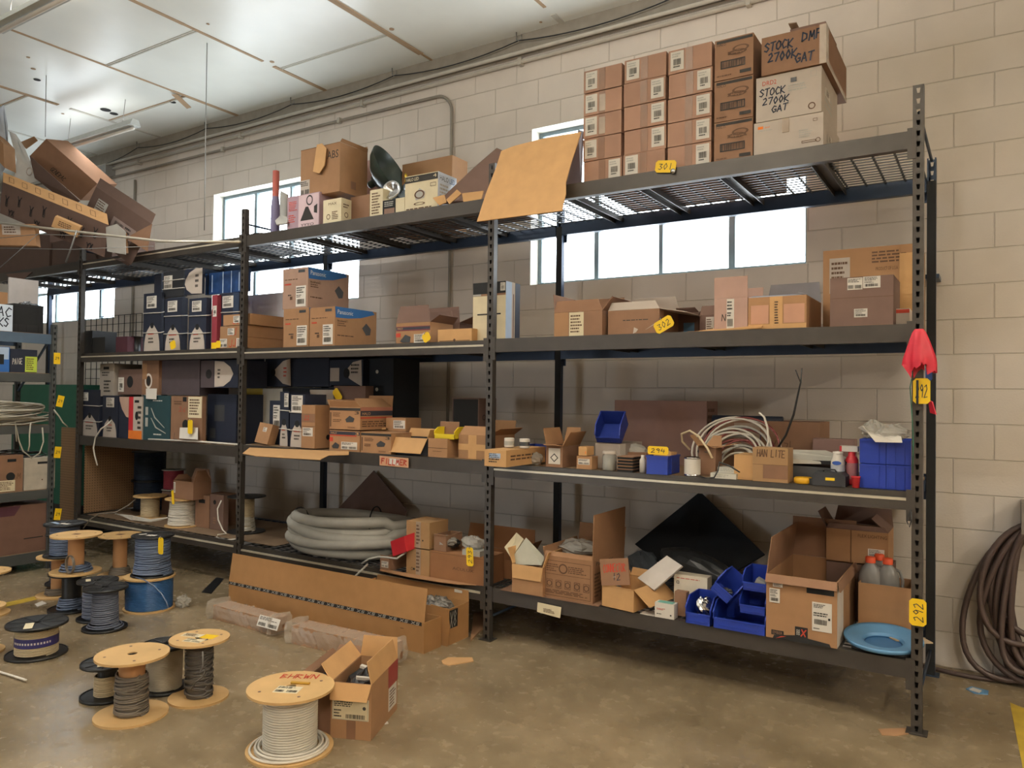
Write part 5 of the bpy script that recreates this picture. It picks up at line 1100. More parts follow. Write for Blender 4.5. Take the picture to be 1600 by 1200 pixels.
lump('metal_clips', 'dark metal clips lying in the tipped hopper bin', 'clips', (at(1130,922,y=4.1).x, 4.11, A1+.165), .05, .04, .02, DGREY, 43, .35)
# very large open carton
big = [('F','rect',.08,.88,.27,.94,BLKM),('F','rect',.58,.78,.96,.87,BLKM),('F','rect',.08,.055,.26,.13,BLKM),('F','txt',.1,.07,.24,.115,'EMBER',KD),('F','poly',[(.1,.0),(.12,.05),(.42,.10),(.9,.05),(.92,.0)],BLKM),('F','rect',.42,.08,.60,.24,BLKM),('F','hand',.5,.1,.58,.2,'X',INKR,.006),('F','poly',[(.14,.0),(.3,.06),(.22,.05)],INKR),('F','txt',.44,.11,.49,.2,'88',GREY),('R','poly',[(.0,0),(.0,1),(.3,1),(.3,0)],mat('carton_side_white','#c8beb2',.75))]
carton('very large open kraft carton with upright lid at the right of the bottom shelf', A1+.0, 4.035, 1197, 1308, 903, uD=1337, m=KR, op={'B': (4,.22), 'F': (150,.045), 'R': (166,.05), 'L': (-7,.19)}, fskew=.0, fm=KD, prints=big,
       lab=[('F',.66,.22,.93,.66,dict(style=[('lines',.08,.8,.7,.95,3,INK),('lines',.08,.5,.92,.66,2,INK),('bar',.12,.24,.75,.42,INK),('rect',.82,.42,.93,.5,INK),('lines',.08,.06,.5,.12,1,INK)],m=WH)),('F',.05,.56,.20,.78,dict(style='ship')),('F',.10,.81,.24,.88,dict(style='lines'))])
carton('kraft carton with open flaps and printed heading behind the very large carton', at(1340,880,y=4.6).z, 4.6, 1291, 1388, 829, d=.25, m=KR, op={'F': (-15,.03), 'B': (6,.10), 'L': (30,.1), 'R': (-50,.11)}, fskew=.02, fm=KP,
       prints=[('F','txt',.52,.80,.98,.90,'FLEX LIGHTING',INKB),('F','rect',.40,0,.415,1,INKB)], lab=[('F',.68,.12,.94,.48,dict(style='ship'))])
carton('plain brown carton at the wall supporting the kraft carton with open flaps', A1, 4.61, 1291, 1392, 882, d=.25, m=KP)
BX = carton('low kraft carton holding plastic oil jugs at the right end of the bottom shelf', A1, 4.40, 1341, 1424, 915, d=.24, m=KR, op={'R': (8,.03)}, seam=False)
for i, (u, y) in enumerate([(1360, 4.48), (1387, 4.49), (1374, 4.58)]):
    p = at(u, 900, y=y); e = empty('oil_jug', (p.x, y, A1+.008), ['grey plastic jug with an orange cap, left of the jugs in the kraft carton','grey plastic jug with an orange cap, right of the jugs in the kraft carton','clear-sided jug standing behind the two grey jugs'][i], 'jug', 'jugs in the low kraft carton')
    q = MB(); prof = [(.045,0),(.05,.01),(.05,.20),(.047,.235),(.036,.26),(.02,.275),(.02,.285),(0,.285)]; q.M = Matrix.Diagonal((1,.7,1,1)); q.lathe([(0,0)]+prof, mat('jug_grey','#7a7978',.35), 24); q.build('body', e)
    q = MB(); q.lathe([(.022,.281),(.022,.302),(.018,.306),(0,.306)], mat('cap_orange','#d8512a',.5), 16); q.build('cap', e)
    q = MB(); q.tube([(.028,0,.262),(.05,0,.255),(.062,0,.22),(.06,0,.16),(.048,0,.13)], .007, mat('jug_grey','#7a7978',.35), 8); q.build('handle', e); e.scale = (1.15,1.15,1.24)
p = at(1405, 912, y=4.36); can('solvent_bottle', 'small bottle with a red cap beside the grey jugs', 'bottle', (p.x, 4.46, A1+.008), [(0,0),(.02,0),(.02,.19),(.01,.205),(.01,.21),(0,.21)], GREY, cap=([(.013,.205),(.013,.232),(0,.234)], RED))
for i, o in enumerate([x for x in COL.objects if x.name.startswith('electrical_plates')]): pass
# blue ring, black tray, boards
p = at(1376, 1000, y=4.22)
e = empty('bucket_lid', (at(1380,1000,y=4.20).x, 4.20, A1+.035), 'light blue plastic ring lid lying at the right end of the bottom shelf', 'lid', rot=(math.radians(6),0,0))
q = MB(); q.lathe([(.095,.0),(.165,.012),(.178,.02),(.18,.012),(.178,.0),(.165,-.004),(.095,-.012),(.085,-.02),(.085,-.01),(.095,.0)], LBLUE, 44); q.build('ring', e)
q = MB(); q.lathe([(0,-.019),(.085,-.019)], mat('inner_blue','#3b6a98',.4), 44); q.build('centre', e)
q = MB(); a = at(1330, 1012, y=4.06); b = at(1422,1028,y=4.06); q.tube([(0,0,0),(.1,-.0,-.002),(.22,0,-.003),(b.x-a.x,.02,.0)], .009, BLK, 8); tag(q.build('black_strap', None, (a.x,4.07,A1+.012)), 'black strap lying along the beam in front of the light blue ring', 'strap')
leaf('plywood_offcut', 'thin pale plywood offcut sticking out past the right end of the bottom shelf', 'board', [(1350,976,4.42),(1402,975,4.56),(1458,1004,4.34),(1440,1004,4.28),(1400,1000,4.25)], mat('pale_plywood','#b59f82',.7,noise=.15), .006)
# beams' own tags at the right post
RXp = RX[0]
tagcard(1434, 957, 4.02, 24, 42, '292', 'yellow tag numbered 292 taped low on the right-hand post', vert=True, clip=False, group='yellow inventory tags')
tagcard(1440, 611, 4.02, 24, 40, '292', 'yellow tag marked 292 behind a strap, high on the right-hand post under the red bag', clip=False, group='yellow inventory tags')
q = MB(); a = at(1433,594,y=4.01); b = at(1434,632,y=4.01); q.box(-.004,0,b.z-a.z,.006,.003,0,BLK); tag(q.build('black_strap', None, a), 'narrow black strap over the yellow tag under the red bag', 'strap')
def gathered(name, label, cat, u, v0, v1, y, wtop, wbot, m, seed=1):
    a = at(u, v0, y=y); b = at(u, v1, y=y); H = a.z-b.z; q = MB(); K, N = 12, 26; vs = []; fs = []; rg = random.Random(seed); ph = [rg.uniform(0,6) for _ in range(4)]
    for j_ in range(K+1):
        t = j_/K; rad = wtop+(wbot-wtop)*(t**.6)*(1 if t < .75 else 1-(t-.75)*.6)
        for i_ in range(N):
            th = 2*math.pi*i_/N; f = 1+.28*t*math.sin(4*th+ph[0])+.14*t*math.sin(9*th+ph[1]+t*2)
            vs.append((rad*f*math.cos(th), rad*f*.5*math.sin(th), -H*t-(.03*math.sin(3*th+ph[2])+.02*math.sin(7*th) if j_ == K else 0)))
    for j_ in range(K):
        for i_ in range(N): k_ = (i_+1) % N; fs.append((j_*N+i_, (j_+1)*N+i_, (j_+1)*N+k_, j_*N+k_))
    q.add(vs, fs, m, True); return tag(q.build(name, None, a), label, cat)
gathered('warning_bag', 'crumpled red plastic bag tied to the right-hand post', 'bag', 1436, 514, 576, 3.985, .018, .062, REDB, 4)
leaf('warning_bag', 'small scrap of red plastic hanging lower on the far side of the right-hand post', 'bag', [(1450,625,4.3),(1456,628,4.28),(1462,648,4.27),(1453,645,4.3)], REDB, .006)
leaf('cloth_scrap', 'dark blue scrap of cloth hanging behind the right-hand post below the red bag', 'cloth', [(1446,575,4.2),(1456,576,4.2),(1457,592,4.2),(1453,596,4.2),(1446,592,4.2)], mat('cloth_blue','#26407a',.8), .006)
q = MB(); q.tube([at(u,v,y=4.02)-at(1423,600,y=4.02) for u,v in [(1427,578),(1422,605),(1425,650),(1427,690),(1426,740)]], .0025, GREEN, 6); tag(q.build('hanging_cord', None, at(1423,600,y=4.02)), 'thin green cord hanging down the left side of the right-hand post', 'cord')
q = MB(); q.tube([at(u,v,y=4.03)-at(1421,805,y=4.03) for u,v in [(1424,796),(1420,804),(1417,815),(1421,824),(1424,812),(1424,800)]], .003, BLK, 6); tag(q.build('wire_hook', None, at(1421,805,y=4.03)), 'small black wire hook hanging from the beam end at the right post', 'hook')
leaf('paper_card', 'white paper card clipped to the bottom beam of the right bay', 'card', [(840,941,4.03),(877,949,4.03),(875,966,4.03),(839,956,4.03)], CREAM, .002)
q = MB(); F = Face(at(841,957,y=4.028), at(874,964,y=4.028)-at(841,957,y=4.028), Vector((0,0,1)), .12, .045); F.n = Vector((0,-1,0)); q.M = Matrix.Translation(-COL.objects['paper_card'].location)
ink(q, F, ('lines',.3,.2,.95,.75,3,INKB), random.Random(4)); q.build('handwriting', COL.objects['paper_card'])

# ================================================================== SPOOLS
def wind(mb, z0, z1, r0, r1, tr, m, seed=0, jit=.0, seg=6, bulge=0):
    """wire wound from z0 to z1 with wire radius tr"""
    rg = random.Random(seed); n = max(2, int((z1-z0)/(2*tr))); pts = []; N = 22
    for i in range(n*N+1):
        t = i/(n*N); a = 2*math.pi*i/N
        r = r0+(r1-r0)*t+bulge*math.sin(math.pi*t)
        k = i//N; rr = random.Random(seed*1000+k).uniform(-jit, jit)
        pts.append((r*math.cos(a)+0, r*math.sin(a), z0+(z1-z0)*t+rr*math.sin(a*1+k)))
    pts = [(x*(1+random.Random(seed+int(i/N)).uniform(-jit,jit)*1.2), y*(1+random.Random(seed+int(i/N)).uniform(-jit,jit)*1.2), z) for i,(x,y,z) in enumerate(pts)]
    mb.tube(pts, tr, m, seg)
def spool(name, label, loc, R, H, rc, fm, cm, wires=(), ft=.011, hub=.022, top=(), group=None, rot=(0,0,0), ribs=False, cat='spool'):
    e = empty(name, loc, label, cat, group, rot)
    for z in (0, H-ft):
        q = MB(); q.disc((0,0,z), R, ft, fm, 48, hub)
        if ribs:
            for k in range(8):
                a = 2*math.pi*k/8; c, s = math.cos(a), math.sin(a); zz = z+ft
                if z > 0: q.plate([(c*.03-s*.003,s*.03+c*.003,zz),(c*.03+s*.003,s*.03-c*.003,zz),(c*R*.93+s*.003,s*R*.93-c*.003,zz),(c*R*.93-s*.003,s*R*.93+c*.003,zz)], (0,0,.004), DGREY)
            q.lathe([(R,0),(R+.004,0),(R+.004,ft+.003),(R-.004,ft+.003),(R-.004,ft)], fm, 48, (0,0,z))
        elif z > 0:
            for k in range(4):
                a = math.pi/4+2*math.pi*k/4+.3; q.disc((R*.72*math.cos(a), R*.72*math.sin(a), z+ft-.0005), .007, .0012, KP, 10)
        q.build('flange', e)
    q = MB(); q.lathe([(rc,ft),(rc,H-ft)], cm, 32); q.lathe([(hub,H-ft*.5),(hub,ft)], BLKM, 20); q.build('core', e)
    for i, (z0, z1, r0, r1, tr, m, jit) in enumerate(wires):
        q = MB(); wind(q, z0, z1, r0, r1, tr, m, seed=i+int(abs(loc[0])*100), jit=jit)
        q.lathe([(max(rc,min(r0,r1)-tr*.85),z0),(max(rc,min(r0,r1)-tr*.85),z1)], m, 24); q.build('wound_wire', e)
    for (x, y, wx, wy, ang, style, m) in top:
        c, s = math.cos(ang), math.sin(ang); F = Face(Vector((x,y,H+(.004 if ribs else 0)))-Vector((c,s,0))*wx/2-Vector((-s,c,0))*wy/2, (c,s,0), (-s,c,0), wx, wy)
        sticker(e, F, 0,0,1,1, style=style, m=m, name='yellow_tag' if m is YEL else 'paper_label')
    return e
TAN = mat('cardboard_tube_tan', '#b3855a', .75)
AX = lambda *p: Vector(p)
_v = math.atan2(-2.335, 2.6)   # towards the viewer from the front spool
S1 = spool('cable_spool', 'large plywood spool wound with thick white cable in the front', (-2.6, 2.335, 0), .186, .272, .09, WOOD, TAN,
      [(.013,.262,.112,.112,.0053,WIREW,.0)], top=[(.02,-.035,.11,.075,.45,'wide',CREAM)])
q = MB()
for k, (r, z) in enumerate([(.128,.018),(.14,.018),(.153,.018),(.165,.017),(.135,.030),(.15,.029)]): q.tube([(r*math.cos(a)+.006*(k%3), r*math.sin(a)-.004*(k%2), z+.0015*math.sin(a*2+k)) for a in [2*math.pi*i/40 for i in range(40)]], .0058, WIREW, 6, closed=True)
q.build('loose_turns', S1)
q = MB(); F = Face((-.115,.035,.272),(math.cos(.55),math.sin(.55),0),(-math.sin(.55),math.cos(.55),0),.17,.05); ink(q, F, ('hand',0,0,1,1,'BHRWN',INKR,.006), random.Random(5)); q.build('red_writing', S1)
q = MB(); q.plate([(-.03,.03,.274),(.05,.065,.274),(.055,.052,.274),(-.02,.015,.274)], (0,0,.006), mat('wood_sliver','#b58a2e',.6)); tag(q.build('wood_sliver', None, (-2.6,2.335,.0)), 'brown splinter lying on top of the large white cable spool', 'splinter')
spool('cable_spool', 'plywood spool half wound with grey cable, left of the pair at the front', (-3.50, 2.155, 0), .165, .295, .058, WOOD, TAN,
      [(.012,.20,.074,.070,.0050,WIREG,.014)], top=[])
spool('cable_spool', 'plywood spool with a yellow tag on top, wound with tangled grey cable', (-3.42, 2.465, 0), .145, .305, .055, WOOD, TAN,
      [(.012,.288,.066,.064,.0050,mat('cable_dark_grey','#57524d',.55),.022)], top=[(-.06,-.0,.11,.05,.35,'lines',CREAM),(.02,-.05,.10,.05,.3,'wide',CREAM),(.03,.035,.075,.06,.3,'none',YEL)])
q = MB(); q.tube([at(u,v,y=y)-at(320,1060,y=2.35) for u,v,y in [(317,1018,2.36),(317,1040,2.35),(312,1052,2.34),(320,1048,2.33),(317,1058,2.33),(306,1066,2.33),(298,1078,2.34)]], .0042, mat('cable_dark_grey','#57524d',.55), 6)
tag(q.build('loose_cable', None, at(320,1060,y=2.35)), 'loose grey cable end curling off the tagged plywood spool', 'cable')
spool('cable_spool', 'black-flanged spool wound with off-white cable behind the two front plywood spools', (-3.67, 2.44, 0), .115, .235, .05, BLK, BLK, [(.012,.222,.083,.087,.0028,mat('cable_offwhite','#b5aa94',.55),.0)], ribs=True)
spool('cable_spool', 'small black spool of cream cable with paper labels on top, at the front left', (-3.82, 2.22, 0), .122, .175, .045, BLK, BLK, [(.012,.11,.06,.058,.0035,WIREC,.003)], ribs=True, top=[(.02,-.03,.10,.055,-.6,'wide',CREAM),(.045,.005,.08,.03,-.3,'lines',CREAM)])
spool('cable_spool', 'short black spool of cream cable with a violet label band, alone at the left', (-4.769, 2.34, 0), .158, .187, .06, BLK, BLK, [(.014,.155,.110,.108,.0042,WIREC,.0015)], ribs=True, top=[(.05,-.07,.12,.045,-.55,'none',CREAM)])
e = COL.objects['cable_spool.005']; q = MB(); q.lathe([(.1145,.065),(.1145,.118)], mat('violet_label','#2f2a66',.5), 36)
for k in range(14):
    a0 = -1.7+k*.14; q.add([(.1152*math.cos(a0+d),.1152*math.sin(a0+d),z) for d, z in ((0,.085),(.08,.085),(.08,.097),(0,.097))], [(0,1,2,3)], WH)
q.build('label_band', e)
# spool cut by the left edge
spool('cable_spool', 'plywood spool of pale cable cut off by the left edge of the picture', (-5.08, 2.17, 0), .13, .27, .07, WOOD, TAN, [(.012,.19,.085,.085,.004,WIREC,.0)])
q = MB(); q.tube([at(u,v,z=.012)-at(20,1052,z=0) for u,v in [(-20,1040),(0,1050),(20,1056),(41,1063)]], .006, WIREW, 6); tag(q.build('loose_cable', None, at(20,1052,z=0)), 'white cable end on the floor in front of the violet-banded spool', 'cable')
spool('cable_spool', 'plywood spool with only a flange showing on the floor at the far left edge', (-5.9, 2.55, 0), .15, .30, .07, WOOD, TAN)
# cluster by the left rack post
BW = WIREB
spool('cable_spool', 'big low spool of blue cable in shrink wrap with plywood flanges, under the cluster', (-5.134, 3.28, 0), .172, .235, .10, WOOD, TAN, [(.012,.222,.155,.155,.004,mat('wrapped_blue_cable','#38649a',.2,noise=.2,scale=18),.0)])
sp_ = COL.objects['cable_spool.008']; q = MB()
for a0, m_, w_, z0_, z1_ in [(-2.25,BLKM,.34,.12,.17),(-2.2,WH,.2,.085,.115),(-2.1,BLKM,.12,.085,.115)]: q.add([(.1600*math.cos(a0+d),.1600*math.sin(a0+d),z) for z in (z0_,z1_) for d in [w_*k/6 for k in range(7)]], [(k,k+1,k+8,k+7) for k in range(6)], m_)
q.build('paper_label', sp_)
spool('cable_spool', 'tall spool of blue-grey cable with a yellow tag, standing on the blue spool', (-5.134, 3.30, .236), .140, .285, .06, BLK, BLK, [(.012,.09,.128,.115,.0062,BW,.005),(.09,.272,.113,.113,.0062,BW,.005)], ribs=True, ft=.008, top=[(.03,-.03,.07,.04,.5,'none',WH),(-.06,-.04,.05,.03,1.2,'none',WH)])
tagcard(251, 853, 3.12, 13, 26, '', 'yellow tag hanging on the tall blue-grey spool of the cluster', vert=True, group='yellow inventory tags')
q = MB(); q.tube([at(u,v,y=3.115)-at(240,920,y=3.08) for u,v in [(212,902),(225,906),(240,915),(252,927),(260,940),(263,950)]], .004, WIREB, 6); tag(q.build('loose_cable', None, at(240,920,y=3.08)), 'thin cable end hanging down the side of the big blue spool', 'cable')
spool('cable_spool', 'plywood spool with a bare tan core and a few grey turns, behind the blue spool', (-6.25, 3.72, 0), .17, .345, .055, WOOD, TAN, [(.012,.075,.085,.068,.0045,WIREG,.003)], top=[(0,0,.06,.05,.3,'lines',KD)])
spool('cable_spool', 'spool of dark blue cable standing behind the plywood spools of the cluster', (-6.35, 3.30, 0), .12, .40, .06, BLK, BLK, [(.012,.385,.085,.078,.0055,WIRED,.003)], ribs=True)
spool('cable_spool', 'black spool with a little blue-grey cable left at its base, in the cluster', (-5.55, 2.95, 0), .145, .262, .062, BLK, BLK, [(.012,.085,.09,.072,.0062,BW,.005)], ribs=True)
spool('cable_spool', 'plywood spool standing on the black spool, with blue-grey cable at its foot', (-5.50, 2.95, .271), .165, .268, .052, WOOD, TAN, [(.012,.06,.105,.085,.0062,BW,.004)], top=[(0,0,.05,.04,.4,'lines',KD)])
q = MB(); p0 = Vector((-5.50, 2.95, .275))
for k in range(3): q.tube([(.085+.03*k*.3+.0+.055*math.cos(a)*.9-.01*k, -.08-.005*k, .075+.06*math.sin(a)) for a in [2*math.pi*i/20 for i in range(20)]], .0045, WIREG, 6, closed=True)
tag(q.build('cable_loop', None, p0), 'small upright loop of grey cable on the upper plywood spool', 'cable')
spool('cable_spool', 'spool of grey cable with white labels on top, in the middle of the cluster', (-5.18, 2.93, 0), .125, .262, .05, BLK, BLK, [(.012,.25,.088,.088,.0062,mat('cable_slate','#6c7386',.55),.005)], ribs=True, top=[(-.03,-.05,.07,.03,-.5,'none',CREAM)])
spool('cable_spool', 'front spool of slate grey cable with a bare black top, in the cluster', (-4.93, 2.84, 0), .132, .27, .05, BLK, BLK, [(.012,.035,.11,.092,.0048,mat('cable_slate','#6c7386',.55),.001),(.035,.255,.078,.072,.0062,mat('cable_slate','#6c7386',.55),.004)], ribs=True)
spool('cable_spool', 'plywood spool mostly hidden at the back left of the cluster, flange on the floor', (-6.02, 3.10, 0), .15, .30, .05, WOOD, TAN, [(.012,.06,.09,.08,.0045,WIREG,.003)])
spool('cable_spool', 'black-topped spool of blue-grey cable raised at the back of the cluster', (-5.98, 3.12, .301), .14, .245, .06, BLK, BLK, [(.012,.235,.095,.095,.0062,WIREB,.004)], ribs=True, top=[(-.03,-.05,.12,.03,-.1,'none',SKYB),(.05,-.03,.10,.035,.2,'none',WH)])
# small litter round the spools
p = at(262, 942, z=0)
lump('plastic_bag', 'crumpled clear plastic on the floor right of the big blue spool', 'plastic', at(286,948,z=0), .05, .05, .045, BAG, 51, .4)
leaf('floor_label', 'white cable clip lying on the floor left of the cluster', 'label', [(54,942,2.86),(70,939,2.93),(72,946,2.87),(56,949,2.81)], WH, .008) if False else None
flat('paper_scrap', 'white scrap lying on the yellow floor line left of the spool cluster', 'scrap', [(54,945),(66,940),(73,944),(58,949)], WH, .006)
flat('cardboard_strip', 'torn brown strip of cardboard on the floor in front of the middle post', 'cardboard', [(690,1033),(700,1028),(738,1028),(740,1034),(702,1040),(692,1038)], KL, .004)
flat('cardboard_strip', 'torn brown strip of cardboard on the floor at the right post', 'cardboard', [(1372,1140),(1430,1138),(1435,1145),(1400,1150),(1378,1149)], KR, .004)
flat('rubber_strip', 'short black strip on the floor under the left end of the rack', 'strip', [(315,926),(338,903),(350,905),(330,928)], BLK, .006)
flat('paper_scrap', 'tiny pale scrap on the bare floor right of the open carton', 'scrap', [(600,1128),(606,1128),(607,1131),(601,1132)], WH, .002)
q = flat('blister_card', 'blue and white blister card lying near the hose at the wall', 'card', [(1509,1077),(1518,1073),(1545,1080),(1544,1086),(1522,1084)], LBLUE, .003)
q = MB(); F_ = [at(u,v,z=.0045)-COL.objects['blister_card'].location for u, v in [(1514,1078),(1520,1075),(1534,1080),(1530,1083)]]; q.plate(F_, (0,0,.004), WH); q.build('white_panel', COL.objects['blister_card'])
YL = mat('floor_paint_yellow', '#b79a35', .6, noise=.2, scale=8)
q = MB(); P = [at(1578,1098,z=.0), at(1602,1108,z=.0), at(1640,1230,z=.0), at(1604,1230,z=0)]; q.plate(P, (0,0,.0015), YL)
P = [at(-20,948,z=0), at(92,924,z=0), at(92,929,z=0), at(-20,955,z=0)]; q.plate(P, (0,0,.0015), YL); struct(q.build('trim_4'))

# ================================================================== BOTTOM SHELF, MIDDLE AND LEFT BAYS
zB = B1
e = empty('conduit_coil', (at(552,850,y=4.46).x, 4.46, B1+.0), 'large coil of thick grey flexible conduit on the middle bottom shelf', 'conduit')
cx0, cy0 = e.location.x, e.location.y
rg = random.Random(9); TR = .040
pts = []; turns = 6; N = 44
Rx, Ry = .60, .40
for i in range(int(turns*N)+6):
    t = i/N; a = 2*math.pi*t+ -.35; k = int(t)
    lay = [.0,.0,.07,.08,.145,.15,.21][min(k,6)]; rr = [1.0,.87,1.02,.88,.98,.86,.9][min(k,6)]; k2 = min(k+1,6)
    f = t-k; lay = lay*(1-f)+[.0,.0,.07,.08,.145,.15,.21][k2]*f; rr = rr*(1-f)+[1.0,.87,1.02,.88,.98,.86,.9][k2]*f
    lift = .03*math.sin(a*1+k*1.7)*(1 if k % 2 else .4)+ (.035*max(0, -math.cos(a)))
    pts.append((Rx*rr*math.cos(a), Ry*rr*math.sin(a), TR+.004+max(0,lay+lift)))
q = MB(); q.tube(pts, TR, CONDG, 12); q.build('conduit_tube', e)
q = MB(); c = Vector(pts[0]); d = (Vector(pts[0])-Vector(pts[1])).normalized(); q.tube([c, c+d*.02], TR*.8, BLKM, 12); q.build('open_end', e)
for a in (1.75, 3.25):
    q = MB(); cc = Vector((Rx*.93*math.cos(a), Ry*.93*math.sin(a), .152)); o_ = Vector((math.cos(a), math.sin(a), 0)).normalized()
    q.tube([cc+o_*.1*math.cos(b)+Vector((0,0,.135*math.sin(b)+.0)) for b in [2*math.pi*k/20 for k in range(20)]], .006, BLK, 6, closed=True); q.build('tie_strap', e)
o_ = None
KB = mat('scuffed_kraft','#a07c54',.8)
ltr = [('F','txt',.18,.16,.34,.26,'OE',INKB),('F','circ',.62,.2,.006,INK)]
z1 = at(653, 857, y=4.075).z
carton('small kraft carton with silver tape, lower of two at the left of the long carton', B1, 4.075, 635, 671, 858, d=.30, m=KB, prints=[('F','ring',.25,.22,.01,INK),('F','circ',.34,.22,.008,INK)], lab=[('F',.42,.0,.62,1,dict(style='lines',m=CTAPE,name='packing_tape'))])
carton('small kraft carton with silver tape, upper of two beside the red box', z1+.003, 4.075, 635, 671, 815, uD=700, m=KB, prints=[('F','ring',.25,.3,.01,INK),('F','circ',.72,.3,.006,INK)], lab=[('F',.42,.0,.62,1,dict(style='lines',m=CTAPE,name='packing_tape'))])
carton('long brown carton with small dark print on the middle bottom shelf', B1, 4.08, 672, 758, 866, d=.22, m=mat('aculux_brown','#8f6340',.85), seam=False, prints=[('F','txt',.42,.42,.80,.52,'ACULUX',INKB),('F','rect',0,.94,1,.95,INKB)])
zt = at(715, 866, y=4.08).z
carton('large open brown carton standing behind the middle post on the bottom shelf', B1+0, 4.34, 690, 800, 868, d=.3, m=mat('aculux_brown','#8f6340',.85), op={'B': (8,.16), 'R': (35,.12)}, fskew=.02)
for u,v,sx,sz,lb,m,sd in [(697,853,.075,.035,'clear bag of dark and silver lamps on the small kraft carton',BAG,61),(738,862,.08,.05,'clear bag of silver fittings heaped on the long brown carton',BAG,62)]:
    lump('plastic_bag', lb, 'bag', (at(u,v,y=4.14).x, 4.15, zt+.03 if sd==61 else zt+.03), sx, .06, sz, m, sd, .3)
lump('lamp_heap', 'silver and black lamp fittings inside the clear bag on the long carton', 'fittings', (at(738,862,y=4.14).x, 4.15, zt+.004), .06, .045, .03, CHROME, 63, .4)
carton('small open tan carton under the bag of dark lamps', zt+.001, 4.09, 678, 697, 836, uD=722, m=KD, op={'F': (80,.01)})
lump('lamp_heap', 'black and silver lamps piled in the small open tan carton', 'fittings', (at(700,840,y=4.16).x+.02, 4.16, zt+.02), .06, .05, .035, BLK, 64, .4)
crate('power_strip_box', 'grey metal box under the clear bag on the long brown carton', 'box', (at(722,870,y=4.085).x, 4.085, zt+.001), .14, .10, .035, GREY, seam=False)
hexa('red_box', 'red box tilted against the small kraft cartons at the end of the conduit coil', 'box', [at(610,846,y=4.02), at(631,838,y=4.0), at(635,862,y=4.02), at(613,866,y=4.03)], Vector((.05,.12,.03)), RED)
tagcard(734, 870, 4.03, 13, 29, '293', 'upright yellow tag numbered 293 on the long brown carton', vert=True, ang=3, group='yellow inventory tags')
carton('small open carton with a white label in front of the red box', B1, 4.05, 594, 608, 872, uD=636, m=KD, op={'F': (20,.02), 'R': (-10,.02)}, lab=[('F',.15,.25,.9,.75,dict(style='wide'))])
q = MB(); q.tube([at(u,v,y=y)-at(590,880,y=3.98) for u,v,y in [(565,881,3.96),(577,873,3.97),(592,870,3.98),(606,871,3.99),(620,873,4.0),(630,866,4.04),(636,862,4.1)]], .007, GREY, 8); tag(q.build('loose_cable', None, at(590,880,y=3.98)), 'grey cable end arching out over the front of the middle bottom shelf', 'cable')
q = MB(); a = at(548,907,y=3.9); b = at(575,881,y=3.99); q.tube([(0,0,0), b-a], .007, GREY, 8); tag(q.build('conduit_length', None, a), 'short straight length of thin conduit poking down below the shelf edge', 'conduit')
q = MB(); yq = [(at(u,900,y=4.0).x, y) for u, y in [(584,4.068),(590,4.02),(640,3.99),(690,4.0),(712,4.02),(735,4.068)]]; q.plate([(x,y,B1+.002) for x, y in yq], (0,0,.004), KR); tag(q.build('cardboard_sheet'), 'torn brown cardboard lining under the small cartons of the middle bottom shelf', 'cardboard')
leaf('paper_label', 'small white sticker on the front edge of the middle bottom beam', 'label', [(710,920,4.04),(722,923,4.04),(722,927,4.04),(710,925,4.04)], WH, .001)
# left bay bottom
q = MB(); q.box(RX[3]+.08, 4.12, C1+.001, RX[2]+.36, 4.88, C1+.005, mat('lining_brown','#7d6750',.85)); tag(q.build('cardboard_sheet'), 'brown cardboard lining covering the left bottom shelf', 'cardboard')
zC = C1+.006
def onshelf(u, y, z): return (at(u, 820, y=y).x, y, z)
spool('wire_spool', 'black-flanged spool of cream wire behind the left rack post on the bottom shelf', onshelf(385, 4.40, zC), .16, .31, .055, BLK, WIREC, [(.012,.13,.075,.06,.006,WIREW,.006),(.13,.295,.062,.060,.006,WIREC,.0)], ribs=False, ft=.008)
q = MB(); q.tube([at(u,v,y=y)-at(340,830,y=4.2) for u,v,y in [(346,782,4.24),(340,795,4.22),(341,812,4.2),(348,828,4.18),(354,834,4.18),(340,836,4.12),(338,840,4.10),(352,844,4.1),(372,842,4.12)]], .006, WIREW, 6); tag(q.build('loose_cable', None, at(340,830,y=4.2)), 'loose white wire falling from the cream spool on the bottom shelf', 'cable')
for (ua,ub,ud,vv,lb,hole) in [(305,327,None,774,'tall kraft carton with a dark hand hole, left of two on the left bottom shelf',1),(328,349,357,773,'tall kraft carton with a small hole beside the cream wire spool',2)]:
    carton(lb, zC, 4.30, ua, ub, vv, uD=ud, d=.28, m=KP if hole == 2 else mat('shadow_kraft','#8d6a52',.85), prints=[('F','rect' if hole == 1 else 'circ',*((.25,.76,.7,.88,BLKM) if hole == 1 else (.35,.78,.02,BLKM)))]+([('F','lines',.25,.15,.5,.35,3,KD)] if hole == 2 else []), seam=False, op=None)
spool('wire_spool', 'plywood-topped spool of white wire carrying an open carton, left bottom shelf', onshelf(285, 4.26, zC), .15, .25, .10, WOOD, WIREW, [(.012,.235,.122,.104,.005,WIREW,.004)])
spool('wire_spool', 'small plywood-flanged spool of white wire at the left end of the bottom shelf', onshelf(234, 4.35, zC), .15, .215, .075, WOOD, WIREW, [(.012,.2,.08,.08,.005,WIREC,.001)])
for k,(u,y,z,lb,m) in enumerate([(232,4.66,zC,'dark blue wire reel on the shelf behind the small white wire spool',WIRED),(232,4.66,zC+.30,'dark blue wire reel stacked at the back of the left bottom shelf',WIRED)]):
    spool('wire_spool', lb, onshelf(u,y,z), .17, .295, .10, BLK, m, [(.01,.285,.14,.14,.006,m,.0)], ft=.006)
spool('wire_spool', 'red wire reel standing behind the open carton on the left bottom shelf', onshelf(270,4.62,zC+.24), .11, .20, .07, GREY, mat('crimson_carton','#8a2f3b',.7), [(.01,.19,.09,.09,.004,mat('crimson_carton','#8a2f3b',.7),.0)], ft=.006)
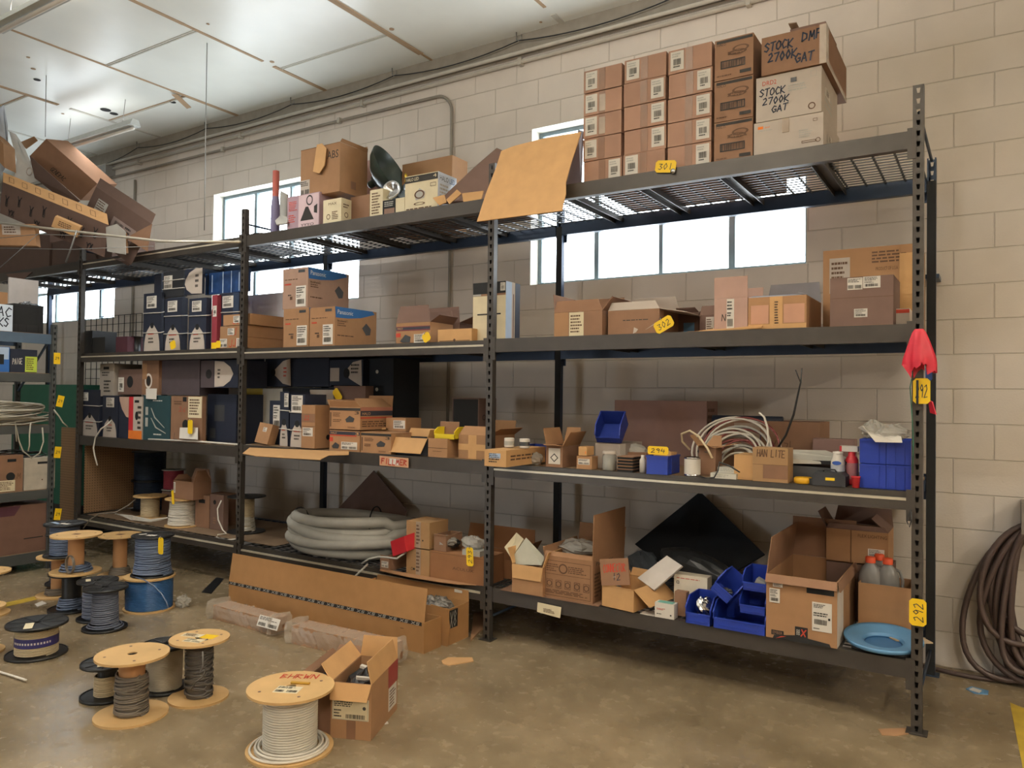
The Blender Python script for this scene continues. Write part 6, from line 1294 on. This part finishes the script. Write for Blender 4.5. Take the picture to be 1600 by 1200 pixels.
crate('reel_box', 'low grey carton under the red wire reel', 'box', (onshelf(255,4.52,zC)[0], 4.50, zC), .25, .25, .235, KP)
carton('open kraft carton lying on the plywood-topped spool, left bottom shelf', zC+.252, 4.20, 271, 302, 752, uD=330, m=KD, op={'L': (30,.05), 'B': (0,.10), 'R': (0,.10)}, fskew=.06, lab=[('F',.0,.3,.1,.9,dict(style='lines'))])
q = MB(); q.tube([at(u,v,y=y)-at(190,800,y=4.1) for u,v,y in [(130,826,3.9),(140,812,3.95),(155,803,4.0),(180,801,4.1),(200,790,4.2),(212,780,4.25)]], .006, WIREG, 8); tag(q.build('loose_cable', None, at(190,800,y=4.1)), 'grey cable arching from the small white wire spool toward the floor cluster', 'cable')
q = MB()
for k in range(4): q.tube([at(u,v,y=y)-at(215,808,y=4.2) for u,v,y in [(180+4*k,803+k,4.15),(205,806+2*k,4.16),(235,812+k,4.12),(262-3*k,809+k,4.14)]], .005, WIREW, 6)
tag(q.build('cable_heap', None, at(215,808,y=4.2)), 'loose pale cable lying around the small white wire spool', 'cable')
# pegboards
def pegmat():
    m = bpy.data.materials.new('pegboard'); m.use_nodes = True; nt = m.node_tree; b = nt.nodes['Principled BSDF']; b.inputs['Roughness'].default_value = .75
    tc = nt.nodes.new('ShaderNodeTexCoord'); fr = nt.nodes.new('ShaderNodeVectorMath'); fr.operation = 'FRACTION'; sc = nt.nodes.new('ShaderNodeVectorMath'); sc.operation = 'SCALE'; sc.inputs['Scale'].default_value = 1/.0254
    nt.links.new(tc.outputs['Object'], sc.inputs[0]); nt.links.new(sc.outputs[0], fr.inputs[0])
    sb = nt.nodes.new('ShaderNodeVectorMath'); sb.operation = 'SUBTRACT'; sb.inputs[1].default_value = (.5,.5,.5); nt.links.new(fr.outputs[0], sb.inputs[0])
    sp = nt.nodes.new('ShaderNodeSeparateXYZ'); nt.links.new(sb.outputs[0], sp.inputs[0]); cb = nt.nodes.new('ShaderNodeCombineXYZ')
    nt.links.new(sp.outputs['Z'], cb.inputs[2]); nt.links.new(sp.outputs['Y' if PEGY else 'X'], cb.inputs[0])
    ln = nt.nodes.new('ShaderNodeVectorMath'); ln.operation = 'LENGTH'; nt.links.new(cb.outputs[0], ln.inputs[0])
    gt = nt.nodes.new('ShaderNodeMath'); gt.operation = 'GREATER_THAN'; gt.inputs[1].default_value = .17; nt.links.new(ln.outputs['Value'], gt.inputs[0])
    mx = nt.nodes.new('ShaderNodeMixRGB'); mx.inputs[1].default_value = srgb('#3a2a1c'); mx.inputs[2].default_value = srgb('#86694a'); nt.links.new(gt.outputs[0], mx.inputs[0]); nt.links.new(mx.outputs[0], b.inputs['Base Color'])
    return m
PEGY = True; PM1 = pegmat(); PEGY = False; PM2 = pegmat()
q = MB(); q.box(-7.53, 4.10, .36, -7.522, 4.95, 1.02, PM1); tag(q.build('pegboard_panel'), 'brown pegboard panel closing the left end of the lower shelves', 'pegboard')
a, b = at(93, 800, y=4.06).x, at(117.5, 800, y=4.06).x; ztp = at(106, 668, y=4.06).z
q = MB(); q.box(a, 4.06, 0, b, 4.068, ztp, PM2); tag(q.build('pegboard_panel'), 'narrow upright strip of pegboard between the two racks', 'pegboard')
a, b = at(60, 630, y=4.5).x, at(119, 630, y=4.5).x
q = MB(); q.box(a-.6, 4.5, .3, b, 4.86, at(106,601,y=4.5).z, GREEN); e = tag(q.build('green_cabinet'), 'dark green metal cabinet seen between the two racks', 'cabinet'); q = MB(); q.box(a-.6, 4.52, 0, b, 4.84, .299, BLK); q.build('plinth', e)

# ================================================================== ON THE FLOOR IN FRONT OF THE RACK
def quadbox(name, label, cat, uvs, H, m, z=0, **kw):
    """block on the floor from three floor corners: front-left, front-right, and depth"""
    a, b = at(*uvs[0], z=z), at(*uvs[1], z=z); d = b-a; w = d.length; ang = math.atan2(d.y, d.x)
    return crate(name, label, cat, (a.x, a.y, z), w, uvs[2], H, m, rot=(0,0,ang), **kw)
FL = mat('floor_kraft', '#9f7548', .8)
a = at(686-3, 1022, z=0)
# long carton: floor edge from (365,960) to (665,1020)
ink_strip = mat('strip_black','#1d1b1a',.6)
a, b = at(357, 948, z=0), at(662, 1022, z=0); L = (b-a).length; hL = .185
o = quadbox('long_carton', 'very long open kraft carton with a black printed strip on the floor before the rack', 'box', [(357,948),(662,1022),.17], hL, FL, inner=KD,
        op={'F': (-8,.20)}, fm=FL, fskew=.0, prints=[('F','rect',0,.88,.99,1.0,ink_strip)]+[('F','hand',.005+.0495*i,.90,.045+.0495*i,.985,'X5',GREY,.004) for i in range(20)]+[('F','frame',.9,.68,.915,.70,INKB,.003),('F','frame',.9,.3,.915,.32,INKB,.003)])
quadbox('long_carton', 'shorter open kraft carton with black print behind the end of the long carton', 'box', [(655,990),(752,972),.32], .21, KR, op={'B': (4,.06), 'L': (12,.06)}, fm=FL, prints=[('F','rect',.0,.72,.36,1,ink_strip),('F','hand',.02,.74,.34,.96,'XX',GREY,.004)]) if False else None
ang = math.atan2((at(662,1022,z=0)-at(357,948,z=0)).y, (at(662,1022,z=0)-at(357,948,z=0)).x); dr = Vector((math.cos(ang), math.sin(ang), 0)); dn = Vector((-dr.y, dr.x, 0))
pr_ = at(662,1022,z=0)+dr*.03+dn*.21; p0 = pr_-dr*.80
crate('long_carton', 'open kraft carton with black patterned tape behind the right end of the very long carton', 'box', (p0.x, p0.y, 0), .80, .21, .225, FL, rot=(0,0,ang), op={'B': (6,.07), 'L': (-5,.05)}, prints=[('R','rect',.0,.45,.42,.95,ink_strip),('R','hand',.03,.48,.36,.9,'X8',GREY,.005)])
q = MB(); c_ = at(662,1022,z=0)+dn*.19; q.plate([(-.10,0,0),(.035,0,0),(.05,.0,.12),(.03,0,.23),(-.10,0,.24)], (0,.005,0), FL); o = tag(q.build('cardboard_sheet', None, c_, (0,0,ang)), 'brown cardboard flap standing between the very long carton and the one behind it', 'cardboard')
_h = pr_-dr*.18+dn*.10; lump('packing_heap', 'black and white printed packing wrap stuffed in the carton behind the long carton', 'packing', (_h.x, _h.y, .15), .13, .075, .06, mat('zebra_pack','#5b564f',.4,noise=.9,scale=60), 71, .3)
leaf('cardboard_sheet', 'flat brown cardboard sheet on the floor by the middle post', 'cardboard', [(720,1003,3.8),(758,972,3.95),(768,955,4.3),(750,965,4.3)], KR, .006) if False else None
flat('cardboard_sheet', 'flat brown cardboard sheet on the floor just left of the middle post', 'cardboard', [(735,1003),(758,980),(762,955),(740,960)], KR, .01)
# shrink wrapped tubes
def bar_wrapped(label, uv0, uv1, w, h, seed):
    a, b = at(*uv0, z=0), at(*uv1, z=0); d = b-a; L = d.length; ang = math.atan2(d.y, d.x)
    e = empty('wrapped_package', (a.x, a.y, 0), label, 'package', rot=(0,0,ang))
    q = MB(); q.box(.05,0,0,L-.03,w,h,mat('wrapped_kraft','#a07a5c',.5)); q.build('carton', e)
    from mathutils import noise
    q = MB(); N = 46; K = 16; vs = []; fs = []
    for i in range(N+1):
        x = -.02+(L+.04)*i/N; bul = .005+.016*(abs(noise.noise(Vector((i*.6,seed,0)))))+(.022 if i in (2,3,N-2,N-3) else 0)
        for k in range(K):
            a_ = 2*math.pi*k/K; ca, sa = math.cos(a_), math.sin(a_); s = 1/max(abs(ca),abs(sa)); s = min(s, 1.25)
            r = 1+.16*noise.noise(Vector((i*.9,k*1.3,seed)))
            if i in (0, N): r *= .25
            vs.append((x, w/2+ca*s*(w/2+bul)*r, max(.002, h/2+sa*s*(h/2+bul)*r)))
    for i in range(N):
        for k in range(K): l = (k+1) % K; fs.append((i*K+k,(i+1)*K+k,(i+1)*K+l,i*K+l))
    q.add(vs, fs, WRAP); q.build('stretch_wrap', e)
    return e
bar_wrapped('long plastic-wrapped carton with a white label, nearest the spools on the floor', (326, 965), (428, 993), .13, .095, 3)
e = COL.objects['wrapped_package']; sticker(e, Face((.55,-.0-.035,.05),(1,0,0),(0,.4,.9),.2,.07), 0,0,1,1, style='wide', m=WH)
bar_wrapped('second plastic-wrapped long carton running on behind the open small carton', (446, 1003), (612, 1042), .14, .11, 5)
# under-shelf litter
quadbox('wood_offcuts', 'flat stack of brown boards and cardboard on the floor under the middle bottom shelf', 'boards', [(440,925),(600,965),.35], .05, KP)
lump('plastic_bag', 'clear plastic bundle under the middle bottom shelf behind the long carton', 'plastic', at(575,945,z=0), .22, .12, .10, BAG, 77, .3)
# open carton beside the front spool
def inside(loc, off, ang): c, s = math.cos(ang), math.sin(ang); return (loc[0]+off[0]*c-off[1]*s, loc[1]+off[0]*s+off[1]*c, off[2])
A22 = math.radians(22)
p0, p1 = at(516, 1152, z=0), at(583, 1152, z=0); h1 = .225
ang = math.radians(8)
w_ = (p1-p0).length
crate('cardboard_box', 'open kraft carton with raised flaps beside the front white cable spool', 'box', (p0.x, p0.y, 0), w_, .36, .25, KR, rot=(0,0,math.radians(22)), op={'F': (160,.075), 'R': (-14,.10), 'L': (38,.09), 'B': (6,.10)}, fm=KL, fskew=.012,
      prints=[('R','rect',.62,.60,1,1,mat('dark_red_print','#8f3a34',.7))], lab=[('F',.04,.34,.94,.72,dict(style=[('lines',.05,.6,.6,.95,4,INK),('lines',.05,.08,.3,.5,3,INK),('bar',.38,.08,.9,.28,INK),('frame',.02,.02,.98,.98,GREY,.002),('circ',.88,.6,.008,INK)],m=CREAM)),('F',.40,.0,.62,.33,dict(style='tape')),('R',.64,.15,.95,.58,dict(style='lines'))])
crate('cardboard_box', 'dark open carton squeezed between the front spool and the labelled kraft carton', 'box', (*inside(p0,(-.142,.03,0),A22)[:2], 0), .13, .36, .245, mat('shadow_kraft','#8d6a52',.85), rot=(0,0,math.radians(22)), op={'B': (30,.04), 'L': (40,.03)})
lump('lamp_heap', 'black lamps with white stickers heaped in the open labelled carton on the floor', 'fittings', inside(p0,(w_*.5,.18,.16),A22), w_*.40, .15, .05, mat('lamp_black','#1c1d20',.35), 81, .3, rot=(0,0,A22))
for k,(ox,oy,an) in enumerate([(.6,.10,.9),(.45,.22,.3),(.6,.30,1.4)]):
    q = MB(); q.box(-.035,-.011,0,.035,.011,.012,WH); tag(q.build('white_sticker_pack', None, inside(p0,(w_*ox,oy,.232+.004*k),A22), (0,.2,an)), ['white rounded card lying nearest in the open labelled carton','white card in the middle of the open labelled carton','white card at the back of the open labelled carton'][k], 'card')
lump('lamp_heap', 'dark folded plastic filling the shadowed carton behind the front spool', 'packing', inside(inside(p0,(-.142,.03,0),A22),(.065,.18,.17),A22), .045, .15, .035, mat('lamp_black','#1c1d20',.35), 82, .3, rot=(0,0,A22))

# ================================================================== HOSE BUNDLE ON THE RIGHT
HX = -.02; HZ = .86
e = empty('hose_bundle', (HX, YW-.02, 0), 'heavy bundle of brown rubber hose looped on a wall hook and trailing on the floor', 'hose')
rg = random.Random(21)
for i in range(13):
    q = MB(); W1 = rg.choice((.30,.22,.34,.16,.27)); W2 = rg.uniform(.30,.55); top = HZ-.03+.02*(i%4); bot = rg.choice((.03,.10,.05,.17,.24,.03))
    yy = -.025-.034*(i%4)-.012*(i//4); pts = []; N = 40; hc = (top+bot)/2; hh = (top-bot)/2; ph = rg.uniform(-.5,.5); tw = rg.uniform(-.12,.12)
    for k in range(N):
        a = 2*math.pi*k/N; s_ = math.sin(a); c = math.cos(a); dn_ = (1-s_)/2
        wid = (W1 if c < 0 else W2)*(.62+.38*dn_)
        x = .20+c*wid+tw*dn_+.03*math.sin(2*a+ph*6)*dn_; z = hc+hh*s_
        pts.append((x, yy-.015*math.sin(2*a+i)-.02*dn_, max(.02, z)))
    q.tube(pts, .0165, HOSE, 8, closed=True); q.build('hose_loop', e)
q = MB(); q.tube([at(u,v,z=.016)-e.location for u,v in [(1590,1060),(1550,1062),(1520,1058),(1490,1052),(1465,1046),(1430,1038)]], .013, HOSE, 8); q.build('hose_end', e)
q = MB(); a = at(1596,790,y=YW-.2); q.box(.0,.0,0,.12,.19,.17,mat('bracket_grey','#77716a',.5)); tag(q.build('wall_bracket', None, (a.x, YW-.2, at(1596,835,y=YW-.2).z)), 'grey metal wall bracket holding the hose at the right edge', 'bracket')
# bolt from the post to the wall
q = MB(); q.box(-.02,0,-.012,.05,.18,.012,STEELB); tag(q.build('wall_bracket', None, (at(1452,432,y=4.99).x, 4.985, at(1452,432,y=4.99).z)), 'small dark bracket tying the right rear post to the wall', 'bracket')

# ================================================================== THE LEFT RACK
LX = -7.0; LY0, LY1 = 1.4, 3.52
RBLU = mat('rack_blue_grey', '#56697c', .45, metal=.2); RGR = mat('rack_dark_grey', '#4c4f4e', .5, metal=.2)
lr = empty('storage_rack', (LX, LY1, 0), 'smaller blue-grey rack standing end-on at the left edge', 'shelving'); lo = Vector(lr.location)
for x in (LX, LX-.62):
    for y in (LY1, LY0):
        q = MB(); w_ = .02; H = 2.18; n = int(H/.0508)
        X, Y = x-lo.x, y-lo.y; xf = X+.018
        for k in range(n):
            z0 = k*.0508; z1 = z0+.0508
            V = [(xf,Y-w_,z0),(xf,Y-.006,z0+.012),(xf,Y-.008,z0+.036),(xf,Y-w_,z1),(xf,Y+w_,z0),(xf,Y+.006,z0+.012),(xf,Y+.008,z0+.036),(xf,Y+w_,z1)]
            q.add(V, [(0,1,2,3),(4,7,6,5),(0,4,5,1),(3,2,6,7)], RGR)
        q.box(X-.018, Y-w_, 0, X-.014, Y+w_, n*.0508, RGR); q.box(X-.014, Y-w_, 0, xf, Y-w_+.003, n*.0508, RGR); q.box(X-.014, Y+w_-.003, 0, xf, Y+w_, n*.0508, RGR)
        q.build('post', lr)
q = MB(); a = Vector((LX-.60,LY1,1.55))-lo; b = Vector((LX-.02,LY1+.0,2.05))-lo; q.tube([a,b], .012, RBLU, 6); q.build('brace', lr)
LZ = [(at(40,520,x=LX).z+.0, .085, RBLU), (at(40,583,x=LX).z, .075, RGR), (at(40,665,x=LX).z, .07, RGR), (at(40,768,x=LX).z, .075, RGR), (at(40,865,x=LX).z, .09, RGR)]
for z, hh, m in LZ:
    for x in (0, -.62):
        q = MB(); q.box(x-.0-.02, -(LY1-LY0)+.02, z-hh, x+.0, -.02, z, m); q.build('beam', lr)
    q = MB(); q.box(-.60, -(LY1-LY0)+.02, z-.014, -.021, -.02, z+.004, PART); q.build('shelf_board', lr)
# goods on the left rack (they face right)
def lcrate(label, z, u0, u1, vT, d, m, x=LX-.03, name='cardboard_box', cat='box', prints=(), lab=(), op=None, **kw):
    vm = vT+15; a, b = at(u0, vm, x=x), at(u1, vm, x=x); w = b.y-a.y; h = at((u0+u1)/2, vT, x=x).z-z
    return crate(name, label, cat, (x, a.y, z), w, d, h, m, rot=(0,0,math.pi/2), prints=prints, lab=lab, op=op, **kw)
zl = [a[0]+.005 for a in LZ]
lcrate('white card box hand-lettered AC KS on the top of the left rack', zl[0], -40, 20, 474, .3, mat('cool_white_card','#cfdbe8',.6), prints=[('F','hand',.58,.56,.98,.9,'AC',MRK,.009),('F','hand',.62,.16,.9,.48,'KS',MRK,.009)], seam=False)
e = lcrate('black plastic crate full of wire bits beside the white lettered box', zl[0], 21, 68, 476, .3, BLK, op={}, name='plastic_crate', cat='crate', prints=[('F','rect',.02,.28,.8,.92,BLKM)]+[('F','rect',x,.02,x+.02,.98,BLKM) for x in (.15,.42,.82)])
p = at(44, 492, x=LX-.17); lump('hardware_heap', 'silver and black hardware heaped in the black plastic crate', 'hardware', (LX-.17, p.y, zl[0]+.11), .10, .10, .09, mat('hardware_mix','#8a8f96',.25,noise=1.0,scale=70,metal=.6), 91, .5)
lcrate('pale grey card standing behind the black plastic crate under the top deck', zl[0]+.0, 14, 60, 436, .02, mat('grey_card','#b5afab',.8), x=LX-.40, seam=False)
lcrate('kraft carton edge on the left rack behind the white lettered box', zl[0], -30, 14, 455, .2, KR, x=LX-.42)
lcrate('blue cable carton at the left edge of the left rack', zl[1], -30, 15, 541, .3, mat('bright_blue_carton','#2b62a8',.6), prints=[('F','rect',.3,.5,.97,.98,SKYB),('F','rect',.62,.3,.8,.7,BLKM)])
lcrate('dark blue carton with white lettering and a yellow-green label', zl[1], 16, 58, 546, .3, NAVY, prints=[('F','hand',.08,.35,.45,.6,'PAIGE',WH,.004)], lab=[('F',.55,.03,1.0,.70,dict(style='lines',m=mat('lime_label','#b9cc4a',.6)))])
# heap of grey cable
p = at(40, 640, x=LX-.15); e = empty('cable_coil', (LX-.16, p.y-.12, zl[2]), 'thick heap of coiled grey cable spilling off the left rack', 'cable'); rg = random.Random(17)
for i in range(24):
    q = MB(); R1 = rg.uniform(.15,.24); ox, oy = rg.uniform(-.04,.04), rg.uniform(-.05,.05); zz_ = .01+.0075*i; pts = []
    for k in range(26):
        a = 2*math.pi*k/26; pts.append((ox+.75*R1*math.cos(a), oy+R1*1.25*math.sin(a), zz_+.010*math.sin(a*2+i)+.02*math.sin(a+i*.4)-.0+( -.03 if math.cos(a) > .9 else 0)*0))
    q.tube([(x_,y_,max(.007,z_)) for x_,y_,z_ in pts], .0065, mat('cable_pale_grey','#aaa596',.55), 6, closed=True); q.build('cable_turn', e)
for pl in ([(26,690),(24,660),(30,690),(36,705),(50,716),(62,708),(68,690),(66,668)], [(48,660),(46,680),(46,696),(44,705)], [(84,640),(92,650),(98,660),(106,667)]):
    q = MB(); q.tube([at(u,v,x=LX+.07)-e.location for u, v in pl], .006, mat('cable_pale_grey','#aaa596',.55), 6); q.build('hanging_end', e)
lcrate('cable carton with a white oval label under the heap of grey cable', zl[2]-.0, -30, 18, 627, .12, NAVY, x=LX+.10-.02, prints=[('F','poly',[(.3,.05),(.9,.05),(1,.3),(1,.7),(.9,.95),(.3,.95)],WB),('F','lines',.5,.3,.9,.6,4,INKB)], name='cable_box', cat='cable box') if False else None
lcrate('kraft carton with a round hole and hand slot, low on the left rack', zl[3], -20, 36, 712, .3, KD, prints=[('F','circ',.65,.42,.035,BLKM),('F','rect',.55,.82,.80,.9,BLKM),('F','hand',.82,.35,.95,.5,'M',INKB,.004)], lab=[('F',.3,.02,.78,.32,dict(style='lines',m=CREAM))])
lcrate('scuffed white carton with a dark hand slot on the left rack', zl[3], 38, 86, 715, .3, mat('scuffed_white','#b9b0a0',.75,noise=.12), prints=[('F','rect',.42,.80,.74,.87,BLKM),('F','circ',.58,.3,.006,INKB)])
p = at(45, 690, x=LX-.2); e = empty('cable_heap', (LX-.25, p.y-.1, zl[3]+.24), 'tangle of thin black cable on the cartons of the left rack', 'cable')
for i in range(9):
    q = MB(); R1 = rg.uniform(.1,.2); q.tube([(R1*.8*math.cos(a)+rg.uniform(-.01,.01), R1*1.3*math.sin(a), .01+.009*i+.01*math.sin(2*a+i)) for a in [2*math.pi*k/22 for k in range(22)]], .005, BLK, 5, closed=True); q.build('cable_turn', e)
lcrate('large dim brown carton on the floor-level shelf of the left rack', zl[4], -20, 82, 790, .45, mat('dim_brown','#6f5244',.85), prints=[('F','poly',[(0,1),(.5,1),(.4,.8),(0,.8)],mat('maroon','#4b2530',.6)),('F','rect',.55,.28,.85,.30,BLKM)])
for (u,v,ang,lb) in [(92,560,0,'yellow tag on the left rack post below its top beam'),(97,627,-12,'yellow tag hanging crookedly on the left rack beside the cable heap'),(93,707,-6,'yellow tag on the left rack post above the narrow pegboard'),(93,804,-8,'lowest yellow tag on the left rack post')]:
    c = at(u, v, x=LX+.05); c.x = LX+.0185; q = MB(); q.M = Matrix.Rotation(math.radians(ang),4,'X'); q.box(0,-.028,-.05,.002,.028,.05,YEL); F = Face((.0022,-.018,-.03),(0,1,0),(0,0,1),.036,.06); ink(q, F, ('hand',0,.3,1,.7,'29',MRK,.003), random.Random(2))
    tag(q.build('inventory_tag', None, c), lb, 'tag', 'yellow inventory tags')

# ================================================================== PILE OF CARTONS HIGH AT THE LEFT
def P3(u, v, y=None, x=None): return at(u, v, y=y, x=x)
PURB = mat('shadow_purple_carton', '#5f4a40', .85); ARROW = mat('lit_printed_kraft', '#c79a68', .85)  # long carton: shaded face coloured dark, lit top coloured pale kraft
x_ = -7.35
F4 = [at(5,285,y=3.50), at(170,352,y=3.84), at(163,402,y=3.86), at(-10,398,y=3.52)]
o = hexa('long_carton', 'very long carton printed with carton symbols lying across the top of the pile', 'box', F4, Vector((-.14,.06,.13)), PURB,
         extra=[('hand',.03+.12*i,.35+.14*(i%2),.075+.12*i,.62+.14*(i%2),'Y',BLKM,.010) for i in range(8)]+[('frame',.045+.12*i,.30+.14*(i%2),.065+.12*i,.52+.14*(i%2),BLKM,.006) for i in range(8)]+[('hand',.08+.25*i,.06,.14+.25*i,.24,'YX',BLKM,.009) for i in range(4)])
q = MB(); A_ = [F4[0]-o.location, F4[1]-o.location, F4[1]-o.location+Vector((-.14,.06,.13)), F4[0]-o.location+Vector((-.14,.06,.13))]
nrm = (A_[1]-A_[0]).cross(A_[3]-A_[0]).normalized(); q.plate([p+nrm*.0015 for p in A_], nrm*.002, ARROW)  # panel paints the carton's lit side as paler kraft
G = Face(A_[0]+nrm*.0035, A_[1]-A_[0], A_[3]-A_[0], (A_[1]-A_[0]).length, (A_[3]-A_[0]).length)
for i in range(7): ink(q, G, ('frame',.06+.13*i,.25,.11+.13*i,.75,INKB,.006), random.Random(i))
q.build('lit_top_panel', o)
o = hexa('cardboard_box', 'large tilted kraft carton leaning up on the pile at the top left', 'box', [at(72,217,y=3.85), at(152,287,y=4.2), at(126,313,y=4.15), at(43,238,y=3.8)], Vector((-.06,.24,.06)), KD, extra=[('hand',.35,.12,.62,.3,'GENERAC',INK,.005)])
leaf('carton_flap', 'shaded lower side of the large tilted kraft carton, its shade painted dark', 'cardboard', [(46,243,3.78),(125,314,3.90),(110,322,3.90),(54,278,3.80)], PURB, .005)  # carton's shaded side, its shade put into a dark colour
leaf('carton_flap', 'small kraft flap sticking up above the large tilted carton', 'cardboard', [(32,222,3.95),(53,213,3.98),(58,219,3.98),(40,232,3.93)], KR, .01)
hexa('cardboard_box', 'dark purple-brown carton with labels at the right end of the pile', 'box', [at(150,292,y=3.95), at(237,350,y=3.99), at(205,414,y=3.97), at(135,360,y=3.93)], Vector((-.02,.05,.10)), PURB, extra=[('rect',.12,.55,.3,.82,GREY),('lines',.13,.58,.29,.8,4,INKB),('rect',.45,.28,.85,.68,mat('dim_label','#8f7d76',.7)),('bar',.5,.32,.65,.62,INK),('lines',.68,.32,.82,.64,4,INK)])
leaf('carton_flap', 'light brown end panel of the dark carton at the right end of the pile', 'cardboard', [(237,350,3.93),(230,393,3.92),(196,372,3.90),(222,358,3.92)], KD, .006)
leaf('carton_flap', 'dark triangular flap hanging below the pile at its right end', 'cardboard', [(172,402,4.03),(210,406,4.03),(200,415,4.02),(188,408,4.0)], PURB, .005)
leaf('carton_flap', 'dark triangular flap hanging below the pile near the left edge', 'cardboard', [(8,428,4.043),(50,425,4.043),(27,445,4.043)], KP, .005)
hexa('cardboard_box', 'tan carton lit at its lower front, at the left edge under the long carton', 'box', [at(-10,350,y=3.40), at(54,350,y=3.50), at(57,384,y=3.50), at(-10,386,y=3.40)], Vector((-.05,.06,.0)), KR, extra=[('rect',.2,.5,.65,.98,WB),('lines',.25,.55,.6,.9,3,INKB)])
hexa('cardboard_box', 'small kraft carton with faint print hanging askew on the pile', 'box', [at(86,338,y=3.60), at(126,355,y=3.68), at(120,371,y=3.68), at(77,352,y=3.59)], Vector((-.02,.03,.02)), KL, extra=[('lines',.2,.3,.8,.8,3,INKB)])
e = hexa('plastic_box', 'small box wrapped in clear plastic near the right end of the pile', 'box', [at(171,358,y=3.84), at(194,364,y=3.86), at(196,396,y=3.86), at(171,391,y=3.84)], Vector((-.02,.04,.01)), KR, extra=[('rect',.1,.1,.55,.95,WB),('lines',.15,.15,.5,.9,6,INKR)])
q = MB(); q.plate([at(166,355,y=3.835)-e.location, at(183,350,y=3.85)-e.location, at(197,362,y=3.855)-e.location, at(197,398,y=3.855)-e.location, at(168,393,y=3.835)-e.location], (0,-.004,0), BAG); q.build('plastic_sleeve', e)
xa_, xb_, xc_ = at(-25,400,y=4.2).x, at(78,400,y=4.2).x, at(172,400,y=4.2).x
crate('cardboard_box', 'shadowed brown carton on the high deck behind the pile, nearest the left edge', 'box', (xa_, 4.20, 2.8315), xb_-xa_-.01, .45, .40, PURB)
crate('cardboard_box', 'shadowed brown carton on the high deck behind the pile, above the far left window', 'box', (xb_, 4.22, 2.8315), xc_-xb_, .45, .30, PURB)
# white bent sheets
def curl(name, label, cat, rows, m, t=.003):
    q = MB(); n = len(rows[0]); vs = [p for r in rows for p in r]; c = sum((Vector(p) for p in vs), Vector())/len(vs); vs = [Vector(p)-c for p in vs]
    back = [p+Vector((0,t*2,t)) for p in vs]; N = len(vs); fs = []
    for j in range(len(rows)-1):
        for i in range(n-1): a = j*n+i; fs += [(a,a+1,a+n+1,a+n),(a+N,a+n+N,a+n+1+N,a+1+N)]
    per = [i for i in range(n)]+[j*n+n-1 for j in range(1,len(rows))]+[(len(rows)-1)*n+i for i in range(n-2,-1,-1)]+[j*n for j in range(len(rows)-2,0,-1)]
    for a, b in zip(per, per[1:]+per[:1]): fs.append((a,b,b+N,a+N))
    q.add(vs+back, fs, m, True); return tag(q.build(name, None, c), label, cat)
curl('plastic_sheet', 'curled white plastic sheet tucked behind the long printed carton', 'sheet', [[at(14,205,y=3.78),at(26,250,y=3.76),at(20,285,y=3.72)],[at(24,210,y=3.86),at(38,262,y=3.80),at(34,287,y=3.76)],[at(36,228,y=3.9),at(50,270,y=3.84),at(48,286,y=3.80)],[at(44,246,y=3.9),at(58,274,y=3.86),at(61,283,y=3.84)]], mat('white_plastic_sheet','#c9c5be',.5))
q = MB(); c = at(46, 268, y=3.78); q.tube([(.05*math.cos(a),-.004*math.sin(a),.035*math.sin(a)) for a in [2*math.pi*k/24 for k in range(24)]], .006, WB, 6, closed=True); tag(q.build('plastic_ring', None, c), 'white plastic ring resting on the curled sheet', 'ring')
curl('plastic_sheet', 'tall pale blue-white sheet standing at the left edge of the pile', 'sheet', [[at(-6,175,y=3.6),at(-6,230,y=3.6),at(-4,280,y=3.6)],[at(5,163,y=3.7),at(6,215,y=3.68),at(8,262,y=3.66)],[at(11,195,y=3.72),at(12,225,y=3.7),at(12,258,y=3.68)]], mat('pale_blue_white','#c3c9d2',.5))
hexa('cardboard_box', 'brown carton end cut off by the left edge of the picture, under the pale sheet', 'box', [at(-12,205,y=3.55), at(5,224,y=3.58), at(7,262,y=3.58), at(-12,268,y=3.55)], Vector((-.1,.15,.0)), KR)
# rails and loose wires in front
q = MB(); a, b = at(-12,347,y=3.36), at(252,377,y=3.84); c = at(376,378,y=4.025); q.tube([(0,0,0), (b-a)*.5, b-a, c-a], .011, mat('aluminium_pole','#c9c2b2',.35,metal=.5), 10); tag(q.build('aluminium_pole', None, a), 'long pale pole running along the front of the high pile to the first rack post', 'pole')
for pl, lb in [([(0,372,3.34),(60,366,3.42),(120,368,3.5),(168,371,3.6)],'thin wire crossing the pile just below the pale pole'),([(0,388,3.34),(110,390,3.5),(240,385,3.8)],'thin wire crossing the pile lower down'),([(0,418,3.3),(60,365,3.4)],'black wire slanting up at the left edge under the pile')]:
    q = MB(); a = at(*pl[0][:2], y=pl[0][2]); q.tube([at(u,v,y=y)-a for u, v, y in pl], .003, GALV, 5); tag(q.build('stretched_wire', None, a), lb, 'wire')
q = MB(); q.tube([at(120,360,y=3.58)-at(120,360,y=3.58), at(112,385,y=3.58)-at(120,360,y=3.58), at(103,410,y=3.58)-at(120,360,y=3.58)], .008, GALV, 6); tag(q.build('short_rod', None, at(120,360,y=3.58)), 'short slanting rod hanging from the pale pole', 'rod')
q = MB(); q.box(RX[3]+.15, 4.12, C4+.001, RX[2]-.1, 4.86, C4+.006, mat('dusty_sheeting','#a39f98',.8)); tag(q.build('plastic_sheet'), 'dusty pale sheeting spread over the left bay of the top shelf', 'sheet')

# goods standing exactly on a deck are lifted by the thickness of its paint
for o in list(COL.objects):
    if o.parent is None and o is not rack and o.get('category') and any(abs(o.location.z-z) < .0008 for z in LEVELS): o.location.z += .0015
